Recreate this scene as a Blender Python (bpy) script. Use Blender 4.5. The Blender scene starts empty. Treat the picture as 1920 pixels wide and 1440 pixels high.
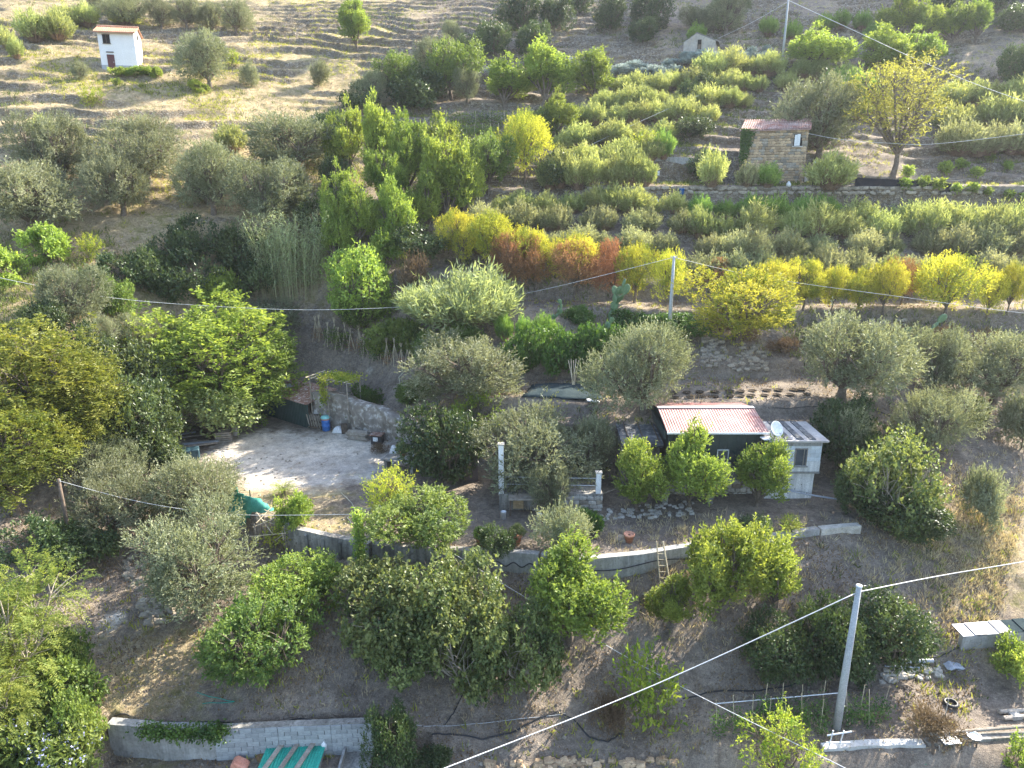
import bpy, bmesh, math, random
import numpy as np
from mathutils import Vector, Matrix
R = math.radians
scene = bpy.context.scene
col = scene.collection

# ------------------------------------------------------------------ camera
F = 1321.0                       # focal length in photograph pixels (1920 wide)
CZ = 30.0
PITCH = R(16.5)
cam_data = bpy.data.cameras.new('camera')
cam_data.sensor_width = 36.0
cam_data.lens = 36.0 * F / 1920.0
cam_data.clip_start = 0.1
cam_data.clip_end = 2000
cam = bpy.data.objects.new('camera', cam_data)
cam.location = (0, 0, CZ)
cam.rotation_euler = (R(90) - PITCH, 0, 0)
col.objects.link(cam)
scene.camera = cam

# ------------------------------------------------------------------ sky, sun, exposure
SUN_AZ, SUN_EL = R(50), R(35)    # azimuth clockwise from +Y, elevation
world = bpy.data.worlds.new('World')
scene.world = world
world.use_nodes = True
wn = world.node_tree
sky = wn.nodes.new('ShaderNodeTexSky')
sky.sky_type = 'NISHITA'
sky.sun_disc = False
sky.sun_elevation = SUN_EL
sky.sun_rotation = SUN_AZ
sky.air_density = 1.0
sky.dust_density = 1.6
sky.ozone_density = 1.0
bg = wn.nodes['Background']
bg.inputs[1].default_value = 0.15
wn.links.new(sky.outputs[0], bg.inputs[0])
sun_data = bpy.data.lights.new('sun', 'SUN')
sun_data.energy = 5.0
sun_data.angle = R(0.55)
sun_data.color = (1.0, 0.93, 0.80)
sun = bpy.data.objects.new('sun', sun_data)
sd = Vector((math.sin(SUN_AZ) * math.cos(SUN_EL), math.cos(SUN_AZ) * math.cos(SUN_EL), math.sin(SUN_EL)))
sun.rotation_euler = sd.to_track_quat('Z', 'Y').to_euler()
sun.location = (60, 60, 90)
col.objects.link(sun)
scene.view_settings.view_transform = 'Standard'
scene.view_settings.look = 'None'
scene.view_settings.gamma = 1.0
scene.view_settings.exposure = 1.95
scene.render.engine = 'CYCLES'
scene.cycles.max_bounces = 6
scene.cycles.transparent_max_bounces = 4
scene.cycles.diffuse_bounces = 3
scene.cycles.transmission_bounces = 3
scene.cycles.volume_bounces = 0
scene.cycles.use_denoising = True
scene.cycles.denoiser = 'OPENIMAGEDENOISE'
scene.cycles.denoising_input_passes = 'RGB_ALBEDO_NORMAL'
scene.cycles.denoising_prefilter = 'ACCURATE'

# ------------------------------------------------------------------ pixels to directions
SP, CP = math.sin(PITCH), math.cos(PITCH)
def ray(px, py):
    u, v = (px - 960) / F, (720 - py) / F
    return np.array((u, CP + v * SP, -SP + v * CP))
CAM = np.array((0.0, 0.0, CZ))
def at(px, py, zc):
    return CAM + zc * ray(px, py)
def onz(px, py, z):
    d = ray(px, py)
    return CAM + d * ((z - CZ) / d[2])

# ------------------------------------------------------------------ noise (numpy)
def hash2(ix, iy, s):
    n = (ix.astype(np.int64) * 374761393 + iy.astype(np.int64) * 668265263 + s * 974634777) & 0xffffffff
    n = ((n ^ (n >> 13)) * 1274126177) & 0xffffffff
    return ((n ^ (n >> 16)) & 0xffff) / 65535.0
def vnoise(x, y, scale, seed=0):
    x = np.asarray(x, float) / scale; y = np.asarray(y, float) / scale
    ix, iy = np.floor(x), np.floor(y); fx, fy = x - ix, y - iy
    fx = fx * fx * (3 - 2 * fx); fy = fy * fy * (3 - 2 * fy)
    a = hash2(ix, iy, seed); b = hash2(ix + 1, iy, seed); c = hash2(ix, iy + 1, seed); d = hash2(ix + 1, iy + 1, seed)
    return (a * (1 - fx) + b * fx) * (1 - fy) + (c * (1 - fx) + d * fx) * fy - 0.5
def sstep(a, b, x):
    t = np.clip((x - a) / (b - a), 0, 1); return t * t * (3 - 2 * t)

# ------------------------------------------------------------------ the hillside's height field
# ground points seen in the photograph: pixel and distance along the view axis (from the sizes of
# houses, poles, doors, barrels standing on them)
CP_PIX = [
 # right half, upward
 (1920,1440,29.6),(1500,1440,29.8),(1100,1440,29.9),(700,1440,29.5),(300,1440,29.0),(0,1440,28.5),
 (1920,1340,31.8),(1570,1365,31.9),(1200,1340,32.2),(900,1340,32.0),
 (1900,1230,34.0),(1600,1230,33.8),(1250,1200,34.4),(900,1240,33.6),(650,1290,31.4),
 (1880,1060,37.6),(1650,1060,37.4),(1200,1080,36.2),(1060,1088,36.0),(1400,1052,36.9),(950,1074,36.4),(760,1075,36.3),
 (1650,960,40.6),(1900,920,42.0),(1750,850,44.5),(1900,800,47.2),
 (1400,748,48.0),(1650,745,48.5),(1900,745,50),(1050,735,49),
 (1400,700,51),(1650,690,52),(1900,690,53),
 (1200,600,57),(1500,590,58),(1900,600,58),(1000,575,57.5),
 (1100,560,59.5),(1500,565,60),(1900,570,60.5),
 (1500,470,65),(1200,470,64.5),(1900,470,66),
 (1450,345,73),(1850,380,72),(1150,350,72.5),
 (1450,250,82),(1850,270,82),(1150,250,81),(1000,220,84),
 (1450,190,88.5),(1850,190,89),(1150,190,89),
 (1320,118,97),(1650,118,96),(1900,118,94),(1100,118,99),
 (1300,40,110),(1650,40,107),(1900,40,104),(1000,40,112),
 # gully and centre
 (650,640,60.5),(800,660,56),(760,560,60),(900,540,60.5),(640,520,61),(760,430,66),(700,330,73),(820,330,73),(850,200,87),(700,150,93),(700,60,106),
 # left hill
 (220,132,87),(50,132,83),(450,130,92.5),(600,130,97),(220,60,98),(50,60,94),(500,50,106),
 (100,200,76),(350,200,80.5),(560,200,86),(100,245,72),(350,245,75.5),(560,245,80),
 (100,330,67),(350,340,68.5),(560,330,72),(100,420,62),(350,420,64),(500,420,65),
 (100,480,57),(330,490,61),(100,570,51.5),(330,590,58),(480,640,62),(420,560,61),
 (150,720,46.5),(20,720,45),(330,780,53.5),(250,700,50),(150,900,42.2),(20,900,41),(140,1035,38.6),(20,1050,36.5),
 (230,1150,35.2),(320,1120,36.0),(280,1260,32.6),(420,1150,35.6),(300,1365,30.0),(60,1300,31),(480,1320,31.1),
]
cpw = [tuple(at(*p)) for p in CP_PIX]
for (x0, x1, pts) in ((0, 0, 0),):
    pass
# beyond the frame: the slope runs on
cpw += [(-70,60,22),(-75,90,44),(-80,140,62),(-45,160,66),(0,165,71),(45,160,73),(75,140,64),(80,90,40),(70,60,20),
        (-40,30,6),(-55,40,10),(45,32,8),(60,42,11),(0,16,3),(30,18,3),(-25,18,3),
        (-90,210,92),(-30,210,92),(40,205,100),(90,200,102),(130,150,82),(-130,150,70),(130,80,42),(-130,80,34),(60,20,3),(-60,20,3),(140,40,14),(-140,40,12)]
cpw = np.array(cpw)
def tps_fit(p, reg=0.8):
    n = len(p); xy = p[:, :2] / 50.0
    d = np.linalg.norm(xy[:, None] - xy[None], axis=2)
    K = np.where(d > 0, d * d * np.log(np.maximum(d, 1e-9)), 0) + np.eye(n) * reg * 1e-3
    A = np.zeros((n + 3, n + 3)); A[:n, :n] = K; A[:n, n] = 1; A[:n, n + 1:] = xy; A[n, :n] = 1; A[n + 1:, :n] = xy.T
    b = np.zeros(n + 3); b[:n] = p[:, 2]
    return xy, np.linalg.solve(A, b)
TX, TW = tps_fit(cpw)
def base_h(x, y):
    x = np.asarray(x, float); y = np.asarray(y, float)
    sh = x.shape; q = np.stack([x.ravel(), y.ravel()], 1) / 50.0
    out = np.empty(len(q)); n = len(TX)
    for i in range(0, len(q), 40000):
        c = q[i:i + 40000]
        d2 = ((c[:, None] - TX[None]) ** 2).sum(2)
        out[i:i + 40000] = (0.5 * d2 * np.log(np.maximum(d2, 1e-12))) @ TW[:n] + TW[n] + c @ TW[n + 1:]
    out = out + 36.0 * np.exp(-((q[:, 0] * 50 - 113) / 42) ** 2 - ((q[:, 1] * 50 - 188) / 32) ** 2)   # spur of the hill beyond the top right
    return out.reshape(sh)
def poly_sd(x, y, poly):
    """signed distance to a polygon (inside positive)"""
    x = np.asarray(x, float); y = np.asarray(y, float)
    best = np.full(x.shape, 1e9); ins = np.zeros(x.shape, bool)
    n = len(poly)
    for i in range(n):
        ax, ay = poly[i]; bx, by = poly[(i + 1) % n]
        dx, dy = bx - ax, by - ay
        t = np.clip(((x - ax) * dx + (y - ay) * dy) / (dx * dx + dy * dy + 1e-12), 0, 1)
        best = np.minimum(best, (x - ax - t * dx) ** 2 + (y - ay - t * dy) ** 2)
        c = ((ay > y) != (by > y)) & (x < (bx - ax) * (y - ay) / (by - ay + 1e-12) + ax)
        ins ^= c
    return np.where(ins, 1, -1) * np.sqrt(best)

Z_YARD, Z_PATH, Z_YEL, Z_LOW, Z_BOT = 11.3, 15.6, 19.6, 9.6, 6.0
def pz(z, *pts): return [tuple(onz(px, py, z)[:2]) for px, py in pts]
WALL_TOP = [(540,985),(620,1003),(700,1018),(800,1026),(900,1030),(1000,1036),(1100,1046),(1200,1036),(1300,1020),(1420,1006),(1530,990),(1606,984)]
YARD = pz(Z_YARD, *WALL_TOP, (1620,950),(1600,915),(1560,895),(1300,893),(1130,893),(1000,880),(850,850),(760,838),(690,818),(640,800),(580,786),(500,776),(430,786),(350,812),(290,840),(300,880),(420,905),(450,930),(480,965))
def pd(*pts): return [tuple(at(px, py, zc)[:2]) for px, py, zc in pts]
PATH = pd((905,760,48),(940,738,50),(1000,716,52),(1200,704,52.6),(1450,712,52),(1660,706,52.4),(1680,730,50),(1650,750,47.6),(1440,755,46.8),(1240,755,46.8),(1100,760,47))
YEL = pd((960,560,58.0),(1050,570,57.6),(1150,580,57.3),(1300,590,57),(1420,592,57),(1550,590,57.4),(1700,594,57.4),(1990,604,57.2),(1990,566,60.6),(1700,560,60.8),(1400,560,60.6),(1150,552,60.8),(960,540,61))
STONE_T = pd((1080,352,71.5),(1230,356,71.2),(1380,360,71),(1560,362,70.8),(1700,375,70.4),(1990,400,70),(1990,380,73),(1760,350,74.4),(1580,340,75.5),(1480,338,77),(1280,336,77),(1090,336,75))
BOTW = pz(7.6, (200,1358),(300,1368),(400,1368),(520,1362),(620,1358),(700,1355))
BOT_L = pz(Z_BOT, (206,1440),(220,1400),(300,1420),(420,1412),(560,1402),(700,1396),(800,1396),(800,1560),(200,1560))
LOWR = pz(7.0, (1340,1395),(1540,1412),(1745,1400),(1980,1378),(1980,1300),(1700,1270),(1500,1300),(1340,1330))
def H(x, y, micro=True):
    x = np.asarray(x, float); y = np.asarray(y, float)
    s = base_h(x, y)
    # dry-stone terraces on the upper hill
    w = 2.2 * vnoise(x, y, 19, 1) + 1.5 * vnoise(x, y, 7.5, 2) + 0.5 * vnoise(x, y, 2.6, 3)
    left = 1 - sstep(-22, -8, x + 0.12 * (y - 80))
    step = 1.32
    t = (s + w + 0.012 * x) / step
    fl = np.floor(t); fr = t - fl
    ris = sstep(0.68, 0.91, fr) * (0.80 - 0.06 * left) + fr * (0.20 + 0.06 * left)
    q = (fl + ris) * step - w - 0.012 * x
    amt = sstep(20.2, 22.5, s) * (1.0 - 0.88 * sstep(0.06, 0.28, vnoise(x, y, 8, 9)))
    lowleft = left * (1 - sstep(33, 36, s))
    amt = amt * (1 - 0.62 * lowleft)
    h = s + (q - s) * amt
    for poly, z, e in ((YEL, Z_YEL, 0.7), (PATH, Z_PATH, 0.8), (STONE_T, 29.0, 0.5)):
        m = sstep(-e, 0.15, poly_sd(x, y, poly))
        zz = z if z != Z_YEL else z + 0.02 * (y - 57)
        h = h + (zz - h) * m
    # yard and house terrace, held by the long concrete wall in front
    dy = poly_sd(x, y, YARD)
    m = sstep(-0.35, 0.05, dy)
    h = h + (Z_YARD + 0.05 * vnoise(x, y, 5, 4) - h) * m
    # bottom terraces
    m = sstep(-0.3, 0.05, poly_sd(x, y, BOT_L)); h = h + (Z_BOT - h) * m
    m = sstep(-1.6, 0.3, poly_sd(x, y, LOWR)); h = h + (7.0 - h) * m * 0.85
    if micro:
        soft = 1 - 0.75 * sstep(0, 0.5, dy)
        far = 1 + 0.5 * sstep(60, 100, y)
        h = h + soft * (0.20 * vnoise(x, y, 2.3, 5) + 0.12 * far * vnoise(x, y, 0.9, 6) + 0.06 * far * vnoise(x, y, 0.42, 7))
    return h
# lookup grid
GX0, GX1, GY0, GY1, GS = -110.0, 110.0, 14.0, 180.0, 0.25
gx = np.arange(GX0, GX1 + GS, GS); gy = np.arange(GY0, GY1 + GS, GS)
_X, _Y = np.meshgrid(gx, gy)
HG = H(_X, _Y)
def hz(x, y):
    x = np.asarray(x, float); y = np.asarray(y, float)
    i = np.clip((x - GX0) / GS, 0, len(gx) - 2.001); j = np.clip((y - GY0) / GS, 0, len(gy) - 2.001)
    i0 = i.astype(int); j0 = j.astype(int); fx = i - i0; fy = j - j0
    return (HG[j0, i0] * (1 - fx) + HG[j0, i0 + 1] * fx) * (1 - fy) + (HG[j0 + 1, i0] * (1 - fx) + HG[j0 + 1, i0 + 1] * fx) * fy
_zc = np.linspace(22, 185, 2600)
def P(px, py):
    """where the line of sight through a pixel meets the ground"""
    d = ray(px, py)
    pts = CAM[None] + _zc[:, None] * d[None]
    below = pts[:, 2] <= hz(pts[:, 0], pts[:, 1])
    k = int(np.argmax(below)) if below.any() else len(_zc) - 1
    p = pts[k]
    return Vector((p[0], p[1], float(hz(p[0], p[1]))))
def depth(p): return p[1] * CP - (p[2] - CZ) * SP
def mpp(p): return depth(p) / F           # metres per photograph pixel at p
def G(x, y, dz=0.0): return Vector((x, y, float(hz(x, y)) + dz))

# ------------------------------------------------------------------ materials
MATS = {}
def nodes_of(name):
    m = bpy.data.materials.new(name); m.use_nodes = True
    nt = m.node_tree; b = nt.nodes['Principled BSDF']
    return m, nt, b
def lnk(nt, a, b): nt.links.new(a, b)
def ramp(nt, fac, stops):
    r = nt.nodes.new('ShaderNodeValToRGB'); e = r.color_ramp.elements
    while len(e) < len(stops): e.new(0.5)
    for el, (p, c) in zip(e, stops): el.position = p; el.color = (*c, 1)
    lnk(nt, fac, r.inputs[0]); return r.outputs[0]
def noise(nt, vec, scale, detail=4, rough=0.6):
    n = nt.nodes.new('ShaderNodeTexNoise'); n.inputs['Scale'].default_value = scale
    n.inputs['Detail'].default_value = detail; n.inputs['Roughness'].default_value = rough
    lnk(nt, vec, n.inputs['Vector']); return n.outputs['Fac']
def mixc(nt, fac, a, b, mode='MIX'):
    m = nt.nodes.new('ShaderNodeMix'); m.data_type = 'RGBA'; m.blend_type = mode
    for s, v in ((0, fac), (6, a), (7, b)):
        if hasattr(v, 'is_output'): lnk(nt, v, m.inputs[s])
        else: m.inputs[s].default_value = v if s == 0 else (*v, 1)
    return m.outputs[2]
def math_(nt, op, a, b=None):
    m = nt.nodes.new('ShaderNodeMath'); m.operation = op
    for s, v in ((0, a), (1, b)):
        if v is None: continue
        if hasattr(v, 'is_output'): lnk(nt, v, m.inputs[s])
        else: m.inputs[s].default_value = v
    return m.outputs[0]
def bump(nt, b, hgt, strength, dist=0.05):
    bp = nt.nodes.new('ShaderNodeBump'); bp.inputs['Strength'].default_value = strength; bp.inputs['Distance'].default_value = dist
    lnk(nt, hgt, bp.inputs['Height']); lnk(nt, bp.outputs[0], b.inputs['Normal'])
def surf(name, c1, c2, scale=3.0, rough=0.85, bmp=0.3, spec=0.3, c3=None, scale2=20, metal=0.0, rnd=0.0, streak=0.0):
    """worn surface: two or three colours in blotches at two sizes, small relief"""
    if name in MATS: return MATS[name]
    m, nt, b = nodes_of(name)
    tc = nt.nodes.new('ShaderNodeTexCoord').outputs['Object']
    n1 = noise(nt, tc, scale, 5, 0.65)
    n2 = noise(nt, tc, scale2, 4, 0.6)
    f = ramp(nt, n1, [(0.32, (0, 0, 0)), (0.68, (1, 1, 1))])
    c = mixc(nt, f, c1, c2)
    if c3 is not None:
        f3 = ramp(nt, n2, [(0.52, (0, 0, 0)), (0.7, (1, 1, 1))]); c = mixc(nt, f3, c, c3)
    v = ramp(nt, n2, [(0.3, (0.72,) * 3), (0.7, (1.2,) * 3)])
    c = mixc(nt, 1.0, c, v, 'MULTIPLY')
    if streak:
        mp = nt.nodes.new('ShaderNodeMapping'); mp.inputs['Scale'].default_value = (5, 5, 0.45); lnk(nt, tc, mp.inputs['Vector'])
        c = mixc(nt, 1.0, c, ramp(nt, noise(nt, mp.outputs[0], 1.0, 5, 0.7), [(0.38, (1 - streak,) * 3), (0.62, (1.08,) * 3)]), 'MULTIPLY')
    if rnd:
        oi = nt.nodes.new('ShaderNodeObjectInfo').outputs['Random']
        c = mixc(nt, 1.0, c, ramp(nt, oi, [(0, (1 - rnd,) * 3), (1, (1 + rnd,) * 3)]), 'MULTIPLY')
    lnk(nt, c, b.inputs['Base Color'])
    b.inputs['Roughness'].default_value = rough; b.inputs['Specular IOR Level'].default_value = spec
    b.inputs['Metallic'].default_value = metal
    if bmp: bump(nt, b, n2, bmp, 0.02)
    MATS[name] = m; return m
def leaf_mat(name, a, bcol, trans=0.5, gloss=0.25, rough=0.5, hue=0.12, tcol=None):
    """leaf: reflects and lets light through; colour varies leaf by leaf and plant by plant"""
    if name in MATS: return MATS[name]
    m, nt, b = nodes_of(name)
    at_ = nt.nodes.new('ShaderNodeAttribute'); at_.attribute_name = 'tint'
    oi = nt.nodes.new('ShaderNodeObjectInfo').outputs['Random']
    c = mixc(nt, at_.outputs['Fac'], a, bcol)
    hs = nt.nodes.new('ShaderNodeHueSaturation')
    lnk(nt, c, hs.inputs['Color'])
    lnk(nt, math_(nt, 'MULTIPLY_ADD', oi, hue * 0.22), hs.inputs['Hue'])
    hs.inputs['Hue'].links[0].from_node.inputs[2].default_value = 0.5 - hue * 0.11
    o2 = math_(nt, 'FRACT', math_(nt, 'MULTIPLY', oi, 7.31))
    v = math_(nt, 'MULTIPLY_ADD', o2, hue * 3.0); v.node.inputs[2].default_value = 1 - hue * 1.5
    lnk(nt, v, hs.inputs['Value'])
    lnk(nt, hs.outputs[0], b.inputs['Base Color'])
    b.inputs['Roughness'].default_value = rough; b.inputs['Specular IOR Level'].default_value = gloss
    tr = nt.nodes.new('ShaderNodeBsdfTranslucent')
    t = mixc(nt, 1.0, hs.outputs[0], tcol or (1.55, 1.5, 0.85), 'MULTIPLY')
    lnk(nt, t, tr.inputs['Color'])
    ms = nt.nodes.new('ShaderNodeMixShader'); ms.inputs[0].default_value = trans * 0.78
    lnk(nt, b.outputs[0], ms.inputs[1]); lnk(nt, tr.outputs[0], ms.inputs[2])
    lnk(nt, ms.outputs[0], nt.nodes['Material Output'].inputs['Surface'])
    MATS[name] = m; return m

# ------------------------------------------------------------------ mesh helpers
def arrays_mesh(name, verts, faces, mat, tint=None, smooth=False, mats=None, midx=None):
    """mesh from numpy arrays: verts (n,3), faces (m,k)"""
    me = bpy.data.meshes.new(name)
    verts = np.asarray(verts, np.float32); faces = np.asarray(faces, np.int32)
    k = faces.shape[1]; m = len(faces)
    me.vertices.add(len(verts)); me.vertices.foreach_set('co', verts.ravel())
    me.loops.add(m * k); me.loops.foreach_set('vertex_index', faces.ravel())
    me.polygons.add(m); me.polygons.foreach_set('loop_start', np.arange(0, m * k, k, dtype=np.int32))
    for q in (mats or [mat]): me.materials.append(q)
    if midx is not None: me.polygons.foreach_set('material_index', np.asarray(midx, np.int32))
    me.polygons.foreach_set('use_smooth', np.full(m, smooth, bool))
    me.update(calc_edges=True)
    if tint is not None:
        a = me.attributes.new('tint', 'FLOAT', 'FACE'); a.data.foreach_set('value', np.asarray(tint, np.float32))
    return me
def link(name, me, parent=None, loc=None, rot=None, scl=None):
    o = bpy.data.objects.new(name, me); col.objects.link(o)
    if parent is not None: o.parent = parent
    if loc is not None: o.location = loc
    if rot is not None: o.rotation_euler = rot
    if scl is not None: o.scale = scl if hasattr(scl, '__len__') else (scl,) * 3
    return o
def tag(o, label, cat, group=None, kind=None):
    if label: o['label'] = label
    if cat: o['category'] = cat
    if group: o['group'] = group
    if kind: o['kind'] = kind
    return o
def thing(name, label, cat, loc=(0, 0, 0), rz=0.0, group=None):
    o = bpy.data.objects.new(name, None); o.empty_display_size = 0.3
    col.objects.link(o); o.location = loc; o.rotation_euler = (0, 0, rz)
    return tag(o, label, cat, group)
class MB:
    """collects simple solids into one mesh"""
    def __init__(s): s.v = []; s.f = []
    def add(s, vs, fs):
        n = len(s.v); s.v += [tuple(map(float, v)) for v in vs]; s.f += [tuple(i + n for i in f) for f in fs]; return s
    def box(s, c, d, rz=0.0, rx=0.0, ry=0.0, taper=1.0):
        M = Matrix.Rotation(rz, 3, 'Z') @ Matrix.Rotation(ry, 3, 'Y') @ Matrix.Rotation(rx, 3, 'X')
        c = Vector(c); vs = []
        for z in (-.5, .5):
            k = taper if z > 0 else 1
            for x, y in ((-.5, -.5), (.5, -.5), (.5, .5), (-.5, .5)):
                vs.append(c + M @ Vector((x * d[0] * k, y * d[1] * k, z * d[2])))
        return s.add(vs, [(3, 2, 1, 0), (4, 5, 6, 7), (0, 1, 5, 4), (1, 2, 6, 5), (2, 3, 7, 6), (3, 0, 4, 7)])
    def span(s, a, b):  # box from corner to corner
        a, b = Vector(a), Vector(b); return s.box((a + b) / 2, (b - a))
    def tube(s, pts, r, n=6, cap=True):
        pts = [Vector(p) for p in pts]; rs = r if hasattr(r, '__len__') else [r] * len(pts)
        vs, fs = [], []; prev = None
        for i, p in enumerate(pts):
            t = (pts[min(i + 1, len(pts) - 1)] - pts[max(i - 1, 0)])
            t = t.normalized() if t.length > 1e-9 else Vector((0, 0, 1))
            if prev is None:
                a = t.orthogonal().normalized()
            else:
                a = (prev - t * prev.dot(t)); a = a.normalized() if a.length > 1e-6 else t.orthogonal().normalized()
            prev = a; bb = t.cross(a)
            for j in range(n):
                q = 2 * math.pi * j / n
                vs.append(p + (a * math.cos(q) + bb * math.sin(q)) * rs[i])
        for i in range(len(pts) - 1):
            for j in range(n):
                k = (j + 1) % n
                fs.append((i * n + j, i * n + k, (i + 1) * n + k, (i + 1) * n + j))
        if cap: fs += [tuple(range(n - 1, -1, -1)), tuple(range((len(pts) - 1) * n, len(pts) * n))]
        return s.add(vs, fs)
    def lathe(s, prof, c=(0, 0, 0), n=16, cap=True):
        vs, fs = [], []
        for r, z in prof:
            for j in range(n):
                q = 2 * math.pi * j / n; vs.append((c[0] + r * math.cos(q), c[1] + r * math.sin(q), c[2] + z))
        for i in range(len(prof) - 1):
            for j in range(n):
                k = (j + 1) % n; fs.append((i * n + j, i * n + k, (i + 1) * n + k, (i + 1) * n + j))
        if cap: fs += [tuple(range(n - 1, -1, -1)), tuple(range((len(prof) - 1) * n, len(prof) * n))]
        return s.add(vs, fs)
    def prism(s, pts, axis, a, b):
        """polygon pts (2-D) extruded along an axis ('x','y','z') from a to b"""
        def mk(p, t): return {'x': (t, p[0], p[1]), 'y': (p[0], t, p[1]), 'z': (p[0], p[1], t)}[axis]
        n = len(pts); vs = [mk(p, a) for p in pts] + [mk(p, b) for p in pts]
        fs = [tuple(range(n)), tuple(range(2 * n - 1, n - 1, -1))] + [(i, i + n, (i + 1) % n + n, (i + 1) % n) for i in range(n)]
        return s.add(vs, fs)
    def mesh(s, name, mat, smooth=False, bevel=0.0):
        me = bpy.data.meshes.new(name); me.from_pydata(s.v, [], s.f); me.materials.append(mat)
        bm = bmesh.new(); bm.from_mesh(me)
        if bevel: bmesh.ops.bevel(bm, geom=bm.edges[:], offset=bevel, segments=1, affect='EDGES')
        bmesh.ops.recalc_face_normals(bm, faces=bm.faces)
        bm.to_mesh(me); bm.free()
        if smooth:
            me.polygons.foreach_set('use_smooth', np.ones(len(me.polygons), bool))
        return me
    def build(s, name, mat, parent=None, smooth=False, bevel=0.0, loc=None, rot=None):
        return link(name, s.mesh(name, mat, smooth, bevel), parent, loc, rot)
# ------------------------------------------------------------------ the ground
def ground_mat():
    m, nt, b = nodes_of('hillside_earth')
    geo = nt.nodes.new('ShaderNodeNewGeometry'); pos = geo.outputs['Position']
    sep = nt.nodes.new('ShaderNodeSeparateXYZ'); lnk(nt, geo.outputs['True Normal'], sep.inputs[0])
    def attr(n):
        a = nt.nodes.new('ShaderNodeAttribute'); a.attribute_name = n; return a.outputs['Fac']
    big = noise(nt, pos, 0.16, 4); mid = noise(nt, pos, 0.9, 5, 0.7); fine = noise(nt, pos, 5.0, 5, 0.75); vf = noise(nt, pos, 21, 3, 0.7)
    earth = mixc(nt, ramp(nt, mid, [(0.3, (0, 0, 0)), (0.7, (1, 1, 1))]), (0.160, 0.130, 0.106), (0.345, 0.295, 0.245))
    earth = mixc(nt, ramp(nt, fine, [(0.5, (0, 0, 0)), (0.72, (1, 1, 1))]), earth, (0.40, 0.335, 0.26))
    straw = mixc(nt, ramp(nt, fine, [(0.3, (0, 0, 0)), (0.65, (1, 1, 1))]), (0.25, 0.19, 0.11), (0.49, 0.40, 0.255))
    straw = mixc(nt, ramp(nt, mid, [(0.48, (0, 0, 0)), (0.66, (1, 1, 1))]), straw, (0.22, 0.20, 0.085))
    pale = mixc(nt, ramp(nt, mid, [(0.3, (0, 0, 0)), (0.62, (1, 1, 1))]), (0.46, 0.40, 0.33), (0.72, 0.67, 0.60))
    pale = mixc(nt, ramp(nt, fine, [(0.6, (0, 0, 0)), (0.72, (1, 1, 1))]), pale, (0.25, 0.21, 0.13))
    f_s = math_(nt, 'ADD', attr('straw'), math_(nt, 'MULTIPLY_ADD', mid, 1.3)); f_s.node.inputs[1].links[0].from_node.inputs[2].default_value = -0.65
    c = mixc(nt, ramp(nt, f_s, [(0.3, (0, 0, 0)), (0.62, (1, 1, 1))]), earth, straw)
    f_p = math_(nt, 'ADD', attr('pale'), math_(nt, 'MULTIPLY_ADD', mid, 0.7)); f_p.node.inputs[1].links[0].from_node.inputs[2].default_value = -0.35
    c = mixc(nt, ramp(nt, f_p, [(0.35, (0, 0, 0)), (0.65, (1, 1, 1))]), c, pale)
    # steep risers: rough dry-laid stone
    vor = nt.nodes.new('ShaderNodeTexVoronoi'); vor.inputs['Scale'].default_value = 3.6
    mp = nt.nodes.new('ShaderNodeMapping'); mp.inputs['Scale'].default_value = (1, 1, 1.7); lnk(nt, pos, mp.inputs['Vector']); lnk(nt, mp.outputs[0], vor.inputs['Vector'])
    vd = nt.nodes.new('ShaderNodeTexVoronoi'); vd.feature = 'DISTANCE_TO_EDGE'; vd.inputs['Scale'].default_value = 3.6; lnk(nt, mp.outputs[0], vd.inputs['Vector'])
    sv = nt.nodes.new('ShaderNodeSeparateColor'); lnk(nt, vor.outputs['Color'], sv.inputs[0])
    stone = ramp(nt, sv.outputs[0], [(0, (0.20, 0.165, 0.125)), (0.5, (0.31, 0.27, 0.215)), (1, (0.42, 0.38, 0.32))])
    stone = mixc(nt, ramp(nt, vd.outputs['Distance'], [(0.0, (1, 1, 1)), (0.09, (0, 0, 0))]), stone, (0.09, 0.07, 0.05))
    stone = mixc(nt, ramp(nt, mid, [(0.45, (0, 0, 0)), (0.68, (1, 1, 1))]), stone, (0.22, 0.165, 0.10))
    steep = math_(nt, 'ADD', sep.outputs[2], math_(nt, 'MULTIPLY_ADD', mid, 0.3)); steep.node.inputs[1].links[0].from_node.inputs[2].default_value = -0.15
    fs = ramp(nt, steep, [(0.50, (1, 1, 1)), (0.70, (0, 0, 0))])
    fs = mixc(nt, 1.0, fs, attr('stony'), 'MULTIPLY')
    c = mixc(nt, fs, c, stone)
    c = mixc(nt, 1.0, c, ramp(nt, vf, [(0.25, (0.55,) * 3), (0.75, (1.38,) * 3)]), 'MULTIPLY')
    c = mixc(nt, 1.0, c, ramp(nt, big, [(0.3, (0.72, 0.72, 0.74)), (0.7, (1.25, 1.21, 1.14))]), 'MULTIPLY')
    c = mixc(nt, 1.0, c, ramp(nt, noise(nt, pos, 2.6, 6, 0.75), [(0.32, (0.70,) * 3), (0.66, (1.22,) * 3)]), 'MULTIPLY')
    lnk(nt, c, b.inputs['Base Color']); b.inputs['Roughness'].default_value = 0.95; b.inputs['Specular IOR Level'].default_value = 0.12
    hsum = math_(nt, 'ADD', math_(nt, 'MULTIPLY', fine, 0.7), math_(nt, 'MULTIPLY', vf, 0.5))
    hsum = math_(nt, 'ADD', hsum, math_(nt, 'MULTIPLY', mixc(nt, fs, (0, 0, 0), vd.outputs['Distance']), 2.0))
    bump(nt, b, hsum, 1.0, 0.16)
    return m
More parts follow.
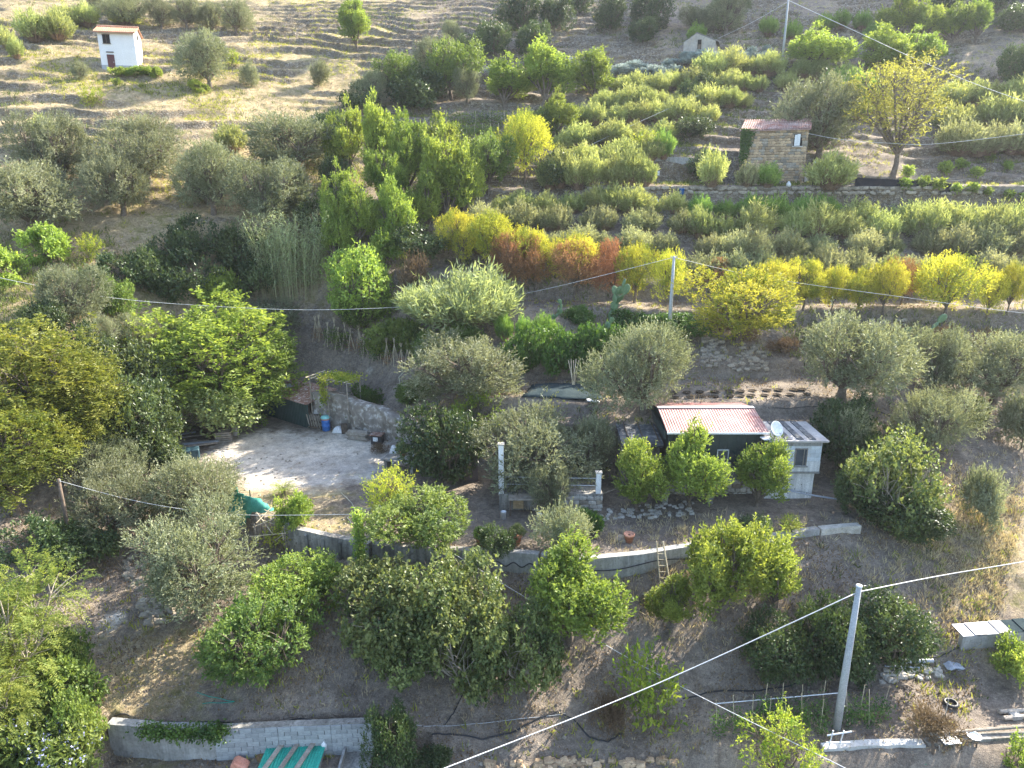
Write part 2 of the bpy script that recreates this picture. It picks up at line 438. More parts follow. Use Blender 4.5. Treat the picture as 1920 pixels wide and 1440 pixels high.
def build_ground():
    us = np.concatenate([np.linspace(-2.4, -0.86, 70, endpoint=False), np.linspace(-0.86, 0.86, 720, endpoint=False), np.linspace(0.86, 2.4, 71)])
    ds = np.concatenate([np.geomspace(20, 140, 700, endpoint=False), np.geomspace(140, 320, 60)])
    U, D = np.meshgrid(us, ds)
    X, Y = U * D * 0.97, D
    X = np.clip(X, -320, 320)
    Z = H(X, Y)
    nr, nc = X.shape
    idx = np.arange(nr * nc).reshape(nr, nc)
    f = np.stack([idx[:-1, :-1], idx[:-1, 1:], idx[1:, 1:], idx[1:, :-1]], -1).reshape(-1, 4)
    me = arrays_mesh('ground', np.stack([X, Y, Z], -1).reshape(-1, 3), f, ground_mat(), smooth=True)
    x, y, z = X.ravel(), Y.ravel(), Z.ravel()
    left = 1 - sstep(-26, -6, x + 0.1 * (y - 80))
    straw = 0.10 + 0.85 * left * sstep(15, 22, z) + 0.25 * sstep(36, 44, z)
    for px, py, r, a in ((290,1270,3.4,0.75),(560,920,3.2,0.5),(1850,1100,5,0.35),(1890,1000,4,0.3),(1700,580,9,0.3),(1250,580,8,0.25),(620,980,3,0.45),(480,900,3,0.4)):
        p = P(px, py); straw = straw + a * np.exp(-((x - p[0]) ** 2 + (y - p[1]) ** 2) / r ** 2)
    pale = np.zeros_like(x)
    for px, py, rx, ry, a in ((590,860,5.4,5.2,1.3),(500,840,4.0,4.0,1.1),(660,870,3.6,3.4,1.0),(1300,745,9,1.2,0.35),(1700,368,10,1.5,0.55),(1420,350,7,1.2,0.35),(700,690,5,1.0,0.3),(1000,1410,6,1.6,0.25),(212,1160,1.0,1.2,0.6),(1850,380,8,1.4,0.5)):
        p = P(px, py); pale = np.maximum(pale, a * np.exp(-((x - p[0]) / rx) ** 2 - ((y - p[1]) / ry) ** 2))
    stony = np.full_like(x, 0.35) + (0.65 - 0.15 * left) * sstep(22, 26, z)
    for n_, a_ in (('straw', straw), ('pale', pale), ('stony', stony)):
        at_ = me.attributes.new(n_, 'FLOAT', 'POINT'); at_.data.foreach_set('value', a_.astype(np.float32))
    o = link('ground', me); o['kind'] = 'structure'
    return o
build_ground()
# ------------------------------------------------------------------ plants: leaf by leaf
def nrm(a): return a / np.maximum(np.linalg.norm(a, axis=-1, keepdims=True), 1e-9)
def leaves_from(rng, base, axis, normal, ll, lw, tint, bend=0.15):
    """one lozenge leaf per row, folded a little along its length"""
    n = len(base)
    side = nrm(np.cross(axis, normal)); normal = nrm(np.cross(side, axis))
    l = (ll * rng.uniform(0.7, 1.25, n))[:, None]; w = (lw * rng.uniform(0.75, 1.2, n) * 0.5)[:, None]
    mid = base + axis * l * 0.45 + normal * l * bend * 0.5
    v = np.stack([base, mid + side * w, base + axis * l - normal * l * bend * 0.4, mid - side * w], 1).reshape(-1, 3)
    return v, np.arange(n * 4).reshape(n, 4), tint
def lobed(rng, R_, H_, z0, n, kind='round'):
    """blobs that make up a crown: centre, radii"""
    L = []; a0 = rng.uniform(0, 6.28); lop = rng.uniform(0.15, 0.38)
    for i in range(n):
        a = 2 * math.pi * (i + rng.uniform(-.3, .3)) / max(n - 1, 1) * 1.0
        ring = 0.0 if i == 0 else rng.uniform(0.30, 0.74) * (1 + lop * math.cos(a - a0))
        if kind == 'spikes':
            rr = R_ * rng.uniform(0.20, 0.36)
            h = H_ * rng.uniform(0.30, 0.54) * (1.25 if i == 0 else 1 - 0.3 * ring)
            c = (R_ * ring * math.cos(a), R_ * ring * math.sin(a), z0 + h * rng.uniform(0.75, 1.05) + 0.1 * H_)
            L.append((c, (rr, rr, h * 0.62)))
        elif kind == 'flat':
            rr = R_ * rng.uniform(0.38, 0.55)
            c = (R_ * ring * 1.05 * math.cos(a), R_ * ring * 1.05 * math.sin(a), z0 + H_ * rng.uniform(0.25, 0.85))
            L.append((c, (rr, rr, H_ * 0.17)))
        else:
            rr = R_ * rng.uniform(0.28, 0.56)
            zc = z0 + H_ * (rng.uniform(0.60, 0.72) if i == 0 else rng.uniform(0.26, 0.66))
            c = (R_ * ring * math.cos(a), R_ * ring * math.sin(a), zc)
            L.append((c, (rr, rr, min(H_ * rng.uniform(0.28, 0.36), rr * 1.15))))
    return L
def crown_arrays(seed, lobes, nsp, nl, sl, ll, lw, up=0.3, out=0.7, rnd=0.5, inner=0.28, pinnate=False, droop=0.0, lean=0.5, clump=0.45, flatn=0.52, rag=0.7, tsize=0.7, gap=-0.04):
    rng = np.random.default_rng(seed)
    C = np.array([l[0] for l in lobes]); Rr = np.array([l[1] for l in lobes])
    area = (Rr[:, 0] * Rr[:, 1] + Rr[:, 0] * Rr[:, 2] * 2); pick = rng.choice(len(C), int(nsp * 2.6), p=area / area.sum())
    d = nrm(rng.normal(size=(len(pick), 3)))
    rad = np.where(rng.random(len(pick)) < inner, rng.uniform(0.25, 0.8, len(pick)), rng.uniform(0.82, 1.0, len(pick)))
    p = C[pick] + d * Rr[pick] * rad[:, None]
    # uneven outline: tufts that stand out, hollows between them, a few long shoots
    def n3(q, sc, sd_): return (vnoise(q[:, 0] + 0.37 * q[:, 2], q[:, 1] - 0.61 * q[:, 2], sc, sd_) + vnoise(q[:, 2] + 11.3, q[:, 0] - q[:, 1] * 0.8, sc, sd_ + 1)) * 0.75
    tuft = n3(p, tsize, seed) ; fine_t = n3(p, tsize * 0.45, seed + 9)
    rough_ = rag * (1.0 * tuft + 0.55 * fine_t)
    shoot = (rng.random(len(p)) < 0.05) * rng.uniform(0.1, 0.42, len(p)) * (d[:, 2] > -0.2)
    p = C[pick] + d * Rr[pick] * (rad * (0.95 + rough_) + shoot * rag * 1.6)[:, None]
    # drop what lies deep inside another blob
    depth_in = np.full(len(p), 9.0)
    for k in range(len(C)):
        q = np.linalg.norm((p - C[k]) / Rr[k], axis=1); q[pick == k] = 9
        depth_in = np.minimum(depth_in, q)
    keep = ((depth_in > 0.72) | (rng.random(len(p)) < 0.16)) & ((tuft + 0.6 * fine_t) > gap - 0.22 * rng.random(len(p)))
    p, d = p[keep][:nsp], d[keep][:nsp]; n = len(p)
    sp = nrm(d * out + np.array((0, 0, up)) + rng.normal(size=(n, 3)) * rnd * 0.6)
    ctint = np.clip(0.5 + clump * 2.0 * vnoise(p[:, 0] * 1.0 + seed, p[:, 1] + p[:, 2] * 0.7, 0.8, seed + 5) + rng.normal(0, 0.12, n), 0, 1)
    slen = sl * rng.uniform(0.6, 1.4, n)
    B, A, N, T = [], [], [], []
    for k in range(nl):
        t = (k + 0.5) / nl
        pos = p + sp * (slen * t)[:, None]; pos[:, 2] -= droop * slen * t * t
        if pinnate:
            sd_ = nrm(np.cross(sp, np.array((0, 0, 1.0)) + rng.normal(size=(n, 3)) * 0.25)) * (1 if k % 2 else -1)
            ax = nrm(sd_ + sp * 0.35 + np.array((0, 0, -0.15)))
            nn = nrm(np.cross(sp, ax) * (1 if k % 2 else -1) + rng.normal(size=(n, 3)) * 0.3)
        else:
            ax = nrm(sp * lean + rng.normal(size=(n, 3)) * (1 - lean) * 0.9 + np.array((0, 0, -droop * 0.4)))
            nn = nrm(rng.normal(size=(n, 3)) * (1 - flatn) + np.array((0, 0, 1.0)) * flatn + d * 0.35)
        B.append(pos); A.append(ax); N.append(nn); T.append(np.clip(ctint + rng.normal(0, 0.16, n), 0, 1))
    return leaves_from(rng, np.concatenate(B), np.concatenate(A), np.concatenate(N), ll, lw, np.concatenate(T))
def limbs(seed, lobes, z0, r0, forks=1, twig=True):
    rng = random.Random(seed); b = MB()
    top = Vector((rng.uniform(-.1, .1), rng.uniform(-.1, .1), max(z0 * 0.9, 0.35)))
    b.tube([(0, 0, -0.35), (0, 0, 0.02), top * 0.6 + Vector((rng.uniform(-.06, .06), rng.uniform(-.06, .06), 0)), top], [r0 * 1.35, r0 * 1.15, r0 * 0.9, r0 * 0.8], 8, False)
    for (c, rr) in lobes:
        c = Vector(c); m = top.lerp(c, 0.5) + Vector((rng.uniform(-.2, .2), rng.uniform(-.2, .2), -0.08 * rr[2]))
        b.tube([top - Vector((0, 0, 0.06)), m, c, c + Vector((0, 0, rr[2] * 0.55))], [r0 * 0.62, r0 * 0.42, r0 * 0.24, r0 * 0.08], 6, False)
        if twig:
            for _ in range(7):
                e = c + Vector((rng.uniform(-1, 1) * rr[0], rng.uniform(-1, 1) * rr[1], rng.uniform(-.3, 1) * rr[2])) * rng.uniform(.8, 1.12)
                s = m.lerp(c, rng.uniform(0.2, 1))
                b.tube([s, s.lerp(e, 0.5) + Vector((0, 0, 0.06)), e], [r0 * 0.2, r0 * 0.13, r0 * 0.05], 4, False)
    return b
BARK = surf('bark', (0.11, 0.085, 0.065), (0.22, 0.18, 0.145), 6, 0.95, 0.8, 0.1)
BARK_PALE = surf('pale_bark', (0.26, 0.22, 0.17), (0.42, 0.37, 0.30), 5, 0.9, 0.5, 0.15)
M_OLIVE = leaf_mat('olive_leaf', (0.105, 0.12, 0.062), (0.34, 0.355, 0.23), 0.34, 0.22, 0.5, 0.10, (1.45, 1.42, 0.85))
M_GREEN = leaf_mat('green_leaf', (0.062, 0.110, 0.028), (0.215, 0.275, 0.070), 0.48, 0.3, 0.5, 0.14)
M_LIME = leaf_mat('lime_leaf', (0.12, 0.185, 0.035), (0.36, 0.43, 0.095), 0.52, 0.3, 0.5, 0.12)
M_WALNUT = leaf_mat('walnut_leaf', (0.095, 0.135, 0.026), (0.27, 0.275, 0.055), 0.50, 0.3, 0.5, 0.10)
M_YELLOW = leaf_mat('yellow_leaf', (0.16, 0.215, 0.040), (0.56, 0.53, 0.085), 0.50, 0.15, 0.6, 0.12, (1.4, 1.33, 0.7))
M_RUST = leaf_mat('rust_leaf', (0.21, 0.125, 0.065), (0.46, 0.27, 0.145), 0.42, 0.1, 0.7, 0.12, (1.4, 1.1, 0.7))
M_BROOM = leaf_mat('broom_leaf', (0.19, 0.22, 0.075), (0.44, 0.47, 0.21), 0.48, 0.15, 0.65, 0.14, (1.5, 1.45, 0.8))
M_BROOM_G = leaf_mat('grey_broom_leaf', (0.17, 0.185, 0.09), (0.40, 0.41, 0.24), 0.45, 0.15, 0.65, 0.14, (1.4, 1.35, 0.8))
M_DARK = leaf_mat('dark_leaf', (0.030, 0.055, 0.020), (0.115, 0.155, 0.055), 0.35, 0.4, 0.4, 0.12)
M_FIG = leaf_mat('fig_leaf', (0.055, 0.092, 0.028), (0.27, 0.30, 0.105), 0.45, 0.30, 0.45, 0.08)
M_PINNATE = leaf_mat('pinnate_leaf', (0.075, 0.130, 0.030), (0.27, 0.30, 0.065), 0.48, 0.2, 0.55, 0.10)
M_SILVER = leaf_mat('silver_leaf', (0.25, 0.30, 0.28), (0.48, 0.54, 0.50), 0.30, 0.3, 0.5, 0.08, (1.2, 1.2, 1.0))
M_IVY = leaf_mat('ivy_leaf', (0.035, 0.085, 0.018), (0.11, 0.19, 0.035), 0.40, 0.35, 0.45, 0.10)
M_VINE = leaf_mat('vine_leaf', (0.14, 0.22, 0.028), (0.42, 0.44, 0.075), 0.52, 0.25, 0.5, 0.12)
M_CANE = leaf_mat('cane_leaf', (0.24, 0.31, 0.13), (0.52, 0.58, 0.34), 0.40, 0.3, 0.5, 0.10, (1.4, 1.4, 0.8))
M_STRAW = leaf_mat('straw_blade', (0.29, 0.225, 0.14), (0.56, 0.47, 0.31), 0.35, 0.1, 0.8, 0.10, (1.3, 1.2, 0.8))
M_FLOWER = leaf_mat('blue_flower', (0.32, 0.34, 0.62), (0.55, 0.58, 0.85), 0.35, 0.1, 0.7, 0.03, (1.1, 1.1, 1.1))
M_STEM = surf('dry_stem', (0.20, 0.13, 0.085), (0.36, 0.25, 0.17), 7, 0.9, 0.2, 0.1)

PROTO = {}
def proto(key, seeds, R_, H_, z0, nlobe, kind, mat, r0, bark=BARK, **kw):
    """variants of one kind of tree: (trunk mesh, crown mesh, nominal width, nominal height)"""
    PROTO[key] = []
    for s in seeds:
        rng = np.random.default_rng(s)
        L = lobed(rng, R_, H_, z0, nlobe, kind)
        v, f, t = crown_arrays(s, L, **kw)
        me = arrays_mesh(key + '_crown', v, f, mat, t)
        tr = limbs(s, L, z0, r0).mesh(key + '_trunk', bark, True)
        lo, hi = np.percentile(v, 1.5, axis=0), np.percentile(v, 98.5, axis=0)
        PROTO[key].append((tr, me, ((hi[0] - lo[0]) + (hi[1] - lo[1])) / 2, hi[2]))
proto('olive', (11, 12, 13, 14), 2.3, 3.3, 0.75, 13, 'round', M_OLIVE, 0.20, nsp=2700, nl=8, sl=0.48, ll=0.155, lw=0.050, up=0.55, out=0.7, rnd=0.65, lean=0.62, clump=0.4, flatn=0.36)
proto('green', (21, 22, 23), 2.2, 3.4, 0.7, 13, 'round', M_GREEN, 0.14, nsp=2400, nl=5, sl=0.30, ll=0.17, lw=0.095, up=0.35, out=0.7, rnd=0.6, lean=0.45)
proto('limetree', (26, 27), 2.2, 3.2, 0.6, 13, 'round', M_LIME, 0.12, nsp=2300, nl=5, sl=0.30, ll=0.16, lw=0.095, up=0.45, out=0.7, rnd=0.6, lean=0.45)
proto('spire', (31, 32, 33, 34), 1.5, 4.2, 0.3, 11, 'spikes', M_LIME, 0.11, nsp=2300, nl=6, sl=0.30, rag=0.95, gap=0.02, ll=0.135, lw=0.07, up=0.95, out=0.6, rnd=0.5, lean=0.6)
proto('walnut', (41, 42), 3.9, 6.0, 1.2, 22, 'round', M_WALNUT, 0.24, nsp=3600, nl=8, sl=0.55, tsize=1.2, ll=0.24, lw=0.10, up=0.35, out=0.7, rnd=0.6, pinnate=True, droop=0.25, clump=0.4)
proto('bigleaf', (45,), 3.7, 5.6, 1.0, 22, 'round', leaf_mat('bright_walnut_leaf', (0.11, 0.175, 0.035), (0.36, 0.42, 0.09), 0.55, 0.25, 0.5, 0.03), 0.24, nsp=3400, nl=8, sl=0.50, tsize=1.1, ll=0.23, lw=0.105, up=0.35, out=0.7, rnd=0.6, pinnate=True, droop=0.2, clump=0.4)
proto('mimosa', (51, 52, 53), 1.7, 2.6, 0.75, 12, 'round', M_YELLOW, 0.09, nsp=2100, nl=7, sl=0.28, ll=0.12, lw=0.045, up=0.7, out=0.7, rnd=0.6, lean=0.5, clump=0.7)
proto('rust', (55, 56), 1.6, 2.6, 0.6, 8, 'round', M_RUST, 0.08, nsp=1700, nl=6, sl=0.30, ll=0.12, lw=0.040, up=0.7, out=0.7, rnd=0.6, lean=0.55, inner=0.35)
proto('fig', (61, 62, 63), 2.4, 2.9, 0.4, 15, 'round', M_FIG, 0.11, BARK_PALE, nsp=2600, nl=5, sl=0.36, ll=0.185, lw=0.145, up=0.55, out=0.6, rnd=1.1, lean=0.22, rag=0.85, tsize=0.85, gap=0.02, clump=0.35, flatn=0.75)
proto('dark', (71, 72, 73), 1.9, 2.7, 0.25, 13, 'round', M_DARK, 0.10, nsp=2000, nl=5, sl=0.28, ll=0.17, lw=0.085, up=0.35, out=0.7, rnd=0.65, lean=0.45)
proto('pinnate', (81, 82), 2.7, 4.6, 1.3, 15, 'flat', M_PINNATE, 0.13, BARK_PALE, nsp=800, nl=26, sl=0.75, ll=0.16, lw=0.048, up=0.18, out=0.8, rnd=0.5, pinnate=True, droop=0.35, clump=0.4, inner=0.5)
proto('silver', (91, 92), 1.1, 1.9, 0.2, 7, 'spikes', M_SILVER, 0.05, nsp=650, nl=5, sl=0.3, ll=0.16, lw=0.07, up=0.7, out=0.7, rnd=0.6, lean=0.5)
proto('pale', (25,), 1.7, 2.4, 0.5, 11, 'round', leaf_mat('pale_leaf', (0.13, 0.18, 0.06), (0.40, 0.45, 0.21), 0.45, 0.4, 0.4, 0.08), 0.10, nsp=1300, nl=5, sl=0.34, ll=0.14, lw=0.085, up=0.7, out=0.7, rnd=0.7, lean=0.4, rag=0.8)
M_BROWNB = leaf_mat('brown_leaf', (0.13, 0.095, 0.06), (0.30, 0.215, 0.13), 0.35, 0.1, 0.7, 0.08, (1.2, 1.1, 0.8))
proto('sparse', (95, 96), 1.9, 3.0, 0.7, 10, 'round', M_VINE, 0.09, nsp=620, nl=6, sl=0.42, ll=0.17, lw=0.075, up=0.5, out=0.7, rnd=0.7, lean=0.5, inner=0.5)
proto('ash', (97,), 3.0, 7.6, 1.8, 15, 'round', leaf_mat('ash_leaf', (0.17, 0.18, 0.045), (0.42, 0.40, 0.10), 0.5, 0.2, 0.5, 0.04), 0.15, nsp=1600, nl=6, sl=0.5, ll=0.15, lw=0.07, up=0.4, out=0.7, rnd=0.7, lean=0.5, inner=0.5, droop=0.2)

def broom_mesh(name, seed, mat, R_=0.95, H_=1.5, stems=230, per=15, ll=0.22, lw=0.022, spread=0.75):
    """many thin upright stems fanning from one base, feathered with narrow leaves"""
    rng = np.random.default_rng(seed)
    a = rng.uniform(0, 2 * math.pi, stems); q = np.sqrt(rng.uniform(0, 1, stems))
    base = np.stack([np.cos(a) * q * 0.28 * R_, np.sin(a) * q * 0.28 * R_, np.zeros(stems)], 1)
    hh = H_ * (1.02 - 0.42 * q ** 2) * rng.uniform(0.78, 1.1, stems) * (0.9 + 0.5 * vnoise(np.cos(a) * q * 4, np.sin(a) * q * 4, 1.1, seed))
    tip = np.stack([np.cos(a) * q * R_, np.sin(a) * q * R_, hh], 1) + rng.normal(0, 0.05, (stems, 3))
    midp = base * 0.45 + tip * 0.55 + np.stack([np.cos(a) * q * 0.16 * R_, np.sin(a) * q * 0.16 * R_, np.zeros(stems) - 0.02], 1)
    def bez(t): return base * (1 - t) ** 2 + midp * 2 * t * (1 - t) + tip * t * t
    ct = np.clip(0.5 + rng.normal(0, 0.14, stems) + 0.7 * vnoise(tip[:, 0], tip[:, 1], 0.5, seed + 3), 0, 1)
    B, A, N, T = [], [], [], []
    for k in range(per):
        t = 0.26 + 0.74 * (k + rng.uniform(0, 1, stems)) / per; t = t[:, None]
        pos = bez(t); tan = nrm(bez(np.minimum(t + 0.05, 1.05)) - bez(t - 0.05))
        B.append(pos); A.append(nrm(tan * 0.75 + rng.normal(size=(stems, 3)) * 0.42)); N.append(nrm(rng.normal(size=(stems, 3))))
        T.append(np.clip(ct + rng.normal(0, 0.15, stems), 0, 1))
    v, f, t = leaves_from(rng, np.concatenate(B), np.concatenate(A), np.concatenate(N), ll, lw * 1.9, np.concatenate(T))
    # bare lower stems as thin strips
    p0, p1, p2 = bez(0.0), bez(0.3), bez(0.62)
    w = np.stack([-np.sin(a), np.cos(a), np.zeros(stems)], 1) * 0.011
    sv = np.concatenate([p0 - w, p0 + w, p1 - w, p1 + w, p2 - w * 0.6, p2 + w * 0.6]); i = np.arange(stems)
    n0 = len(v)
    sf = np.concatenate([np.stack([i, i + stems, i + 3 * stems, i + 2 * stems], 1), np.stack([i + 2 * stems, i + 3 * stems, i + 5 * stems, i + 4 * stems], 1)]) + n0
    me = arrays_mesh(name, np.concatenate([v, sv]), np.concatenate([f, sf]), None, np.concatenate([t, rng.random(len(sf))]), mats=[mat, M_STEM], midx=np.concatenate([np.zeros(len(f)), np.ones(len(sf))]))
    lo, hi = np.percentile(v, 2, axis=0), np.percentile(v, 98, axis=0)
    return (me, (hi[0] - lo[0] + hi[1] - lo[1]) / 2, hi[2])
BUSH = {
 'broom': [broom_mesh('broom_bush', s, M_BROOM) for s in (101, 102, 103, 104)],
 'greybroom': [broom_mesh('grey_broom_bush', s, M_BROOM_G, stems=250, ll=0.20) for s in (111, 112, 113)],
 'bigbroom': [broom_mesh('tall_broom_bush', s, leaf_mat('soft_broom_leaf', (0.15, 0.19, 0.085), (0.36, 0.41, 0.22), 0.45, 0.15, 0.65, 0.02), 1.7, 1.8, 620, 18, 0.24, 0.020) for s in (121,)],
 'cypressy': [broom_mesh('green_broom_bush', s, leaf_mat('fresh_broom_leaf', (0.10, 0.19, 0.04), (0.27, 0.38, 0.10), 0.45, 0.15, 0.65, 0.12), stems=240) for s in (131, 132)],
}
def plain_bush(key, seeds, mat, R_, H_, n, kind='round', **kw):
    BUSH[key] = []
    for s in seeds:
        rng = np.random.default_rng(s); L = lobed(rng, R_, H_, 0.0, n, kind)
        v, f, t = crown_arrays(s, L, **kw); v[:, 2] = np.maximum(v[:, 2], -0.15)
        st = limbs(s, L, 0.15, 0.035, twig=True)
        n0 = len(v); sv = np.array(st.v)
        quads = np.array([q for q in st.f if len(q) == 4]) + n0
        me = arrays_mesh(key + '_bush', np.concatenate([v, sv]), np.concatenate([f, quads]), None, np.concatenate([t, np.zeros(len(quads))]), mats=[mat, BARK], midx=np.concatenate([np.zeros(len(f)), np.ones(len(quads))]))
        lo, hi = np.percentile(v, 2, axis=0), np.percentile(v, 98, axis=0)
        BUSH[key].append((me, (hi[0] - lo[0] + hi[1] - lo[1]) / 2, hi[2]))
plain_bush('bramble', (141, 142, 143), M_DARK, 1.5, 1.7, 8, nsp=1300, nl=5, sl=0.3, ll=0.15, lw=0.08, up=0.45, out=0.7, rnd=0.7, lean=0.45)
plain_bush('ivy', (146, 147), M_IVY, 1.5, 1.5, 8, nsp=1500, nl=5, sl=0.24, ll=0.14, lw=0.10, up=0.3, out=0.7, rnd=0.7, lean=0.4, flatn=0.5)
plain_bush('shrub', (151, 152, 153), M_GREEN, 1.0, 1.4, 7, nsp=900, nl=5, sl=0.24, ll=0.14, lw=0.075, up=0.5, out=0.7, rnd=0.6, lean=0.45)
plain_bush('limeshrub', (156, 157), M_LIME, 1.0, 1.4, 7, nsp=900, nl=5, sl=0.24, ll=0.14, lw=0.075, up=0.6, out=0.7, rnd=0.6, lean=0.45)
plain_bush('sapling', (161, 162), M_LIME, 0.45, 1.1, 4, 'spikes', nsp=150, nl=5, sl=0.2, ll=0.15, lw=0.085, up=0.7, out=0.6, rnd=0.6, lean=0.5)
plain_bush('oliveshrub', (166, 167), M_OLIVE, 1.1, 1.6, 7, nsp=900, nl=7, sl=0.4, ll=0.14, lw=0.046, up=0.6, out=0.7, rnd=0.6, lean=0.6)
plain_bush('drybush', (171, 172), M_BROWNB, 0.9, 1.1, 6, nsp=420, nl=6, sl=0.34, ll=0.13, lw=0.035, up=0.5, out=0.7, rnd=0.7, lean=0.6, inner=0.5)
plain_bush('thin', (176,), M_VINE, 1.1, 1.5, 7, nsp=230, nl=5, sl=0.4, ll=0.14, lw=0.07, up=0.6, out=0.7, rnd=0.7, lean=0.5, inner=0.6)

_prng = random.Random(5)
def scale_for(p, wpx, hpx, w, h):
    m = mpp(p); d = Vector((p[0], p[1], p[2] - CZ)); a = math.asin(max(-1, min(1, -d.z / d.length)))
    sx = wpx * m / w
    sz = hpx * m / math.cos(a) / h
    sz = (sz - 0.42 * abs(math.sin(a)) * wpx * m / h) if a > 0.1 else sz
    return sx, max(0.45 * sx, min(sz, 1.9 * sx))
def tree(key, name, x0, x1, ytop, ybase, label, cat='tree', group=None, var=None, mat=None):
    """a tree whose trunk meets the ground at the pixel ((x0+x1)/2, ybase) and whose crown spans x0..x1 and reaches ytop"""
    p = P((x0 + x1) / 2, ybase)
    tr, cr, w, h = PROTO[key][_prng.randrange(len(PROTO[key])) if var is None else var]
    sx, sz = scale_for(p, x1 - x0, ybase - ytop, w, h)
    t = thing(name, label, cat, p, _prng.uniform(0, 6.28), group)
    k = 0.89 if depth(p) < 46 else 0.99
    sx *= k; sz *= 0.5 + 0.5 * k
    t.scale = (sx, sx, sz)
    link('trunk', tr, t); link('crown', cr, t)
    return t
def bush(key, name, x0, x1, ytop, ybase, label, cat='bush', group=None, var=None):
    p = P((x0 + x1) / 2, ybase)
    me, w, h = BUSH[key][_prng.randrange(len(BUSH[key])) if var is None else var]
    sx, sz = scale_for(p, x1 - x0, ybase - ytop, w, h)
    o = link(name, me, None, p, (0, 0, _prng.uniform(0, 6.28)), (sx, sx, sz))
    return tag(o, label, cat, group)
ORD = 'first second third fourth fifth sixth seventh eighth ninth tenth eleventh'.split()
def row(key, name, pts, n, w, h, label, cat='bush', group=None, jit=0.35):
    """n bushes along a terrace, given by pixels of its line"""
    seg = [math.hypot(pts[i + 1][0] - pts[i][0], pts[i + 1][1] - pts[i][1]) for i in range(len(pts) - 1)]
    tot = sum(seg)
    for k in range(n):
        s = (k + 0.5 + _prng.uniform(-jit, jit)) / n * tot; i = 0
        while i < len(seg) - 1 and s > seg[i]: s -= seg[i]; i += 1
        f = s / seg[i]; x = pts[i][0] * (1 - f) + pts[i + 1][0] * f; y = pts[i][1] * (1 - f) + pts[i + 1][1] * f + _prng.uniform(-3, 3)
        q = _prng.uniform(0.8, 1.22)
        bush(key, name, x - w * q / 2, x + w * q / 2, y - h * q * _prng.uniform(0.9, 1.15), y, label.format(o=ORD[min(k, 10)]), cat, group)
# ------------------------------------------------------------------ upper left hill
G1 = 'pale bushes along the top of the left hill'
for a in ((40,93,30,80),(83,137,30,76),(105,150,18,52),(145,185,14,52),(213,260,22,50),(0,30,60,92),(20,44,78,112)):
    bush('broom', 'broom_bush', *a, 'pale yellow-green bush on the terraces above or beside the white house', 'bush', G1)
G2 = 'grey-green olives on the skyline terraces'
for a in ((200,285,0,50),(277,330,6,54),(322,380,4,54),(377,425,12,58),(415,473,10,66),(170,230,-12,30)):
    tree('olive', 'olive_tree', *a, 'small olive tree in the row on the terrace above the white house', 'tree', G2)
tree('olive', 'olive_tree', 350, 437, 72, 165, 'olive tree with a pointed top on the open terraces beside the white house')
bush('oliveshrub', 'olive_shrub', 140, 167, 120, 150, 'small grey-green shrub just below the white house')
bush('limeshrub', 'green_shrub', 357, 390, 152, 173, 'low bright green shrub at the foot of the olive beside the white house')
bush('oliveshrub', 'olive_shrub', 457, 487, 120, 163, 'young olive standing by itself next to the pointed olive')
bush('oliveshrub', 'olive_shrub', 580, 613, 122, 163, 'young round olive on the terraces near the yellow-green tree')
bush('thin', 'tall_weed', 150, 190, 168, 202, 'thin yellow-green weed clump on the terrace below the white house', 'weed')
bush('thin', 'tall_weed', 420, 452, 98, 128, 'sparse weed clump behind the pointed olive', 'weed')
tree('spire', 'poplar_tree', 645, 697, 10, 95, 'lone yellow-green upright tree at the edge of the stone terraces', var=0)
G3 = 'low weeds at the foot of the white house'
for x, w in ((218,26),(236,24),(258,30),(280,26),(294,20)):
    bush('limeshrub', 'low_plant', x - w/2, x + w/2, 128, 142 + (x - 218) * 0.06, 'low bright plant on the bank in front of the white house', 'plant', G3)
bush('limeshrub', 'low_plant', 210, 224, 148, 160, 'tiny round bright bush on the terrace wall below the white house', 'plant')
G4 = 'old olives on the left hill'
OLS = ['old olive at the upper left of the grove, next to the pale bush', 'olive with dark interior in the middle of the old grove', 'broad old olive right under the stone terraces', 'old olive between the broom bush and the giant cane', 'wide old olive beside the upright gully trees', 'low old olive just above the giant cane', 'old olive beside the very bright green shrub']
for a in ((58,180,225,352),(172,292,285,404),(205,353,228,345),(340,462,277,402),(470,628,225,330),(455,590,308,420),(-20,142,315,436)):
    tree('olive', 'olive_tree', *a, OLS.pop(0), 'tree', G4)
bush('broom', 'broom_bush', 408, 462, 238, 285, 'pale broom bush between two olives on the left slope')
bush('broom', 'broom_bush', 60, 110, 225, 268, 'pale bush behind the olives at the edge of the stone terraces')
bush('limeshrub', 'yellow_green_shrub', 50, 125, 428, 492, 'yellow-green shrub at the lower edge of the dry slope beside bramble')
bush('thin', 'yellow_green_shrub', 150, 190, 440, 492, 'thin upright yellow-green shrub beside the dry slope')
bush('limeshrub', 'bright_shrub', -30, 48, 455, 532, 'very bright green shrub cut by the picture edge below the left olives')
G5 = 'dark thicket in the gully'
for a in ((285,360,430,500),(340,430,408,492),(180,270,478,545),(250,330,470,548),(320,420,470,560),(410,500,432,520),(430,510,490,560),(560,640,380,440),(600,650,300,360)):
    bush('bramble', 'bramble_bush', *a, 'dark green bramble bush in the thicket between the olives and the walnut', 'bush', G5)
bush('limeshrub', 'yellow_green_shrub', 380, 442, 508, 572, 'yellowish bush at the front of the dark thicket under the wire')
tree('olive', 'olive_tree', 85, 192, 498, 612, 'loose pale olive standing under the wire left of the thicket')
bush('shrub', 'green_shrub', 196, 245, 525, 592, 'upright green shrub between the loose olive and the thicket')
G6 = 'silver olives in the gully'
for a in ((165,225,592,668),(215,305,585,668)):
    tree('olive', 'olive_tree', *a, 'small silver olive sunk in the gully beside the walnut', 'tree', G6)
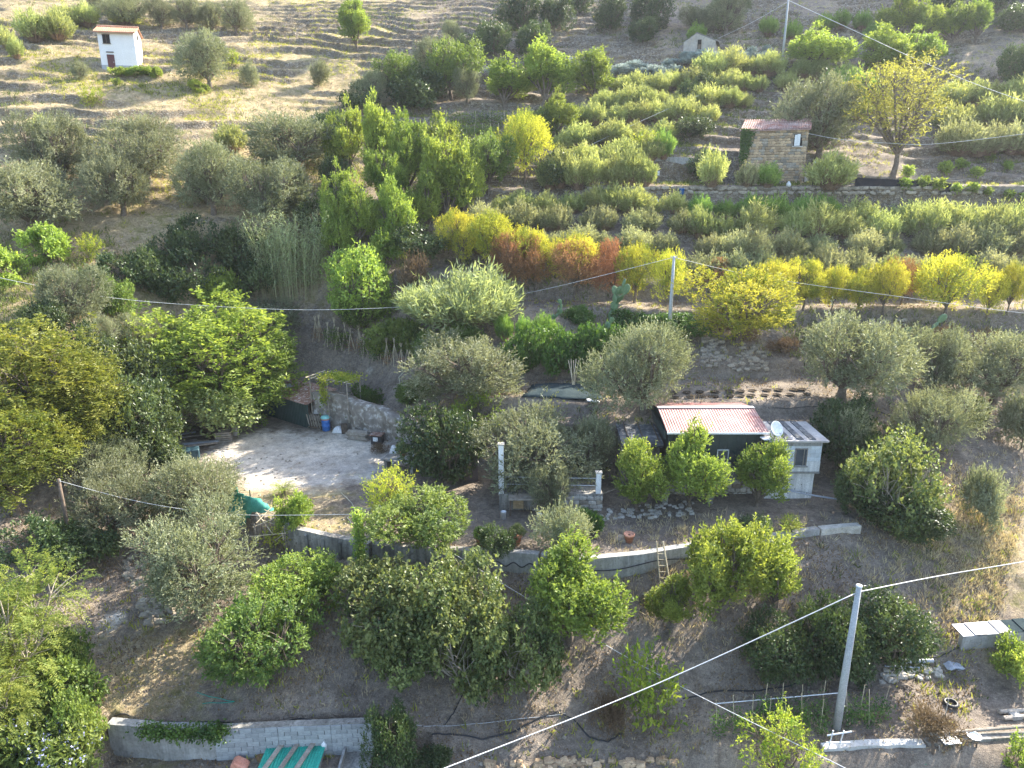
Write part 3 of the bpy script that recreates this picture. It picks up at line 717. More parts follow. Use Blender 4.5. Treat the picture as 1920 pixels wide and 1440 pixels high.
bush('bramble', 'bramble_bush', 60, 130, 560, 625, 'dark bush under the left end of the wire', 'bush')
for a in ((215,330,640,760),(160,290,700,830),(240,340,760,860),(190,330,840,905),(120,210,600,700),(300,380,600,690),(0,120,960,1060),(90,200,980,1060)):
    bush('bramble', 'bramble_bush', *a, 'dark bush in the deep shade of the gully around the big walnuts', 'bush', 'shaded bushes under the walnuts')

# ------------------------------------------------------------------ left foreground
tree('walnut', 'walnut_tree', -60, 225, 575, 840, 'huge yellow-green walnut spreading below the loose olive', var=0)
tree('walnut', 'walnut_tree', -80, 150, 725, 965, 'huge walnut beside the wooden pole, lowest of the left trees', var=1)
tree('walnut', 'walnut_tree', 90, 262, 640, 850, 'yellow-green walnut reaching towards the yard and the small cherry tree', var=0)
tree('bigleaf', 'walnut_tree', 305, 556, 552, 790, 'large round bright green walnut over the dark green shed')
tree('olive', 'olive_tree', 415, 570, 556, 660, 'pale olive half hidden behind the round walnut')
tree('pale', 'cherry_tree', 315, 470, 708, 822, 'small pale-leaved fruit tree over the crate at the yard edge')
OE = ['dense pale olive beside the dark wooden pole','dense pale olive touching the green netting','smaller pale olive in front of the scrap boards']
G7 = 'olives along the yard edge'
for a in ((135,300,850,1010),(275,462,830,1000),(150,272,800,900)):
    tree('olive', 'olive_tree', *a, OE.pop(0), 'tree', G7)
tree('olive', 'olive_tree', 262, 490, 935, 1150, 'big open olive on the rocky corner below the vine trellis')
tree('pinnate', 'tree_of_feathery_leaves', -80, 180, 1030, 1320, 'tree with feathery yellow-green leaves and forked grey limbs by the gully', var=0)
tree('pinnate', 'tree_of_feathery_leaves', -90, 110, 1170, 1420, 'darker tree with feathery leaves standing over the blue flowering shrub', var=1)
RB = ['lush bush under the feathery tree beside the sunny dry patch','lush bush growing over the blue flowering shrub','lush bush at the corner of the block wall','lush bush around the trunk of the feathery tree']
G8 = 'rank bushes below the feathery tree'
for a in ((60,175,1230,1340),(-40,90,1260,1380),(110,185,1300,1395),(80,170,1180,1270)):
    bush('shrub', 'green_shrub', *a, RB.pop(0), 'bush', G8)
tree('green', 'laurel_tree', 398, 592, 1105, 1292, 'dense round green laurel on the slope above the block wall', var=0)
tree('limetree', 'persimmon_tree', 468, 648, 1022, 1150, 'bright yellow-green persimmon tree under the concrete wall', var=1)
FIGS = ['fig next to the ivy-covered post','sunlit fig directly under the pots on the concrete wall','fig whose branches hang lowest over the bare slope','fig leaning against the bright tree with upright shoots','shaded fig between the round laurel and the other figs']
G9 = 'figs below the concrete wall'
for a in ((642,830,1045,1225),(775,950,1015,1195),(780,960,1120,1295),(905,1060,1120,1288),(680,820,1140,1255)):
    tree('fig', 'fig_tree', *a, FIGS.pop(0), 'tree', G9)
for a in ((985,1150,1000,1200),):
    tree('spire', 'avocado_tree', *a, 'bright green tree with upright shoots beside the figs', var=1)
tree('spire', 'avocado_tree', 1265, 1425, 955, 1170, 'tall bright green tree in front of the ladder wall', var=2)
tree('spire', 'avocado_tree', 1395, 1502, 995, 1140, 'yellow-green bushy tree on the bank below the concrete house', var=3)
tree('spire', 'avocado_tree', 1218, 1305, 1080, 1172, 'small yellow-green tree left of the tall bright tree', var=0)
DL = ['dark laurel at the end towards the half-dead shrub','dark laurel with pale lit top directly behind the concrete pole','dark laurel at the end towards the concrete tank','low dark laurel at the foot of the concrete pole']
G10 = 'dark laurels behind the grey pole'
for a in ((1385,1510,1150,1275),(1480,1610,1110,1262),(1590,1740,1100,1250),(1520,1640,1160,1270)):
    tree('dark', 'laurel_tree', *a, DL.pop(0), 'tree', G10)
bush('drybush', 'dry_shrub', 1125, 1185, 1290, 1375, 'sparse half-dead shrub on the bare slope beside the hose')
bush('thin', 'dry_shrub', 1160, 1275, 1225, 1375, 'thin dark-leaved shrub on the bare slope under the wires')
tree('sparse', 'peach_tree', 1375, 1535, 1325, 1470, 'sparse yellow-leaved young tree by the tomato stakes', var=0)
tree('dark', 'dark_citrus_tree', 688, 790, 1325, 1440, 'dark citrus at the end of the block wall', var=1)
bush('limeshrub', 'bright_shrub', 1880, 1960, 1200, 1275, 'light green shrub beside the low concrete tank')
bush('limeshrub', 'bright_shrub', 1885, 1960, 1385, 1460, 'light green shrub growing at the end of the bottom wall')
bush('drybush', 'dry_shrub', 1715, 1800, 1315, 1378, 'brown withered bush behind the thin upright stake')
bush('bramble', 'low_plant', 780, 850, 1395, 1440, 'low dark plant in front of the dark citrus', 'plant')

# ------------------------------------------------------------------ around the house
tree('sparse', 'almond_tree', 690, 790, 862, 985, 'thin pale yellow-green tree at the edge of the yard', var=1)
tree('green', 'lemon_tree', 705, 892, 895, 1030, 'bright green lemon tree on the terrace above the concrete wall', var=2)
tree('dark', 'carob_tree', 762, 912, 745, 905, 'dark dense tree against the rock face behind the yard', var=2)
tree('sparse', 'loose_tree', 845, 955, 728, 830, 'loose pale-leaved tree between the dark tree and the olives', var=0)
tree('olive', 'olive_tree', 880, 1095, 738, 915, 'silver olive growing through the patio railing', var=0)
tree('olive', 'olive_tree', 1045, 1160, 768, 905, 'olive beside the dark lean-to roof', var=1)
tree('olive', 'olive_tree', 995, 1075, 858, 965, 'low olive foliage hanging over the patio wall', var=2)
bush('oliveshrub', 'rosemary_bush', 1020, 1110, 945, 1030, 'grey upright bush on the garden strip above the concrete wall')
tree('spire', 'avocado_tree', 1140, 1246, 815, 958, 'bright yellow-green tree at the left corner of the red-roofed house', var=3)
tree('spire', 'avocado_tree', 1238, 1345, 788, 952, 'bright yellow-green tree in front of the red-roofed house', var=1)
tree('spire', 'avocado_tree', 1366, 1474, 812, 950, 'bright yellow-green tree in front of the concrete block house', var=2)
tree('fig', 'fig_tree', 1585, 1750, 805, 995, 'glossy fig right beside the concrete block house', var=1)
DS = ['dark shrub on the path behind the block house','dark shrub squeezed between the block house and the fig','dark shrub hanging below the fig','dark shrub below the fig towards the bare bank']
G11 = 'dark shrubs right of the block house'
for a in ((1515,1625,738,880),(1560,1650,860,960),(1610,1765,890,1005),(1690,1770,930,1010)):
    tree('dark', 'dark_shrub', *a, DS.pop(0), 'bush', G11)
tree('olive', 'olive_tree', 1518, 1625, 745, 860, 'grey olive directly behind the concrete block house', var=3)
tree('olive', 'olive_tree', 1118, 1292, 598, 775, 'round silver olive on the path behind the red roof', var=1)
tree('olive', 'olive_tree', 780, 978, 618, 760, 'broad silver olive at the end of the bean rows', var=2)
tree('olive', 'olive_tree', 1485, 1668, 585, 752, 'broad olive under the stone bank below the yellow trees', var=0)
tree('olive', 'olive_tree', 1655, 1818, 708, 862, 'pale olive on the bare bank above the fig', var=3)
tree('olive', 'olive_tree', 1695, 1805, 608, 735, 'olive growing beside the prickly pear below the yellow trees', var=2)
tree('olive', 'olive_tree', 1780, 1945, 615, 755, 'wide olive at the right end of the path, crown cut by the picture edge', var=1)
bush('oliveshrub', 'thin_shrub', 1815, 1880, 880, 985, 'very thin shrub on the bare bank right of the fig')
bush('shrub', 'green_shrub', 1800, 1850, 745, 800, 'small green shrub next to the pale olive')
bush('oliveshrub', 'olive_shrub', 1880, 1950, 740, 840, 'pale shrub at the top of the bare bank')
bush('ivy', 'low_shrub', 1085, 1130, 955, 1000, 'small dark shrub on the garden strip near the patio wall')
bush('bramble', 'low_shrub', 1385, 1440, 960, 1005, 'small dark shrub behind the concrete wall below the house')
bush('thin', 'low_shrub', 1460, 1505, 965, 1002, 'sparse brownish shrub overhanging the concrete wall')
bush('bramble', 'low_shrub', 900, 960, 985, 1040, 'leafy dark plant beside the terracotta pots')
bush('shrub', 'low_shrub', 745, 800, 710, 755, 'round green shrub above the rock face by the path')
bush('ivy', 'low_shrub', 655, 715, 722, 772, 'green shrub hanging over the rock face below the pergola')
bush('limeshrub', 'yard_shrub', 520, 575, 925, 990, 'pale green shrub below the small palm at the yard edge')
bush('shrub', 'yard_shrub', 520, 560, 955, 995, 'darker leafy plant growing into the vine trellis')

# ------------------------------------------------------------------ the bank and the row of yellow trees
tree('mimosa', 'mimosa_tree', 1292, 1472, 498, 648, 'largest yellow mimosa, hanging over the bank beside the middle pole', var=0)
G12 = 'yellow mimosas along the terrace'
for i, a in enumerate(((1412,1475,488,580),(1470,1540,488,582),(1530,1585,500,586),(1575,1640,508,590),(1620,1690,490,592),(1708,1830,476,598),(1822,1878,508,598),(1862,1912,492,590))):
    tree('mimosa', 'mimosa_tree', *a, ORD[i] + ' yellow mimosa after the largest one along the terrace edge', 'tree', G12)
G13 = 'rust-coloured mimosas'
for a in ((920,985,440,530),(955,1048,450,552),(1035,1118,452,556),(1108,1190,452,558),(1660,1718,484,570),(1310,1370,485,545)):
    tree('rust', 'withered_mimosa_tree', *a, 'rust brown withered mimosa among the yellow ones', 'tree', G13)
G14 = 'yellow mimosas left of the middle pole'
for i, a in enumerate(((822,905,398,500),(880,960,400,500),(955,1030,428,520),(1030,1120,440,530),(1150,1228,458,568),(1218,1278,462,575))):
    tree('mimosa', 'mimosa_tree', *a, ORD[5 - i] + ' yellow-green mimosa from the middle pole towards the gully', 'tree', G14)
tree('limetree', 'bright_tree', 618, 742, 465, 622, 'bright yellow-green tree beside the big feathery broom', var=0)
tree('green', 'bright_tree', 640, 725, 540, 628, 'green tree at the upper end of the bean rows', var=0)
bush('bigbroom', 'feathery_broom', 762, 960, 502, 615, 'huge pale feathery broom bush above the bean rows')
bush('drybush', 'dry_shrub', 738, 795, 475, 562, 'pinkish brown dry shrub between the bright tree and the feathery broom')
G15 = 'ivy hedge over the bank'
for a in ((955,1030,605,690),(1010,1085,615,690),(1065,1140,612,690),(1105,1180,600,690)):
    bush('ivy', 'ivy_thicket', *a, 'dark ivy thicket hanging over the bank between the two silver olives', 'bush', G15)
G16 = 'green bushes behind the bean rows'
for a in ((700,770,598,660),(745,800,600,668),(780,830,620,680),(820,900,600,660)):
    bush('shrub', 'green_shrub', *a, 'dull green bush just behind the bean poles', 'bush', G16)
G17 = 'creepers over the terrace edge'
for a in ((1150,1230,580,618),(1210,1310,582,622),(1060,1110,572,600)):
    bush('ivy', 'creeper', *a, 'dark creeper hanging over the terrace edge near the middle pole', 'bush', G17)
for a in ((930,960,590,640),(968,995,588,640),(1000,1040,590,640)):
    bush('cypressy', 'small_broom', *a, 'small green broom on the bank above the ivy', 'bush', 'small brooms on the bank')
row('drybush', 'dry_shrub', [(1320,610),(1450,660),(1700,640),(1880,650)], 9, 45, 35, '{o} dry brown shrub from the big mimosa, on the stony bank', 'bush', 'dry shrubs on the stony bank')

# ------------------------------------------------------------------ green trees of the gully, centre
G18 = 'upright bright green trees of the gully'
for a in ((622,690,215,335),(680,740,208,345),(725,800,228,372),(782,866,235,372),(690,760,290,400),(795,880,270,420),(610,665,330,450),(635,705,350,470),(705,775,345,470),(765,835,335,445),(840,905,290,412),(600,660,390,500)):
    tree('spire', 'poplar_tree', *a, 'upright bright green tree in the gully between the two slopes', 'tree', G18)
tree('green', 'gully_tree', 870, 960, 262, 362, 'rounded green tree beside the vine rows', var=2)
bush('limeshrub', 'green_shrub', 690, 755, 435, 492, 'bright green round shrub below the poplars')
bush('bramble', 'bramble_bush', 720, 830, 420, 480, 'dark bush in the gully under the yellow-green trees')
tree('mimosa', 'golden_tree', 935, 1032, 222, 342, 'golden yellow tree standing beside the vine rows', var=2)
tree('spire', 'poplar_tree', 1018, 1072, 182, 255, 'compact upright tree at the end of the vine rows', var=1)
tree('green', 'green_tree', 985, 1045, 210, 262, 'small green tree behind the golden tree', var=0)
G19 = 'bright trees on the terrace below the grey ruin'
for a in ((905,990,122,200),(972,1062,100,200),(1075,1155,105,190)):
    tree('spire', 'almond_tree', *a, 'bright green rounded tree on the terrace above the vine rows', 'tree', G19)
G20 = 'mixed trees at the head of the gully'
for a in ((800,892,88,185),(700,782,108,185)):
    tree('green', 'green_tree', *a, 'sunlit green tree at the head of the gully', 'tree', G20)
for a in ((775,850,80,150),(850,902,138,192),(668,730,140,205)):
    tree('olive', 'olive_tree', *a, 'grey olive among the trees at the head of the gully', 'tree', 'olives at the head of the gully')
for a in ((735,830,140,200),(640,720,160,215),(600,650,215,275)):
    bush('bramble', 'bramble_bush', *a, 'dark bush below the trees at the head of the gully', 'bush', 'dark bushes at the head of the gully')
G21 = 'dark trees on the shaded upper slope'
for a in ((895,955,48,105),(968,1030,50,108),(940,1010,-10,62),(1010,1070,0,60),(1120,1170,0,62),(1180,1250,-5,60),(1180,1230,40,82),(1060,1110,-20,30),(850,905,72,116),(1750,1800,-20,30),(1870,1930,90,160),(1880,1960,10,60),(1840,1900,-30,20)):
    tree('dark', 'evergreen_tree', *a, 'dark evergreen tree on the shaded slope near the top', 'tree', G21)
for a in ((828,866,45,86),(1320,1400,-5,66),(1270,1330,20,60)):
    tree('olive', 'olive_tree', *a, 'grey olive on the upper slope near the grey ruin', 'tree', 'olives near the grey ruin')
for x0 in (1290,1340,1425,1470,1530,1560,1600,1620):
    bush('cypressy', 'small_shrub', x0, x0 + 30, 20 + (x0 % 37), 50 + (x0 % 37), 'small green shrub on the shaded terrace above the top pole', 'bush', 'small shrubs on the shaded terrace')
G22 = 'bright trees beside the top pole'
for i, a in enumerate(((1472,1572,66,140),(1608,1690,60,142),(1670,1752,72,140),(1652,1712,0,78),(1700,1752,12,80),(1758,1812,16,78),(1805,1852,14,80))):
    tree('spire', 'almond_tree', *a, ('broad bright tree next to the crest pole','broad bright tree behind the ash','bright tree touching the cable behind the ash','bright tree on the higher terrace nearest the crest pole','second bright tree on the higher terrace','third bright tree on the higher terrace','last bright tree on the higher terrace')[i], 'tree', G22)
G23 = 'silver saplings in front of the grey ruin'
for x0, y0 in ((1165,148),(1190,140),(1222,150),(1250,142),(1282,128),(1312,122),(1345,126),(1378,124),(1408,118),(1436,116),(1240,158),(930,150),(1070,140)):
    tree('silver', 'eucalyptus_sapling', x0 - 22, x0 + 22, y0 - 24, y0, 'silvery blue-white sapling on the terrace below the grey ruin', 'tree', G23)

# ------------------------------------------------------------------ terraces of broom, right
GB = 'broom bushes on the terraces'
row('greybroom', 'broom_bush', [(1285,528),(1600,520),(1940,522)], 11, 55, 46, '{o} grey-green broom from the middle pole, lowest row behind the yellow mimosas', 'bush', 'grey brooms behind the mimosas')
row('greybroom', 'broom_bush', [(1280,490),(1600,485),(1940,488)], 11, 56, 48, '{o} grey-green broom from the middle pole, second row above the mimosas', 'bush', 'second row of brooms')
row('broom', 'broom_bush', [(1270,452),(1600,448),(1940,455)], 11, 61, 53, '{o} yellow-green broom from the middle pole, third row above the mimosas', 'bush', 'third row of brooms')
row('cypressy', 'broom_bush', [(1290,412),(1420,414),(1570,418)], 6, 45, 39, '{o} round green broom right under the stone house terrace, counted towards the ash', 'bush', 'round brooms under the stone house')
row('broom', 'broom_bush', [(1600,425),(1760,432),(1940,435)], 6, 58, 40, '{o} low broom from the ash, just below the sunny path', 'bush', 'brooms below the sunny path')
row('greybroom', 'broom_bush', [(890,478),(1100,472),(1275,480)], 10, 51, 41, '{o} pale grey broom from the gully, row above the rusty mimosas', 'bush', 'brooms above the rusty mimosas')
row('greybroom', 'broom_bush', [(880,442),(1080,432),(1285,440)], 10, 50, 41, '{o} pale broom from the gully, second row above the rusty mimosas', 'bush', 'middle rows of brooms')
row('broom', 'broom_bush', [(930,405),(1100,398),(1290,402)], 9, 45, 38, '{o} light broom from the gully, third row above the rusty mimosas', 'bush', 'brooms below the ledge')
row('broom', 'broom_bush', [(1010,362),(1120,352),(1230,350)], 7, 45, 51, '{o} tall pale broom from the gully, level with the stone house terrace', 'bush', 'tall brooms at the terrace end')
row('broom', 'broom_bush', [(1050,316),(1150,312),(1240,300)], 7, 48, 38, '{o} pale broom from the golden tree, row at the concrete ledge', 'bush', 'brooms above the ledge')
row('broom', 'broom_bush', [(1050,282),(1150,272),(1250,268)], 8, 44, 34, '{o} pale broom from the golden tree, row above the concrete ledge', 'bush', 'brooms beside the golden tree')
row('broom', 'broom_bush', [(1080,236),(1220,232),(1340,230)], 9, 41, 33, '{o} broom from the vine rows, long row towards the stone house', 'bush', 'long row of brooms')
row('broom', 'broom_bush', [(1110,212),(1250,205),(1400,205)], 10, 40, 33, '{o} broom from the gully, second terrace below the silver saplings', 'bush', 'brooms on the second upper terrace')
row('broom', 'broom_bush', [(1150,180),(1300,172),(1480,172)], 10, 37, 31, '{o} broom from the gully, terrace right below the silver saplings', 'bush', 'brooms below the silver saplings')
row('broom', 'broom_bush', [(1300,150),(1430,142),(1600,160)], 7, 47, 37, '{o} broom in the row passing the foot of the crest pole', 'bush', 'brooms at the top pole')
row('cypressy', 'broom_bush', [(1560,170),(1610,200),(1600,240)], 5, 51, 44, '{o} green broom downhill between the big grey olive and the ash', 'bush', 'brooms around the grey olive')
row('broom', 'broom_bush', [(1770,205),(1860,200),(1940,205)], 5, 55, 42, '{o} broom from the ash, upper row beyond it', 'bush', 'brooms right of the ash, upper row')
row('broom', 'broom_bush', [(1765,250),(1850,245),(1940,252)], 5, 61, 53, '{o} big broom from the ash, middle row beyond it', 'bush', 'brooms right of the ash, middle row')
row('greybroom', 'broom_bush', [(1780,296),(1860,292),(1940,300)], 5, 61, 55, '{o} big dark-based broom from the ash, low row beyond it', 'bush', 'brooms right of the ash, low row')
G24 = 'dark round shrubs left of the stone house'
for a in ((1270,1310,160,205),(1300,1340,140,185),(1260,1325,225,262),(1290,1345,290,335),(1020,1095,290,345)):
    bush('bramble', 'round_shrub', *a, 'dark round shrub among the brooms left of the stone house', 'bush', G24)
bush('thin', 'yellow_shrub', 1180, 1235, 250, 295, 'yellow-leaved thin shrub beside the concrete ledge')
bush('cypressy', 'small_broom', 1225, 1262, 252, 300, 'compact green shrub beside the yellow-leaved shrub')
tree('olive', 'olive_tree', 1462, 1606, 160, 300, 'big grey olive directly behind the stone house', var=0)
tree('ash', 'ash_tree', 1585, 1762, 128, 332, 'tall thin-leaved yellow-green ash with visible trunk beside the black netting')
bush('broom', 'broom_bush', 1515, 1595, 295, 358, 'tall yellow-green broom at the right corner of the stone house', 'bush')
bush('cypressy', 'broom_bush', 1415, 1460, 312, 352, 'upright bright broom in front of the stone house wall', 'bush')
bush('greybroom', 'broom_bush', 1382, 1420, 312, 352, 'grey upright broom in front of the white tub', 'bush')
bush('broom', 'broom_bush', 1310, 1358, 290, 352, 'pale upright broom left of the stone house', 'bush')
G25 = 'citrus saplings along the black netting'
for x, y in ((1695,362),(1728,360),(1758,364),(1790,366),(1820,368),(1850,372),(1888,376),(1916,384),(1770,330),(1800,320),(1830,336),(1855,305),(1888,322),(1700,335)):
    w = _prng.uniform(16, 25)
    bush('sapling', 'citrus_sapling', x - w/2, x + w/2, y - w * 1.05, y, 'small bright citrus sapling by the black netting', 'sapling', G25)

# ------------------------------------------------------------------ canes
def cane_clump(px0, px1, ytop, ybase, label):
    p = P((px0 + px1) / 2, ybase); m = mpp(p); W = (px1 - px0) * m; Hh = (ybase - ytop) * m
    rng = np.random.default_rng(7); n = 210
    t = thing('giant_cane', label, 'cane', p)
    b = MB(); B, A, N, T = [], [], [], []
    for i in range(n):
        a = rng.uniform(0, 6.28); q = math.sqrt(rng.uniform(0, 1)) * W * 0.42
        x, y = q * math.cos(a), q * math.sin(a) * 0.7; h = Hh * rng.uniform(0.6, 1.0)
        lx, ly = (rng.normal(0, 0.12) + x / W * 0.9) * h * 0.45, rng.normal(0, 0.1) * h * 0.4 - 0.1
        pts = [Vector((x + lx * s * s, y + ly * s * s, h * s - 0.12 * h * s ** 4 - 0.6 * (1 - s))) for s in (0, .35, .7, 1)]
        b.tube(pts, [0.014, 0.012, 0.009, 0.004], 4, False)
        for k in range(26):
            s = 0.18 + 0.82 * k / 26; i0 = min(int(s * 3), 2); f = s * 3 - i0
            B.append(pts[i0].lerp(pts[i0 + 1], min(f, 1))); an = rng.uniform(0, 6.28)
            A.append((math.cos(an) * 0.75, math.sin(an) * 0.75, rng.uniform(0.0, 0.75))); N.append((rng.normal() * .3, rng.normal() * .3, 1)); T.append(rng.uniform(0, 1))
    v, f, tt = leaves_from(rng, np.array(B, float), nrm(np.array(A)), nrm(np.array(N)), 0.62, 0.06, np.array(T), bend=0.5)
    b.build('stalk', surf('cane_stalk', (0.25, 0.27, 0.12), (0.40, 0.36, 0.2), 4), t)
    link('foliage', arrays_mesh('cane_foliage', v, f, M_CANE, tt), t)
cane_clump(470, 625, 378, 548, 'tall clump of pale drooping giant cane in the gully')

# blue-flowered shrub at the bottom left
def flowering(x0, x1, ytop, ybase, label):
    t = bush('shrub', 'plumbago_shrub', x0, x1, ytop, ybase, label)
    rng = np.random.default_rng(3); me = t.data; v = np.empty(len(me.vertices) * 3, np.float32); me.vertices.foreach_get('co', v); v = v.reshape(-1, 3)
    idx = rng.choice(len(v) // 2, 260); base = v[idx]; base = base[base[:, 2] > np.percentile(v[:, 2], 45)]
    base = np.repeat(base, 5, 0) + rng.normal(0, 0.03, (len(base) * 5, 3))
    vv, f, tt = leaves_from(rng, base, nrm(rng.normal(size=base.shape) + np.array((0, 0, .5))), nrm(rng.normal(size=base.shape) + np.array((0, 0, 1))), 0.06, 0.055, rng.random(len(base)))
    link('blossom', arrays_mesh('blossom', vv, f, M_FLOWER, tt), t)
flowering(-20, 90, 1340, 1450, 'green shrub with pale blue flowers under the feathery tree')
flowering(70, 185, 1350, 1455, 'yellowish shrub with pale blue flowers next to the end of the block wall')
# ------------------------------------------------------------------ helpers for things at pixels
def zat(p, py):
    """height of the point straight above p that shows at picture row py"""
    v = (720 - py) / F
    return CZ + p[1] * (-SP + v * CP) / (CP + v * SP)
def xat(px, y, z):
    return (px - 960) / F * (y * CP - (z - CZ) * SP)
_brng = random.Random(17)
CONC = surf('concrete', (0.27, 0.265, 0.25), (0.44, 0.43, 0.41), 0.9, 0.9, 0.35, 0.2, (0.20, 0.185, 0.165), 5, streak=0.22)
CONC_D = surf('weathered_concrete', (0.22, 0.205, 0.18), (0.46, 0.44, 0.40), 0.7, 0.95, 0.5, 0.15, (0.13, 0.115, 0.095), 6, streak=0.4)
BLOCK = surf('grey_block', (0.27, 0.285, 0.29), (0.40, 0.415, 0.42), 2.2, 0.95, 0.6, 0.15, rnd=0.16)
STONE = surf('field_stone', (0.23, 0.195, 0.15), (0.40, 0.35, 0.28), 3.5, 0.95, 0.7, 0.15, rnd=0.3)
STONE_P = surf('pale_stone', (0.36, 0.33, 0.28), (0.58, 0.54, 0.48), 3.5, 0.95, 0.6, 0.15, rnd=0.22)
STONE_B = surf('ochre_stone', (0.34, 0.235, 0.145), (0.56, 0.42, 0.27), 3.0, 0.95, 0.6, 0.15, rnd=0.32)
MORTAR = surf('mortar', (0.20, 0.165, 0.125), (0.33, 0.28, 0.22), 3, 0.95, 0.6, 0.1)
ROCK = surf('rock_face', (0.17, 0.145, 0.12), (0.34, 0.30, 0.26), 0.8, 0.95, 0.9, 0.15, (0.52, 0.50, 0.47), 2.4)
STUCCO = surf('white_stucco', (0.76, 0.75, 0.74), (0.84, 0.83, 0.82), 1.2, 0.9, 0.15, 0.2)
PLINTH = surf('grey_plinth', (0.33, 0.34, 0.36), (0.42, 0.43, 0.45), 2, 0.9, 0.2, 0.2)
OLDPL = surf('old_plaster', (0.32, 0.285, 0.245), (0.47, 0.43, 0.385), 0.9, 0.95, 0.5, 0.1, (0.33, 0.27, 0.20), 3)
TILE = surf('terracotta_tile', (0.42, 0.20, 0.12), (0.60, 0.36, 0.25), 2.5, 0.85, 0.3, 0.2, rnd=0.15)
TILE_O = surf('weathered_tile', (0.36, 0.14, 0.10), (0.60, 0.47, 0.42), 1.0, 0.85, 0.3, 0.25, rnd=0.2)
REDMETAL = surf('red_sheet', (0.34, 0.15, 0.13), (0.52, 0.34, 0.31), 0.7, 0.6, 0.1, 0.4, (0.27, 0.09, 0.075), 1.7)
GREENWALL = surf('dark_green_sheet', (0.030, 0.045, 0.043), (0.055, 0.072, 0.070), 1.5, 0.6, 0.1, 0.4)
DARKROOF = surf('dark_felt', (0.07, 0.075, 0.08), (0.15, 0.15, 0.155), 1.0, 0.8, 0.2, 0.3, (0.26, 0.25, 0.24), 3)
RUST = surf('rusty_sheet', (0.20, 0.095, 0.06), (0.36, 0.24, 0.18), 1.6, 0.8, 0.3, 0.3, (0.42, 0.41, 0.40), 4)
WOOD = surf('grey_wood', (0.24, 0.205, 0.165), (0.42, 0.37, 0.31), 4, 0.9, 0.3, 0.15, rnd=0.2)
WOOD_D = surf('dark_wood', (0.10, 0.075, 0.055), (0.19, 0.145, 0.11), 4, 0.9, 0.3, 0.15, rnd=0.2)
WOOD_Y = surf('yellow_wood', (0.40, 0.28, 0.15), (0.56, 0.42, 0.25), 4, 0.85, 0.2, 0.15, rnd=0.15)
CANEM = surf('dry_cane', (0.40, 0.33, 0.22), (0.58, 0.50, 0.36), 3, 0.8, 0.1, 0.2, rnd=0.2)
STEEL = surf('galvanised', (0.45, 0.46, 0.47), (0.60, 0.61, 0.62), 3, 0.45, 0.1, 0.5, metal=0.6)
GREYPOLE = surf('pole_concrete', (0.34, 0.35, 0.36), (0.47, 0.48, 0.48), 1.5, 0.85, 0.2, 0.25)
WHITE = surf('white_paint', (0.70, 0.70, 0.70), (0.82, 0.82, 0.82), 3, 0.5, 0.05, 0.4)
BLACK = surf('black_plastic', (0.018, 0.018, 0.02), (0.04, 0.04, 0.045), 5, 0.5, 0.05, 0.4)
DARKIN = surf('dark_interior', (0.012, 0.011, 0.01), (0.03, 0.027, 0.025), 3, 0.9, 0, 0.1)
GLASS = surf('window_glass', (0.06, 0.07, 0.08), (0.12, 0.13, 0.145), 1.0, 0.12, 0, 0.6)
BLUE = surf('blue_plastic', (0.025, 0.13, 0.42), (0.04, 0.19, 0.52), 3, 0.4, 0.05, 0.5)
LTBLUE = surf('pale_blue_tarp', (0.25, 0.42, 0.62), (0.52, 0.62, 0.72), 2, 0.6, 0.3, 0.4)
TURQ = surf('turquoise_sheet', (0.015, 0.26, 0.19), (0.03, 0.40, 0.30), 1.5, 0.5, 0.1, 0.4)
NET = surf('green_netting', (0.05, 0.24, 0.18), (0.10, 0.38, 0.29), 2.0, 0.8, 0.3, 0.2)
NETD = surf('dark_netting', (0.022, 0.036, 0.042), (0.045, 0.062, 0.066), 2.0, 0.95, 0.3, 0.05)
NETB = surf('black_netting', (0.012, 0.013, 0.018), (0.03, 0.03, 0.037), 2.0, 0.8, 0.3, 0.2)
TERRA = surf('terracotta', (0.42, 0.19, 0.115), (0.56, 0.30, 0.21), 4, 0.85, 0.1, 0.2, rnd=0.12)
BINGREEN = surf('green_plastic', (0.01, 0.22, 0.10), (0.02, 0.30, 0.15), 3, 0.45, 0.05, 0.45)
PVC = surf('grey_pvc', (0.30, 0.33, 0.38), (0.38, 0.41, 0.46), 3, 0.5, 0.05, 0.4)
HOSEY = surf('pale_hose', (0.48, 0.46, 0.34), (0.58, 0.56, 0.44), 3, 0.6, 0.05, 0.3)
CORAL = surf('coral_cloth', (0.55, 0.22, 0.14), (0.68, 0.33, 0.24), 3, 0.8, 0.2, 0.2)
SOIL = surf('potting_soil', (0.05, 0.038, 0.028), (0.09, 0.07, 0.05), 8, 0.95, 0.6, 0.1)
CABLE = surf('pale_cable', (0.50, 0.50, 0.50), (0.62, 0.62, 0.62), 1, 0.5, 0.0, 0.4)

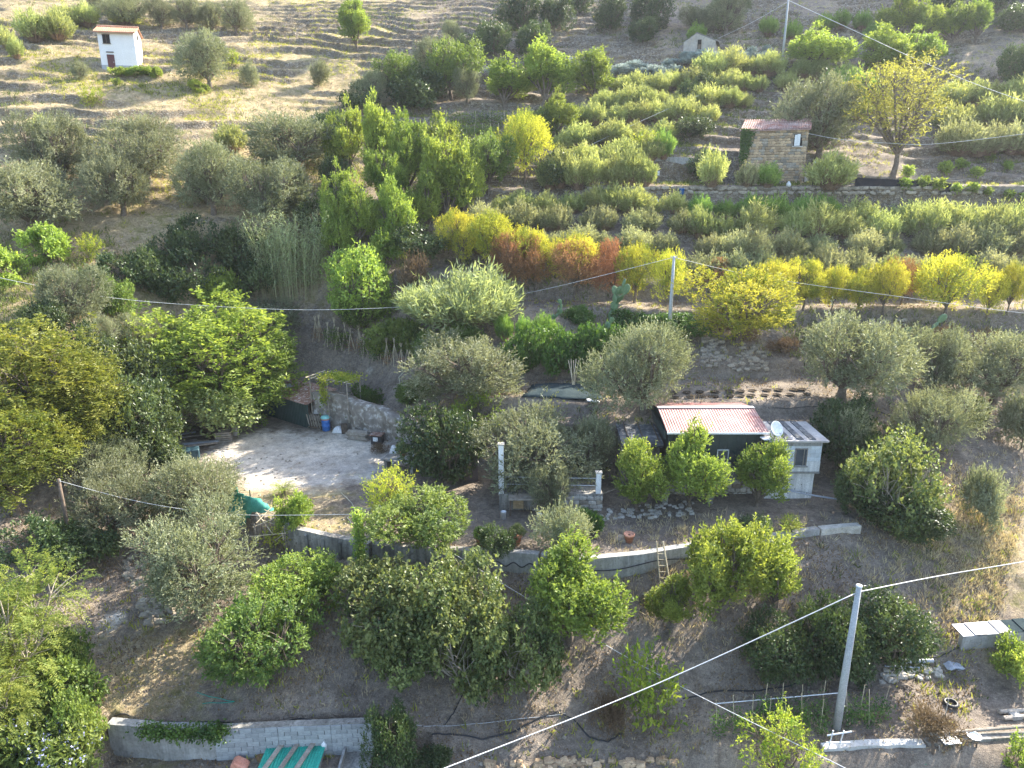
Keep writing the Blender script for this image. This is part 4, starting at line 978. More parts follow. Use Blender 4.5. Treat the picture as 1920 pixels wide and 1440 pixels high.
def stone_mesh(name, seed, mat, rough=0.16):
    """one rough stone about 1 x 1 x 1"""
    rng = np.random.default_rng(seed); bm = bmesh.new()
    bmesh.ops.create_cube(bm, size=1.0)
    bmesh.ops.bevel(bm, geom=bm.edges[:], offset=0.17, segments=1, affect='EDGES')
    for v in bm.verts: v.co += Vector(rng.normal(0, rough * 0.45, 3))
    me = bpy.data.meshes.new(name); bm.to_mesh(me); bm.free(); me.materials.append(mat); return me
STONES = {k: [stone_mesh('stone', s, m) for s in range(5)] for k, m in (('field', STONE), ('pale', STONE_P), ('ochre', STONE_B))}
def ribbon(name, top, base, thick, mat, parent=None, n_up=1, disp=0.0, seg=0.6, label=None, cat=None, smooth=False):
    """upright wall along world points top[] (x,y,z) down to heights base[]; thickness behind; optional rough relief"""
    T, Bz = [], []
    for i in range(len(top) - 1):
        a, b = Vector(top[i]), Vector(top[i + 1]); k = max(1, int((b - a).length / seg))
        for j in range(k):
            f = j / k; T.append(a.lerp(b, f)); Bz.append(base[i] * (1 - f) + base[i + 1] * f)
    T.append(Vector(top[-1])); Bz.append(base[-1])
    n = len(T); vs = []; ring = n_up + 1
    for i, t in enumerate(T):
        tan = (T[min(i + 1, n - 1)] - T[max(i - 1, 0)]); nor = Vector((tan.y, -tan.x, 0)).normalized()
        for side in (0, 1):
            for k in range(ring):
                z = Bz[i] + (t.z - Bz[i]) * k / n_up
                off = 0.0 if side == 0 else -thick
                d = 0 if side else disp * float(vnoise(i * seg + 3.1, k * 0.8 * (t.z - Bz[i]) / n_up + 9, 0.9, 3) + 0.6 * vnoise(i * seg, k * (t.z - Bz[i]) / n_up, 0.4, 4))
                zz = z + (disp * 0.5 * float(vnoise(i * seg, 5, 0.8, 8)) if k == n_up else 0)
                vs.append((t.x + nor.x * (off + d), t.y + nor.y * (off + d), zz))
    fs = []
    def id_(i, s, k): return i * 2 * ring + s * ring + k
    for i in range(n - 1):
        for k in range(n_up):
            fs.append((id_(i, 0, k), id_(i + 1, 0, k), id_(i + 1, 0, k + 1), id_(i, 0, k + 1)))
            fs.append((id_(i + 1, 1, k), id_(i, 1, k), id_(i, 1, k + 1), id_(i + 1, 1, k + 1)))
        fs.append((id_(i, 0, n_up), id_(i + 1, 0, n_up), id_(i + 1, 1, n_up), id_(i, 1, n_up)))
    for i, fl in ((0, 0), (n - 1, 1)):
        q = [id_(i, 0, k) for k in range(ring)] + [id_(i, 1, k) for k in range(ring - 1, -1, -1)]
        fs.append(tuple(q if fl else q[::-1]))
    b = MB(); b.add(vs, fs)
    o = b.build(name, mat, parent, smooth)
    if label: tag(o, label, cat)
    return o
def stones_on(parent, kind, pts, size, name='stone'):
    """stones at world points [(pos, rz)] as parts of parent"""
    inv = parent.matrix_basis.inverted()
    for p, rz in pts:
        s = size * _brng.uniform(0.7, 1.3)
        o = link(name, _brng.choice(STONES[kind]), parent, inv @ Vector(p), (_brng.uniform(-.3, .3), _brng.uniform(-.3, .3), rz + _brng.uniform(-.3, .3)))
        o.scale = (s * _brng.uniform(0.9, 1.5), s * _brng.uniform(0.7, 1.0), s * _brng.uniform(0.55, 0.85))
def course_wall(parent, x0, x1, z0, z1, y, bw, bh, mats, kind='stone', gap=0.02, depth_=0.12, holes=(), rag=0.0):
    """masonry units laid in courses on a wall face at y (facing -y), each an object of its own"""
    nrow = max(1, round((z1 - z0) / bh)); hh = (z1 - z0) / nrow
    for r in range(nrow):
        x = x0 - (bw * 0.5 if r % 2 else 0) * (1 if kind == 'block' else _brng.uniform(0.2, 1))
        while x < x1 - 0.03:
            w = bw * (1 if kind == 'block' else _brng.uniform(0.6, 1.45))
            a, b = max(x, x0), min(x + w, x1); x += w
            if b - a < 0.07: continue
            cx, cz = (a + b) / 2, z0 + (r + 0.5) * hh
            if any(hx0 < cx < hx1 and hz0 < cz < hz1 for hx0, hx1, hz0, hz1 in holes): continue
            me = _brng.choice(mats)
            o = link(kind, me, parent, (cx, y + (_brng.uniform(-rag, rag) if rag else 0), cz), (0, 0, 0))
            if kind == 'block': o.scale = (b - a - gap, depth_, hh - gap)
            else:
                o.scale = ((b - a - gap) * 1.06, depth_ * _brng.uniform(0.8, 1.3), (hh - gap) * _brng.uniform(0.92, 1.1)); o.rotation_euler = (0, _brng.uniform(-.05, .05), 0)
def unit_box(name, mat, bevel=0.0):
    b = MB(); b.box((0, 0, 0), (1, 1, 1)); return b.mesh(name, mat, False, bevel)
BLOCKS = [unit_box('block', BLOCK)]
PALEBLOCKS = [unit_box('pale_block', surf('pale_block', (0.58, 0.61, 0.63), (0.74, 0.77, 0.79), 2.2, 0.95, 0.5, 0.15, rnd=0.14))]
def corrugated(mb, x0, x1, ya, za, yb, zb, pitch=0.17, amp=0.028, thick=0.012, n_per=6):
    """wavy sheet from (ya,za) to (yb,zb), waves running across x"""
    n = max(2, int((x1 - x0) / pitch * n_per)); vs = []
    for i in range(n + 1):
        x = x0 + (x1 - x0) * i / n; o = amp * math.sin(2 * math.pi * (x - x0) / pitch)
        vs += [(x, ya, za + o), (x, yb, zb + o), (x, ya, za + o - thick), (x, yb, zb + o - thick)]
    fs = []
    for i in range(n):
        a, b = 4 * i, 4 * i + 4
        fs += [(a, b, b + 1, a + 1), (a + 2, a + 3, b + 3, b + 2), (a, a + 2, b + 2, b), (a + 1, b + 1, b + 3, a + 3)]
    mb.add(vs, fs)
def tile_roof(parent, x0, x1, y_eave, z_eave, y_ridge, z_ridge, mat, rows, name='roof', pitch=0.24):
    """rows of curved tiles, each row one part resting on the one below"""
    b = MB(); b.add([(x0, y_eave, z_eave - .06), (x1, y_eave, z_eave - .06), (x1, y_ridge, z_ridge - .06), (x0, y_ridge, z_ridge - .06), (x0, y_eave, z_eave - .12), (x1, y_eave, z_eave - .12), (x1, y_ridge, z_ridge - .12), (x0, y_ridge, z_ridge - .12)],
                    [(0, 1, 2, 3), (7, 6, 5, 4), (0, 4, 5, 1), (1, 5, 6, 2), (2, 6, 7, 3), (3, 7, 4, 0)])
    rf = b.build(name, mat, parent)
    for r in range(rows):
        f0, f1 = r / rows, min(1, (r + 1.18) / rows)
        t = MB(); lift = 0.035
        corrugated(t, x0, x1, y_eave + (y_ridge - y_eave) * f0, z_eave + (z_ridge - z_eave) * f0 + lift, y_eave + (y_ridge - y_eave) * f1, z_eave + (z_ridge - z_eave) * f1 - 0.01, pitch, 0.045, 0.02, 8)
        t.build('tile_course', mat, rf)
    return rf

# ------------------------------------------------------------------ white tower house on the left hill
p = P(226, 131)
t = thing('white_house', 'narrow white two-storey house with terracotta roof on the stone terraces', 'house', p, R(13))
k = mpp(p); W, D = 62 * k, 3.3; Hh = (zat(p, 58) - p.z)
body = MB(); body.prism([(-W/2, -0.6), (W/2, -0.6), (W/2, Hh), (-W/2, Hh)], 'y', -0.0, D)
body.prism([(0.0, Hh - .001), (D, Hh - .001), (D * 0.55, Hh + 0.62)], 'x', -W/2 + .002, W/2 - .002)
wl = body.build('wall', STUCCO, t)
MB().box((0, -0.03, 0.05), (W + 0.03, 0.06, 0.9)).build('plinth', PLINTH, t)
MB().box((W/2 + 0.02, D/2, 0.0), (0.04, D, 0.7)).build('plinth', PLINTH, t)
w = MB().box((-W * 0.27, -0.02, Hh * 0.79), (0.82, 0.08, 1.02)).build('window', DARKIN, t)
MB().box((-W * 0.27, -0.05, Hh * 0.79), (0.05, 0.05, 1.02)).box((-W * 0.27, -0.05, Hh * 0.79 + .5), (0.92, 0.06, 0.06)).box((-W * 0.27, -0.07, Hh * 0.79 - .54), (0.95, 0.12, 0.06)).build('frame', WOOD_D, w)
d = MB().box((-W * 0.22, -0.03, 0.85), (0.82, 0.07, 1.75)).build('door', surf('dark_red_door', (0.10, 0.045, 0.045), (0.15, 0.06, 0.06), 3), t)
MB().box((-W * 0.22 + .3, -0.08, 0.85), (0.05, 0.05, 0.12)).build('handle', STEEL, d)
MB().box((-W * 0.22, -0.05, 2.0), (0.85, 0.1, 0.10)).build('lintel', DARKIN, t)
MB().box((W/2 + 0.02, D * 0.5, Hh * 0.92), (0.06, 0.5, 0.75)).build('window', DARKIN, t)
tile_roof(t, -W/2 - 0.35, W/2 + 0.25, -0.45, Hh - 0.16, D * 0.55, Hh + 0.74, TILE, 8)
tile_roof(t, -W/2 - 0.35, W/2 + 0.25, D + 0.4, Hh - 0.1, D * 0.55, Hh + 0.74, TILE, 6)
MB().tube([(-W/2 - .35, D * .55, Hh + .8), (W/2 + .25, D * .55, Hh + .8)], 0.12, 8).build('ridge_tile', TILE, t)

# ------------------------------------------------------------------ grey ruined house
p = P(1309, 119)
t = thing('ruined_house', 'small grey stone house with gable end and dark window slit', 'house', p, R(-19))
k = mpp(p); W = 58 * k; He = zat(p, 78) - p.z; Ha = zat(p, 62) - p.z; D = 4.6
MB().prism([(-W/2, -0.8), (W/2, -0.8), (W/2, He), (-0.10 * W, Ha), (-W/2, He)], 'y', 0, D).build('wall', OLDPL, t)
b = MB(); hw = MB()
for (xa, za, xb, zb) in ((-W/2 - 0.06, He - 0.02, -0.10 * W, Ha + 0.06), (-0.10 * W, Ha + 0.06, W/2 + 0.4, He - 0.10)):
    b.add([(xa, 0.12, za), (xb, 0.12, zb), (xb, D + .2, zb), (xa, D + .2, za), (xa, 0.12, za + .1), (xb, 0.12, zb + .1), (xb, D + .2, zb + .1), (xa, D + .2, za + .1)], [(3, 2, 1, 0), (4, 5, 6, 7), (0, 1, 5, 4), (1, 2, 6, 5), (2, 3, 7, 6), (3, 0, 4, 7)])
b.build('roof', surf('slate_roof', (0.16, 0.145, 0.13), (0.28, 0.26, 0.24), 2, 0.9, 0.4), t)
w = MB().box((0.0, -0.02, He * 0.86), (0.5, 0.1, 1.25)).build('window', DARKIN, t)
MB().box((0.0, -0.06, He * 0.74), (0.34, 0.06, 0.7)).build('shutter', WOOD_D, w)
MB().box((-0.15, -0.02, 0.45), (0.72, 0.1, 1.1)).build('door', DARKIN, t)

# ------------------------------------------------------------------ stone house
p = P(1443, 347)
t = thing('stone_house', 'square ochre stone house with pinkish tiled roof and white shutter', 'house', p, R(-22))
k = mpp(p); W = 116 * k; Hh = zat(p, 243) - p.z; D = 4.2
wl = MB().prism([(0, -0.6), (D, -0.6), (D, Hh + 0.9), (0, Hh)], 'x', -W/2, W/2).build('wall', MORTAR, t)
sx = W/2 - 0.95
course_wall(wl, -W/2, W/2, -0.15, Hh - 0.08, -0.03, 0.46, 0.27, STONES['ochre'] * 3 + STONES['field'], 'stone', 0.02, 0.16, [(sx - .5, sx + .45, Hh - 1.72, Hh - .42)], 0.02)
w = MB().box((sx, -0.03, Hh - 1.07), (0.84, 0.12, 1.2)).build('window', DARKIN, t)
MB().box((sx + .05, -0.12, Hh - 1.07), (0.30, 0.04, 1.14)).box((sx - .22, -0.16, Hh - 1.10), (0.26, 0.04, 1.1), rz=-0.4).build('shutter', WHITE, w)
MB().box((sx, -0.10, Hh - 1.73), (1.05, 0.2, 0.1)).build('sill', STONE_P, w)
MB().box((W/2 + .02, 1.2, 0.9), (0.08, 1.0, 1.9)).build('door', DARKIN, t)
MB().box((-W/2 + 1.25, -0.06, Hh - 0.35), (0.2, 0.12, 0.2)).build('vent', DARKIN, t)
tile_roof(t, -W/2 - 0.15, W/2 + 0.2, -0.32, Hh + 0.02, D + 0.1, Hh + 1.35, TILE_O, 9)
# ivy climbing the left corner
rng = np.random.default_rng(4); n = 2600
xx = -W/2 + np.abs(rng.normal(0, 0.55, n)); zz = Hh - np.abs(rng.normal(0, 1.55, n)) + 0.15; ok = (zz > 0.3) & (xx < -W/2 + 0.35 + 1.15 * (zz / Hh) ** 1.6 + rng.normal(0, .08, n))
base = np.stack([xx, -0.16 - rng.uniform(0, .16, n), zz], 1)[ok]
v, f, tt = leaves_from(rng, base, nrm(rng.normal(size=base.shape) * .5 + np.array((0, -.2, -.7))), nrm(rng.normal(size=base.shape) * .4 + np.array((0, -1, .3))), 0.17, 0.14, rng.random(len(base)))
link('ivy', arrays_mesh('ivy', v, f, M_IVY, tt), t)
# white tub, lamp, sack in front
q = P(1418, 346)
tb = thing('water_tub', 'long white tub standing in front of the stone house', 'tub', q, R(-4))
MB().prism([(-1.25, 0.0), (1.25, 0.0), (1.42, 0.55), (-1.42, 0.55)], 'y', -.35, .35).build('basin', WHITE, tb, bevel=0.05)
MB().box((0, 0, 0.56), (2.95, 0.85, 0.07)).build('rim', WHITE, tb)
MB().box((0, 0, 0.602), (2.6, 0.56, 0.02)).build('water', GLASS, tb)
q = P(1478, 352)
MB().lathe([(0.12, 0), (0.24, 0.1), (0.24, 0.3), (0.1, 0.48), (0.06, 0.55)], n=10).build('sack', WHITE, None, True, loc=q)
tag(bpy.context.scene.objects[-1] if False else col.objects[-1], 'small white sack on the ground by the stone house corner', 'sack')
q = P(1523, 352)
lp = thing('lamp_post', 'thin dark garden lamp with white globe by the stone house', 'lamp', q)
hp = zat(q, 308) - q.z
MB().tube([(0, 0, -.2), (0, 0, hp)], 0.035, 6).build('post', BLACK, lp)
MB().lathe([(0.02, hp), (0.12, hp + .06), (0.15, hp + .16), (0.1, hp + .28), (0.01, hp + .32)], n=10).build('globe', WHITE, lp, True)
q = P(1507, 343)
MB().box((0, 0, 0.45), (0.7, 0.7, 0.95)).build('stone_block', STONE_P, None, bevel=0.05, loc=q); tag(col.objects[-1], 'pale square block against the side of the stone house', 'block')
# ledges and path edge
for (pts, lab) in ((((1225,305),(1250,303),(1300,304)), 'short pale concrete ledge among the brooms left of the stone house'), (((1200,395),(1232,398),(1262,402)), 'pale concrete edge beside the blue bucket')):
    w3 = [P(*a) for a in pts]; ribbon('concrete_ledge', [v + Vector((0, 0, 0.45)) for v in w3], [v.z - .4 for v in w3], 0.4, CONC, None, 1, 0.0, 2, lab, 'ledge')
q = P(1278, 366)
MB().lathe([(0.2, 0), (0.26, 0.55), (0.28, 0.57), (0.25, 0.58), (0.19, 0.08)], n=12).build('bucket', BLUE, None, True, loc=q); tag(col.objects[-1], 'blue bucket at the edge of the stone house terrace', 'bucket')
q = P(1227, 332)
MB().box((0, 0, 0.25), (1.0, 0.5, 0.5)).build('water_tank', WHITE, None, bevel=0.05, loc=q); tag(col.objects[-1], 'small white tank below the concrete ledge', 'tank')
q = P(1222, 385)
MB().prism([(-.9, 0), (.9, 0), (.5, .5), (-.2, .65)], 'y', -.5, .5).build('tarp', LTBLUE, None, bevel=0.1, loc=q); tag(col.objects[-1], 'crumpled pale blue tarp heap among the brooms', 'tarp')
# black netting along the sunny path
w3 = [P(x, y) for x, y in ((1602,352),(1650,356),(1700,358),(1750,362),(1782,364))]
t = thing('netting_fence', 'low black netting fence along the sunny path beside the ash', 'fence', w3[0])
hh = 0.95
loc = [v - w3[0] for v in w3]
ribbon('netting', [v + Vector((0, 0, hh)) for v in loc], [v.z - .1 for v in loc], 0.03, NETB, t, 1, 0, 3)
for v in loc: MB().tube([v + Vector((0, .06, -.3)), v + Vector((0, .06, hh + .12))], 0.035, 5).build('post', WOOD, t)
for i, (x, y) in enumerate(((1755,336),(1780,342),(1765,340))):
    q = P(x, y); MB().box((0, 0, 0.1 + .08 * i), (2.4, 0.16, 0.06), rz=-.15 * i).build('plank', WOOD, None, loc=q); tag(col.objects[-1], 'grey plank lying loose behind the black netting', 'plank', 'planks behind the netting')

# stone retaining wall below the stone house terrace
w3 = [Vector((*xy, 28.95)) for xy in STONE_T[:6]]
t = thing('terrace_wall', 'dry stone wall holding up the stone house terrace', 'wall', w3[0])
lt = [v - w3[0] for v in w3]
ribbon('core', lt, [v.z - 1.9 for v in lt], 0.5, surf('dry_stone', (0.17, 0.145, 0.115), (0.33, 0.29, 0.24), 3.2, 0.95, 1.0, 0.1, (0.10, 0.08, 0.06), 7), t, 5, 0.16, 0.4)
i = 0
for a, b2 in zip(lt[:-1], lt[1:]):
    n = int((b2 - a).length / 0.42)
    tan = (b2 - a).normalized(); nor = Vector((tan.y, -tan.x, 0))
    for j in range(n):
        for r in range(2):
            if i < 150 and _brng.random() < 0.8:
                i += 1
                pos = a.lerp(b2, (j + _brng.random()) / n) + nor * 0.08 + Vector((0, 0, -0.12 - 0.42 * r - _brng.random() * .15))
                o = link('stone', _brng.choice(STONES['field']), t, pos, (_brng.uniform(-.3, .3), _brng.uniform(-.3, .3), math.atan2(tan.y, tan.x))); s = _brng.uniform(.3, .5); o.scale = (s * 1.3, s * .8, s * .7)

# ------------------------------------------------------------------ red-roofed house, block house, lean-to
Z0 = Z_YARD
HY = 39.5                                     # front wall plane
def hx(px, z, y=HY): return xat(px, y, z)
ze = 15.42
xl, xr = hx(1252, ze), hx(1434, ze)
t = thing('red_roofed_house', 'house with corrugated red roof and dark green sheet walls on the terrace', 'house', ((xl + xr) / 2, HY, Z0))
W = xr - xl; He = ze - Z0; zf = 1.55           # floor level above the yard
Dp = 5.2
wl = MB().prism([(0, zf), (Dp, zf), (Dp, He - .02), (Dp/2, He + .42), (0, He - .02)], 'x', -W/2 + .1, W/2 - .1).build('wall', GREENWALL, t)
for i in range(int((W - .2) / 0.55)):
    MB().box((-W/2 + .35 + i * .55, -0.012, (zf + He) / 2 - .02), (0.035, 0.03, He - zf - .08)).build('seam', GREENWALL, wl)
for j in range(2):
    s = 1 if j == 0 else -1
    rb = None
    for q in range(4):
        a, b2 = -W/2 - .12 + (W + .24) * q / 4, -W/2 - .12 + (W + .24) * (q + 1) / 4 + (0.03 if q < 3 else 0)
        m = MB()
        if j == 0: corrugated(m, a, b2, -0.42, He + 0.02 + .003 * q, Dp/2, He + 0.56 + .003 * q, 0.16, 0.017)
        else: corrugated(m, a, b2, Dp + .3, He + 0.02 + .003 * q, Dp/2, He + 0.56 + .003 * q, 0.16, 0.017)
        m.build('roof_sheet', REDMETAL, t)
MB().box((0, Dp/2, He + .60), (W + .3, .34, .03)).build('ridge_cap', surf('pale_metal', (0.6, 0.58, 0.57), (0.7, 0.68, 0.67), 2, 0.4, 0, 0.5), t)
MB().box((0, -0.45, He - .03), (W + .26, .05, .10)).build('fascia', WHITE, t)
wx = hx(1354, 13.6) - (xl + xr) / 2; wz = 13.75 - Z0
w = MB().box((wx, -0.02, wz), (0.62, 0.07, 0.80)).build('window', GLASS, t)
MB().box((wx - .33, -0.05, wz), (.05, .05, .9)).box((wx + .33, -0.05, wz), (.05, .05, .9)).box((wx, -0.05, wz + .43), (.71, .05, .05)).box((wx, -0.05, wz - .43), (.71, .05, .05)).build('frame', WHITE, w)
# ground storey of rough stone
base = MB().span((-W/2 + .1, 0.05, -.4), (W/2 - .1, Dp - .3, zf - .01)).build('base', MORTAR, t)
course_wall(base, -W/2 + .1, W/2 - .1, -.15, zf - .12, 0.02, 0.42, 0.26, STONES['pale'] + STONES['field'], 'stone', .02, .18, (), .03)
# balcony
bal = MB().span((-W/2 + 1.2, -1.5, zf - .14), (W/2 - .2, 0.0, zf)).build('balcony_slab', CONC_D, t)
rl = MB()
for q in range(13): rl.tube([(-W/2 + 1.3 + q * (W - 1.6) / 12, -1.42, zf), (-W/2 + 1.3 + q * (W - 1.6) / 12, -1.42, zf + .85)], .014, 5)
rl.tube([(-W/2 + 1.3, -1.42, zf + .87), (W/2 - .3, -1.42, zf + .87)], .022, 6).tube([(-W/2 + 1.3, -1.42, zf + .2), (W/2 - .3, -1.42, zf + .2)], .016, 6)
rl.build('railing', surf('dark_iron', (.03, .03, .035), (.06, .06, .065), 4, .6), t)
for px in (1331, 1246):
    x = hx(px, Z0, HY - 1.3) - (xl + xr) / 2
    MB().span((x - .16, -1.42, -.5), (x + .16, -1.12, zf - .145)).build('pillar', CONC_D, t)
# plastic chair on the balcony
x = hx(1358, Z0 + zf, HY - .7)
ch = thing('garden_chair', 'pale yellow plastic chair on the balcony of the red-roofed house', 'chair', (x, HY - .75, Z0 + zf))
CH = surf('cream_plastic', (.62, .55, .36), (.7, .63, .44), 2, .5, 0, .4)
MB().box((0, 0, .42), (.46, .44, .04)).build('seat', CH, ch)
MB().box((0, -.21, .68), (.46, .04, .5), rx=.15).build('backrest', CH, ch)
for a in (-.2, .2):
    for b2 in (-.18, .18): MB().tube([(a, b2, 0), (a * .95, b2 * .95, .42)], .022, 5).build('leg', CH, ch)

# block house
AY = 38.75
zr = 15.02
ax0, ax1 = xat(1450, AY, 14.6), xat(1541, AY, 14.6)
t = thing('block_house', 'unrendered concrete block annex with flat sheet roof beside the red-roofed house', 'house', (ax0, AY, Z0))
W = ax1 - ax0; Hh = zr - Z0; D = 3.1; zl = 1.75
wl = MB().span((0, 0, zl), (W, D, Hh)).build('wall', surf('block_mortar', (.56, .56, .55), (.68, .68, .67), 2, .95, .3, .1), t)
wxc, wzc = (xat(1501, AY, 14.0) - ax0), Hh - 1.0
course_wall(wl, 0, W, zl + .72, Hh - .30, -0.005, 0.5, 0.235, PALEBLOCKS, 'block', 0.016, 0.05, [(wxc - .42, wxc + .42, wzc - .62, wzc + .62)])
MB().box((W/2, -0.025, Hh - .15), (W, .06, .28)).build('lintel_beam', CONC, wl)
MB().span((0, -.05, zl + .06), (W, 0, zl + .70)).build('parapet_band', surf('pale_render', (.66, .65, .63), (.80, .79, .77), 1.5, .9, .3, .15, streak=0.25), wl)
MB().span((-.05, -.09, zl - .06), (W + .02, 0.2, zl + .05)).build('floor_edge', CONC, wl)
w = MB().box((wxc, -0.01, wzc), (.66, .10, 1.04)).build('window', GLASS, t)
MB().box((wxc - .34, -0.05, wzc), (.05, .07, 1.12)).box((wxc + .34, -0.05, wzc), (.05, .07, 1.12)).box((wxc, -0.05, wzc + .53), (.73, .07, .05)).box((wxc + .16, -0.055, wzc), (.035, .06, 1.02)).build('frame', WOOD, w)
MB().box((wxc, -0.09, wzc - .57), (.86, .16, .06)).build('sill', CONC, w)
xlow = xat(1436, AY, 12.2) - ax0
lo = MB().span((xlow, 0.06, -.7), (W - .22, D, zl - .02)).build('lower_wall', surf('pale_render', (.66, .65, .63), (.80, .79, .77), 1.5, .9, .3, .15, streak=0.25), t)
for q in range(7):
    MB().tube([(xlow + .25 + q * .38, .07, .35 + .28 * (q % 3)), (xlow + .25 + q * .38, .05, .35 + .28 * (q % 3))], .03, 6).build('tie_hole', DARKIN, lo)
MB().tube([(xlow + .25, .07, .75), (xlow + .25, -.06, .75)], .10, 10).build('vent_cap', WHITE, lo)
ROOFG = surf('grey_roof_slab', (.42, .38, .35), (.60, .56, .52), 1.2, .9, .3, .2, (.20, .185, .17), 5)
rf = MB().span((-.35, -.25, Hh + .003), (W + .28, D + .1, Hh + .10)).build('roof', ROOFG, t)
for q in range(3):
    MB().span((.65 + q * .72, -.05, Hh + .10), (1.0 + q * .72, D, Hh + .15)).build('felt_strip', DARKROOF, rf)
MB().span((.35, 1.1, Hh + .10), (.75, 1.5, Hh + .28)).build('roof_vent', BLACK, rf)
# satellite dish
sd_ = thing('satellite_dish', 'white satellite dish on the block house roof edge', 'dish', (ax0 + .1, AY + .25, Z0 + Hh + .1))
MB().tube([(0, .1, 0), (0, .1, .55)], .025, 6).build('mast', STEEL, sd_)
m = MB().lathe([(.005, 0), (.2, .02), (.38, .075), (.47, .13), (.47, .15), (.38, .095), (.2, .04), (.005, .02)], n=18, cap=False).build('reflector', WHITE, sd_, True)
m.location = (0, .02, .55); m.rotation_euler = (R(60), 0, R(28))
MB().tube([(0, 0, .3), (.15, -.4, .42)], .012, 5).box((.15, -.42, .43), (.08, .08, .06)).build('feed_arm', STEEL, sd_)
MB().box((-.35, -.25, .02), (.62, .5, .05), rz=.2).build('white_board', WHITE, None, loc=(ax0 - .05, AY + .35, Z0 + Hh + .12)); tag(col.objects[-1], 'white board lying on the roof beside the satellite dish', 'board')
# drain pipe running from the lower wall to the right
a = Vector((xat(1447, AY - .15, 12.6), AY - .15, zat(Vector((0, AY - .15, 0)), 913))); e = P(1585, 942)
MB().tube([a, a.lerp(e, .5), e + Vector((0, 0, .12))], .055, 8).build('drain_pipe', PVC); tag(col.objects[-1], 'grey drain pipe slanting across the lower wall of the block house', 'pipe')

# lean-to
lx0, lx1 = xat(1160, 41, 14.9), xat(1244, 40.5, 14.9)
t = thing('lean_to', 'low lean-to with dark grey flat roof joined to the red-roofed house', 'shed', ((lx0 + lx1) / 2, 39.9, Z0))
W = lx1 - lx0 - .1
MB().span((-W/2 + .1, .4, 0.3), (W/2 - .15, 3.9, 3.0)).build('wall', CONC_D, t)
r_ = MB(); r_.add([(-W/2, -.1, 3.02), (W/2 - .05, -.1, 3.02), (W/2 - .05, 4.2, 3.45), (-W/2, 4.2, 3.45), (-W/2, -.1, 3.12), (W/2 - .05, -.1, 3.12), (W/2 - .05, 4.2, 3.55), (-W/2, 4.2, 3.55)], [(3, 2, 1, 0), (4, 5, 6, 7), (0, 1, 5, 4), (1, 2, 6, 5), (2, 3, 7, 6), (3, 0, 4, 7)])
rf = r_.build('roof', DARKROOF, t)
for q in range(3): MB().box((-W/2 + .5 + q * .9, 2.05, 3.37), (.06, 4.2, .05), rx=.1).build('batten', WOOD_D, rf)
MB().box((W/2 - .02, 2.0, 3.75), (.12, 4.4, .5)).build('parapet', GREENWALL, t)
MB().tube([(-W/2, -.16, 3.0), (W/2 - .1, -.16, 2.97)], .06, 8).build('gutter', BLACK, t)
MB().box((-.1, .36, 1.7), (.9, .08, 1.9)).build('door', DARKIN, t)

# ------------------------------------------------------------------ long concrete wall below the terrace, in its sections
def wall_pts(lo, hi, dz=0.14):
    pts = [q for q in WALL_TOP if lo <= q[0] <= hi]
    def ip(x):
        for (ax, ay), (bx, by) in zip(WALL_TOP[:-1], WALL_TOP[1:]):
            if ax <= x <= bx: return (x, ay + (by - ay) * (x - ax) / (bx - ax))
    pts = [ip(lo)] + [q for q in pts if lo < q[0] < hi] + [ip(hi)]
    out = [Vector(onz(px, py, Z_YARD)) for px, py in pts]
    nn = []
    for i, v in enumerate(out):
        tan = out[min(i + 1, len(out) - 1)] - out[max(i - 1, 0)]; nn.append(v + Vector((tan.y, -tan.x, 0)).normalized() * 0.40 + Vector((0, 0, dz)))
    return nn
for lo, hi, mat, lab, hgt, dd in ((540, 698, CONC_D, 'tall stained concrete wall below the yard, under the vine trellis', 2.6, .03), (702, 888, CONC_D, 'old concrete wall hidden behind the figs', 2.1, .03), (892, 1012, CONC, 'short concrete wall section under the terracotta pots', 2.0, .02), (1016, 1528, CONC, 'long pale concrete retaining wall with a black hose below the house', 2.0, .02), (1532, 1606, STONE_P, 'rough stone end of the retaining wall beside the fig', 1.7, .10)):
    w3 = wall_pts(lo, hi)
    o = ribbon('retaining_wall', w3, [float(hz(v.x, v.y - .3)) - .6 for v in w3], 0.38, mat, None, 6, dd, 0.35, lab, 'wall')
# buttress ribs on the tall stained wall
w3 = wall_pts(560, 690, -.05)
for f in (.18, .42, .66, .9):
    v = w3[0].lerp(w3[-1], f); 
    MB().box((v.x, v.y - .06, v.z - .85), (.16, .16, 1.7)).build('buttress', CONC_D); tag(col.objects[-1], 'dark stained rib on the tall concrete wall below the yard', 'buttress', 'ribs on the stained wall')
# ------------------------------------------------------------------ block wall at the bottom left
w3 = [Vector((*xy, 7.62)) for xy in BOTW]
t = thing('block_wall', 'low retaining wall, smooth concrete curve then bare grey blocks, at the foot of the slope', 'wall', w3[0])
lt = [v - w3[0] for v in w3]
bz = [-1.75] * 6
ribbon('concrete_curve', lt[:3], bz[:3], .4, CONC, t, 5, .06, .35)
core = ribbon('core', lt[2:], bz[2:], .3, CONC_D, t, 1, 0, 4)
for a, b2 in zip(lt[2:-1], lt[3:]):
    L = (b2 - a).length; tan = (b2 - a) / L; nor = Vector((tan.y, -tan.x, 0)); ang = math.atan2(tan.y, tan.x)
    nb = max(1, round(L / .5)); bw = L / nb
    for r in range(7):
        for j in range(-1, nb + 1):
            x0, x1 = (j + (.5 if r % 2 else 0)) * bw, (j + 1 + (.5 if r % 2 else 0)) * bw
            x0, x1 = max(x0, 0), min(x1, L)
            if x1 - x0 < .1: continue
            o = link('block', BLOCKS[0], t, a + tan * ((x0 + x1) / 2) + nor * _brng.uniform(.015, .03) + Vector((0, 0, -.16 - r * .22)), (0, 0, ang)); o.scale = (x1 - x0 - (.03 if _brng.random() < .55 else .008), .08, .213)
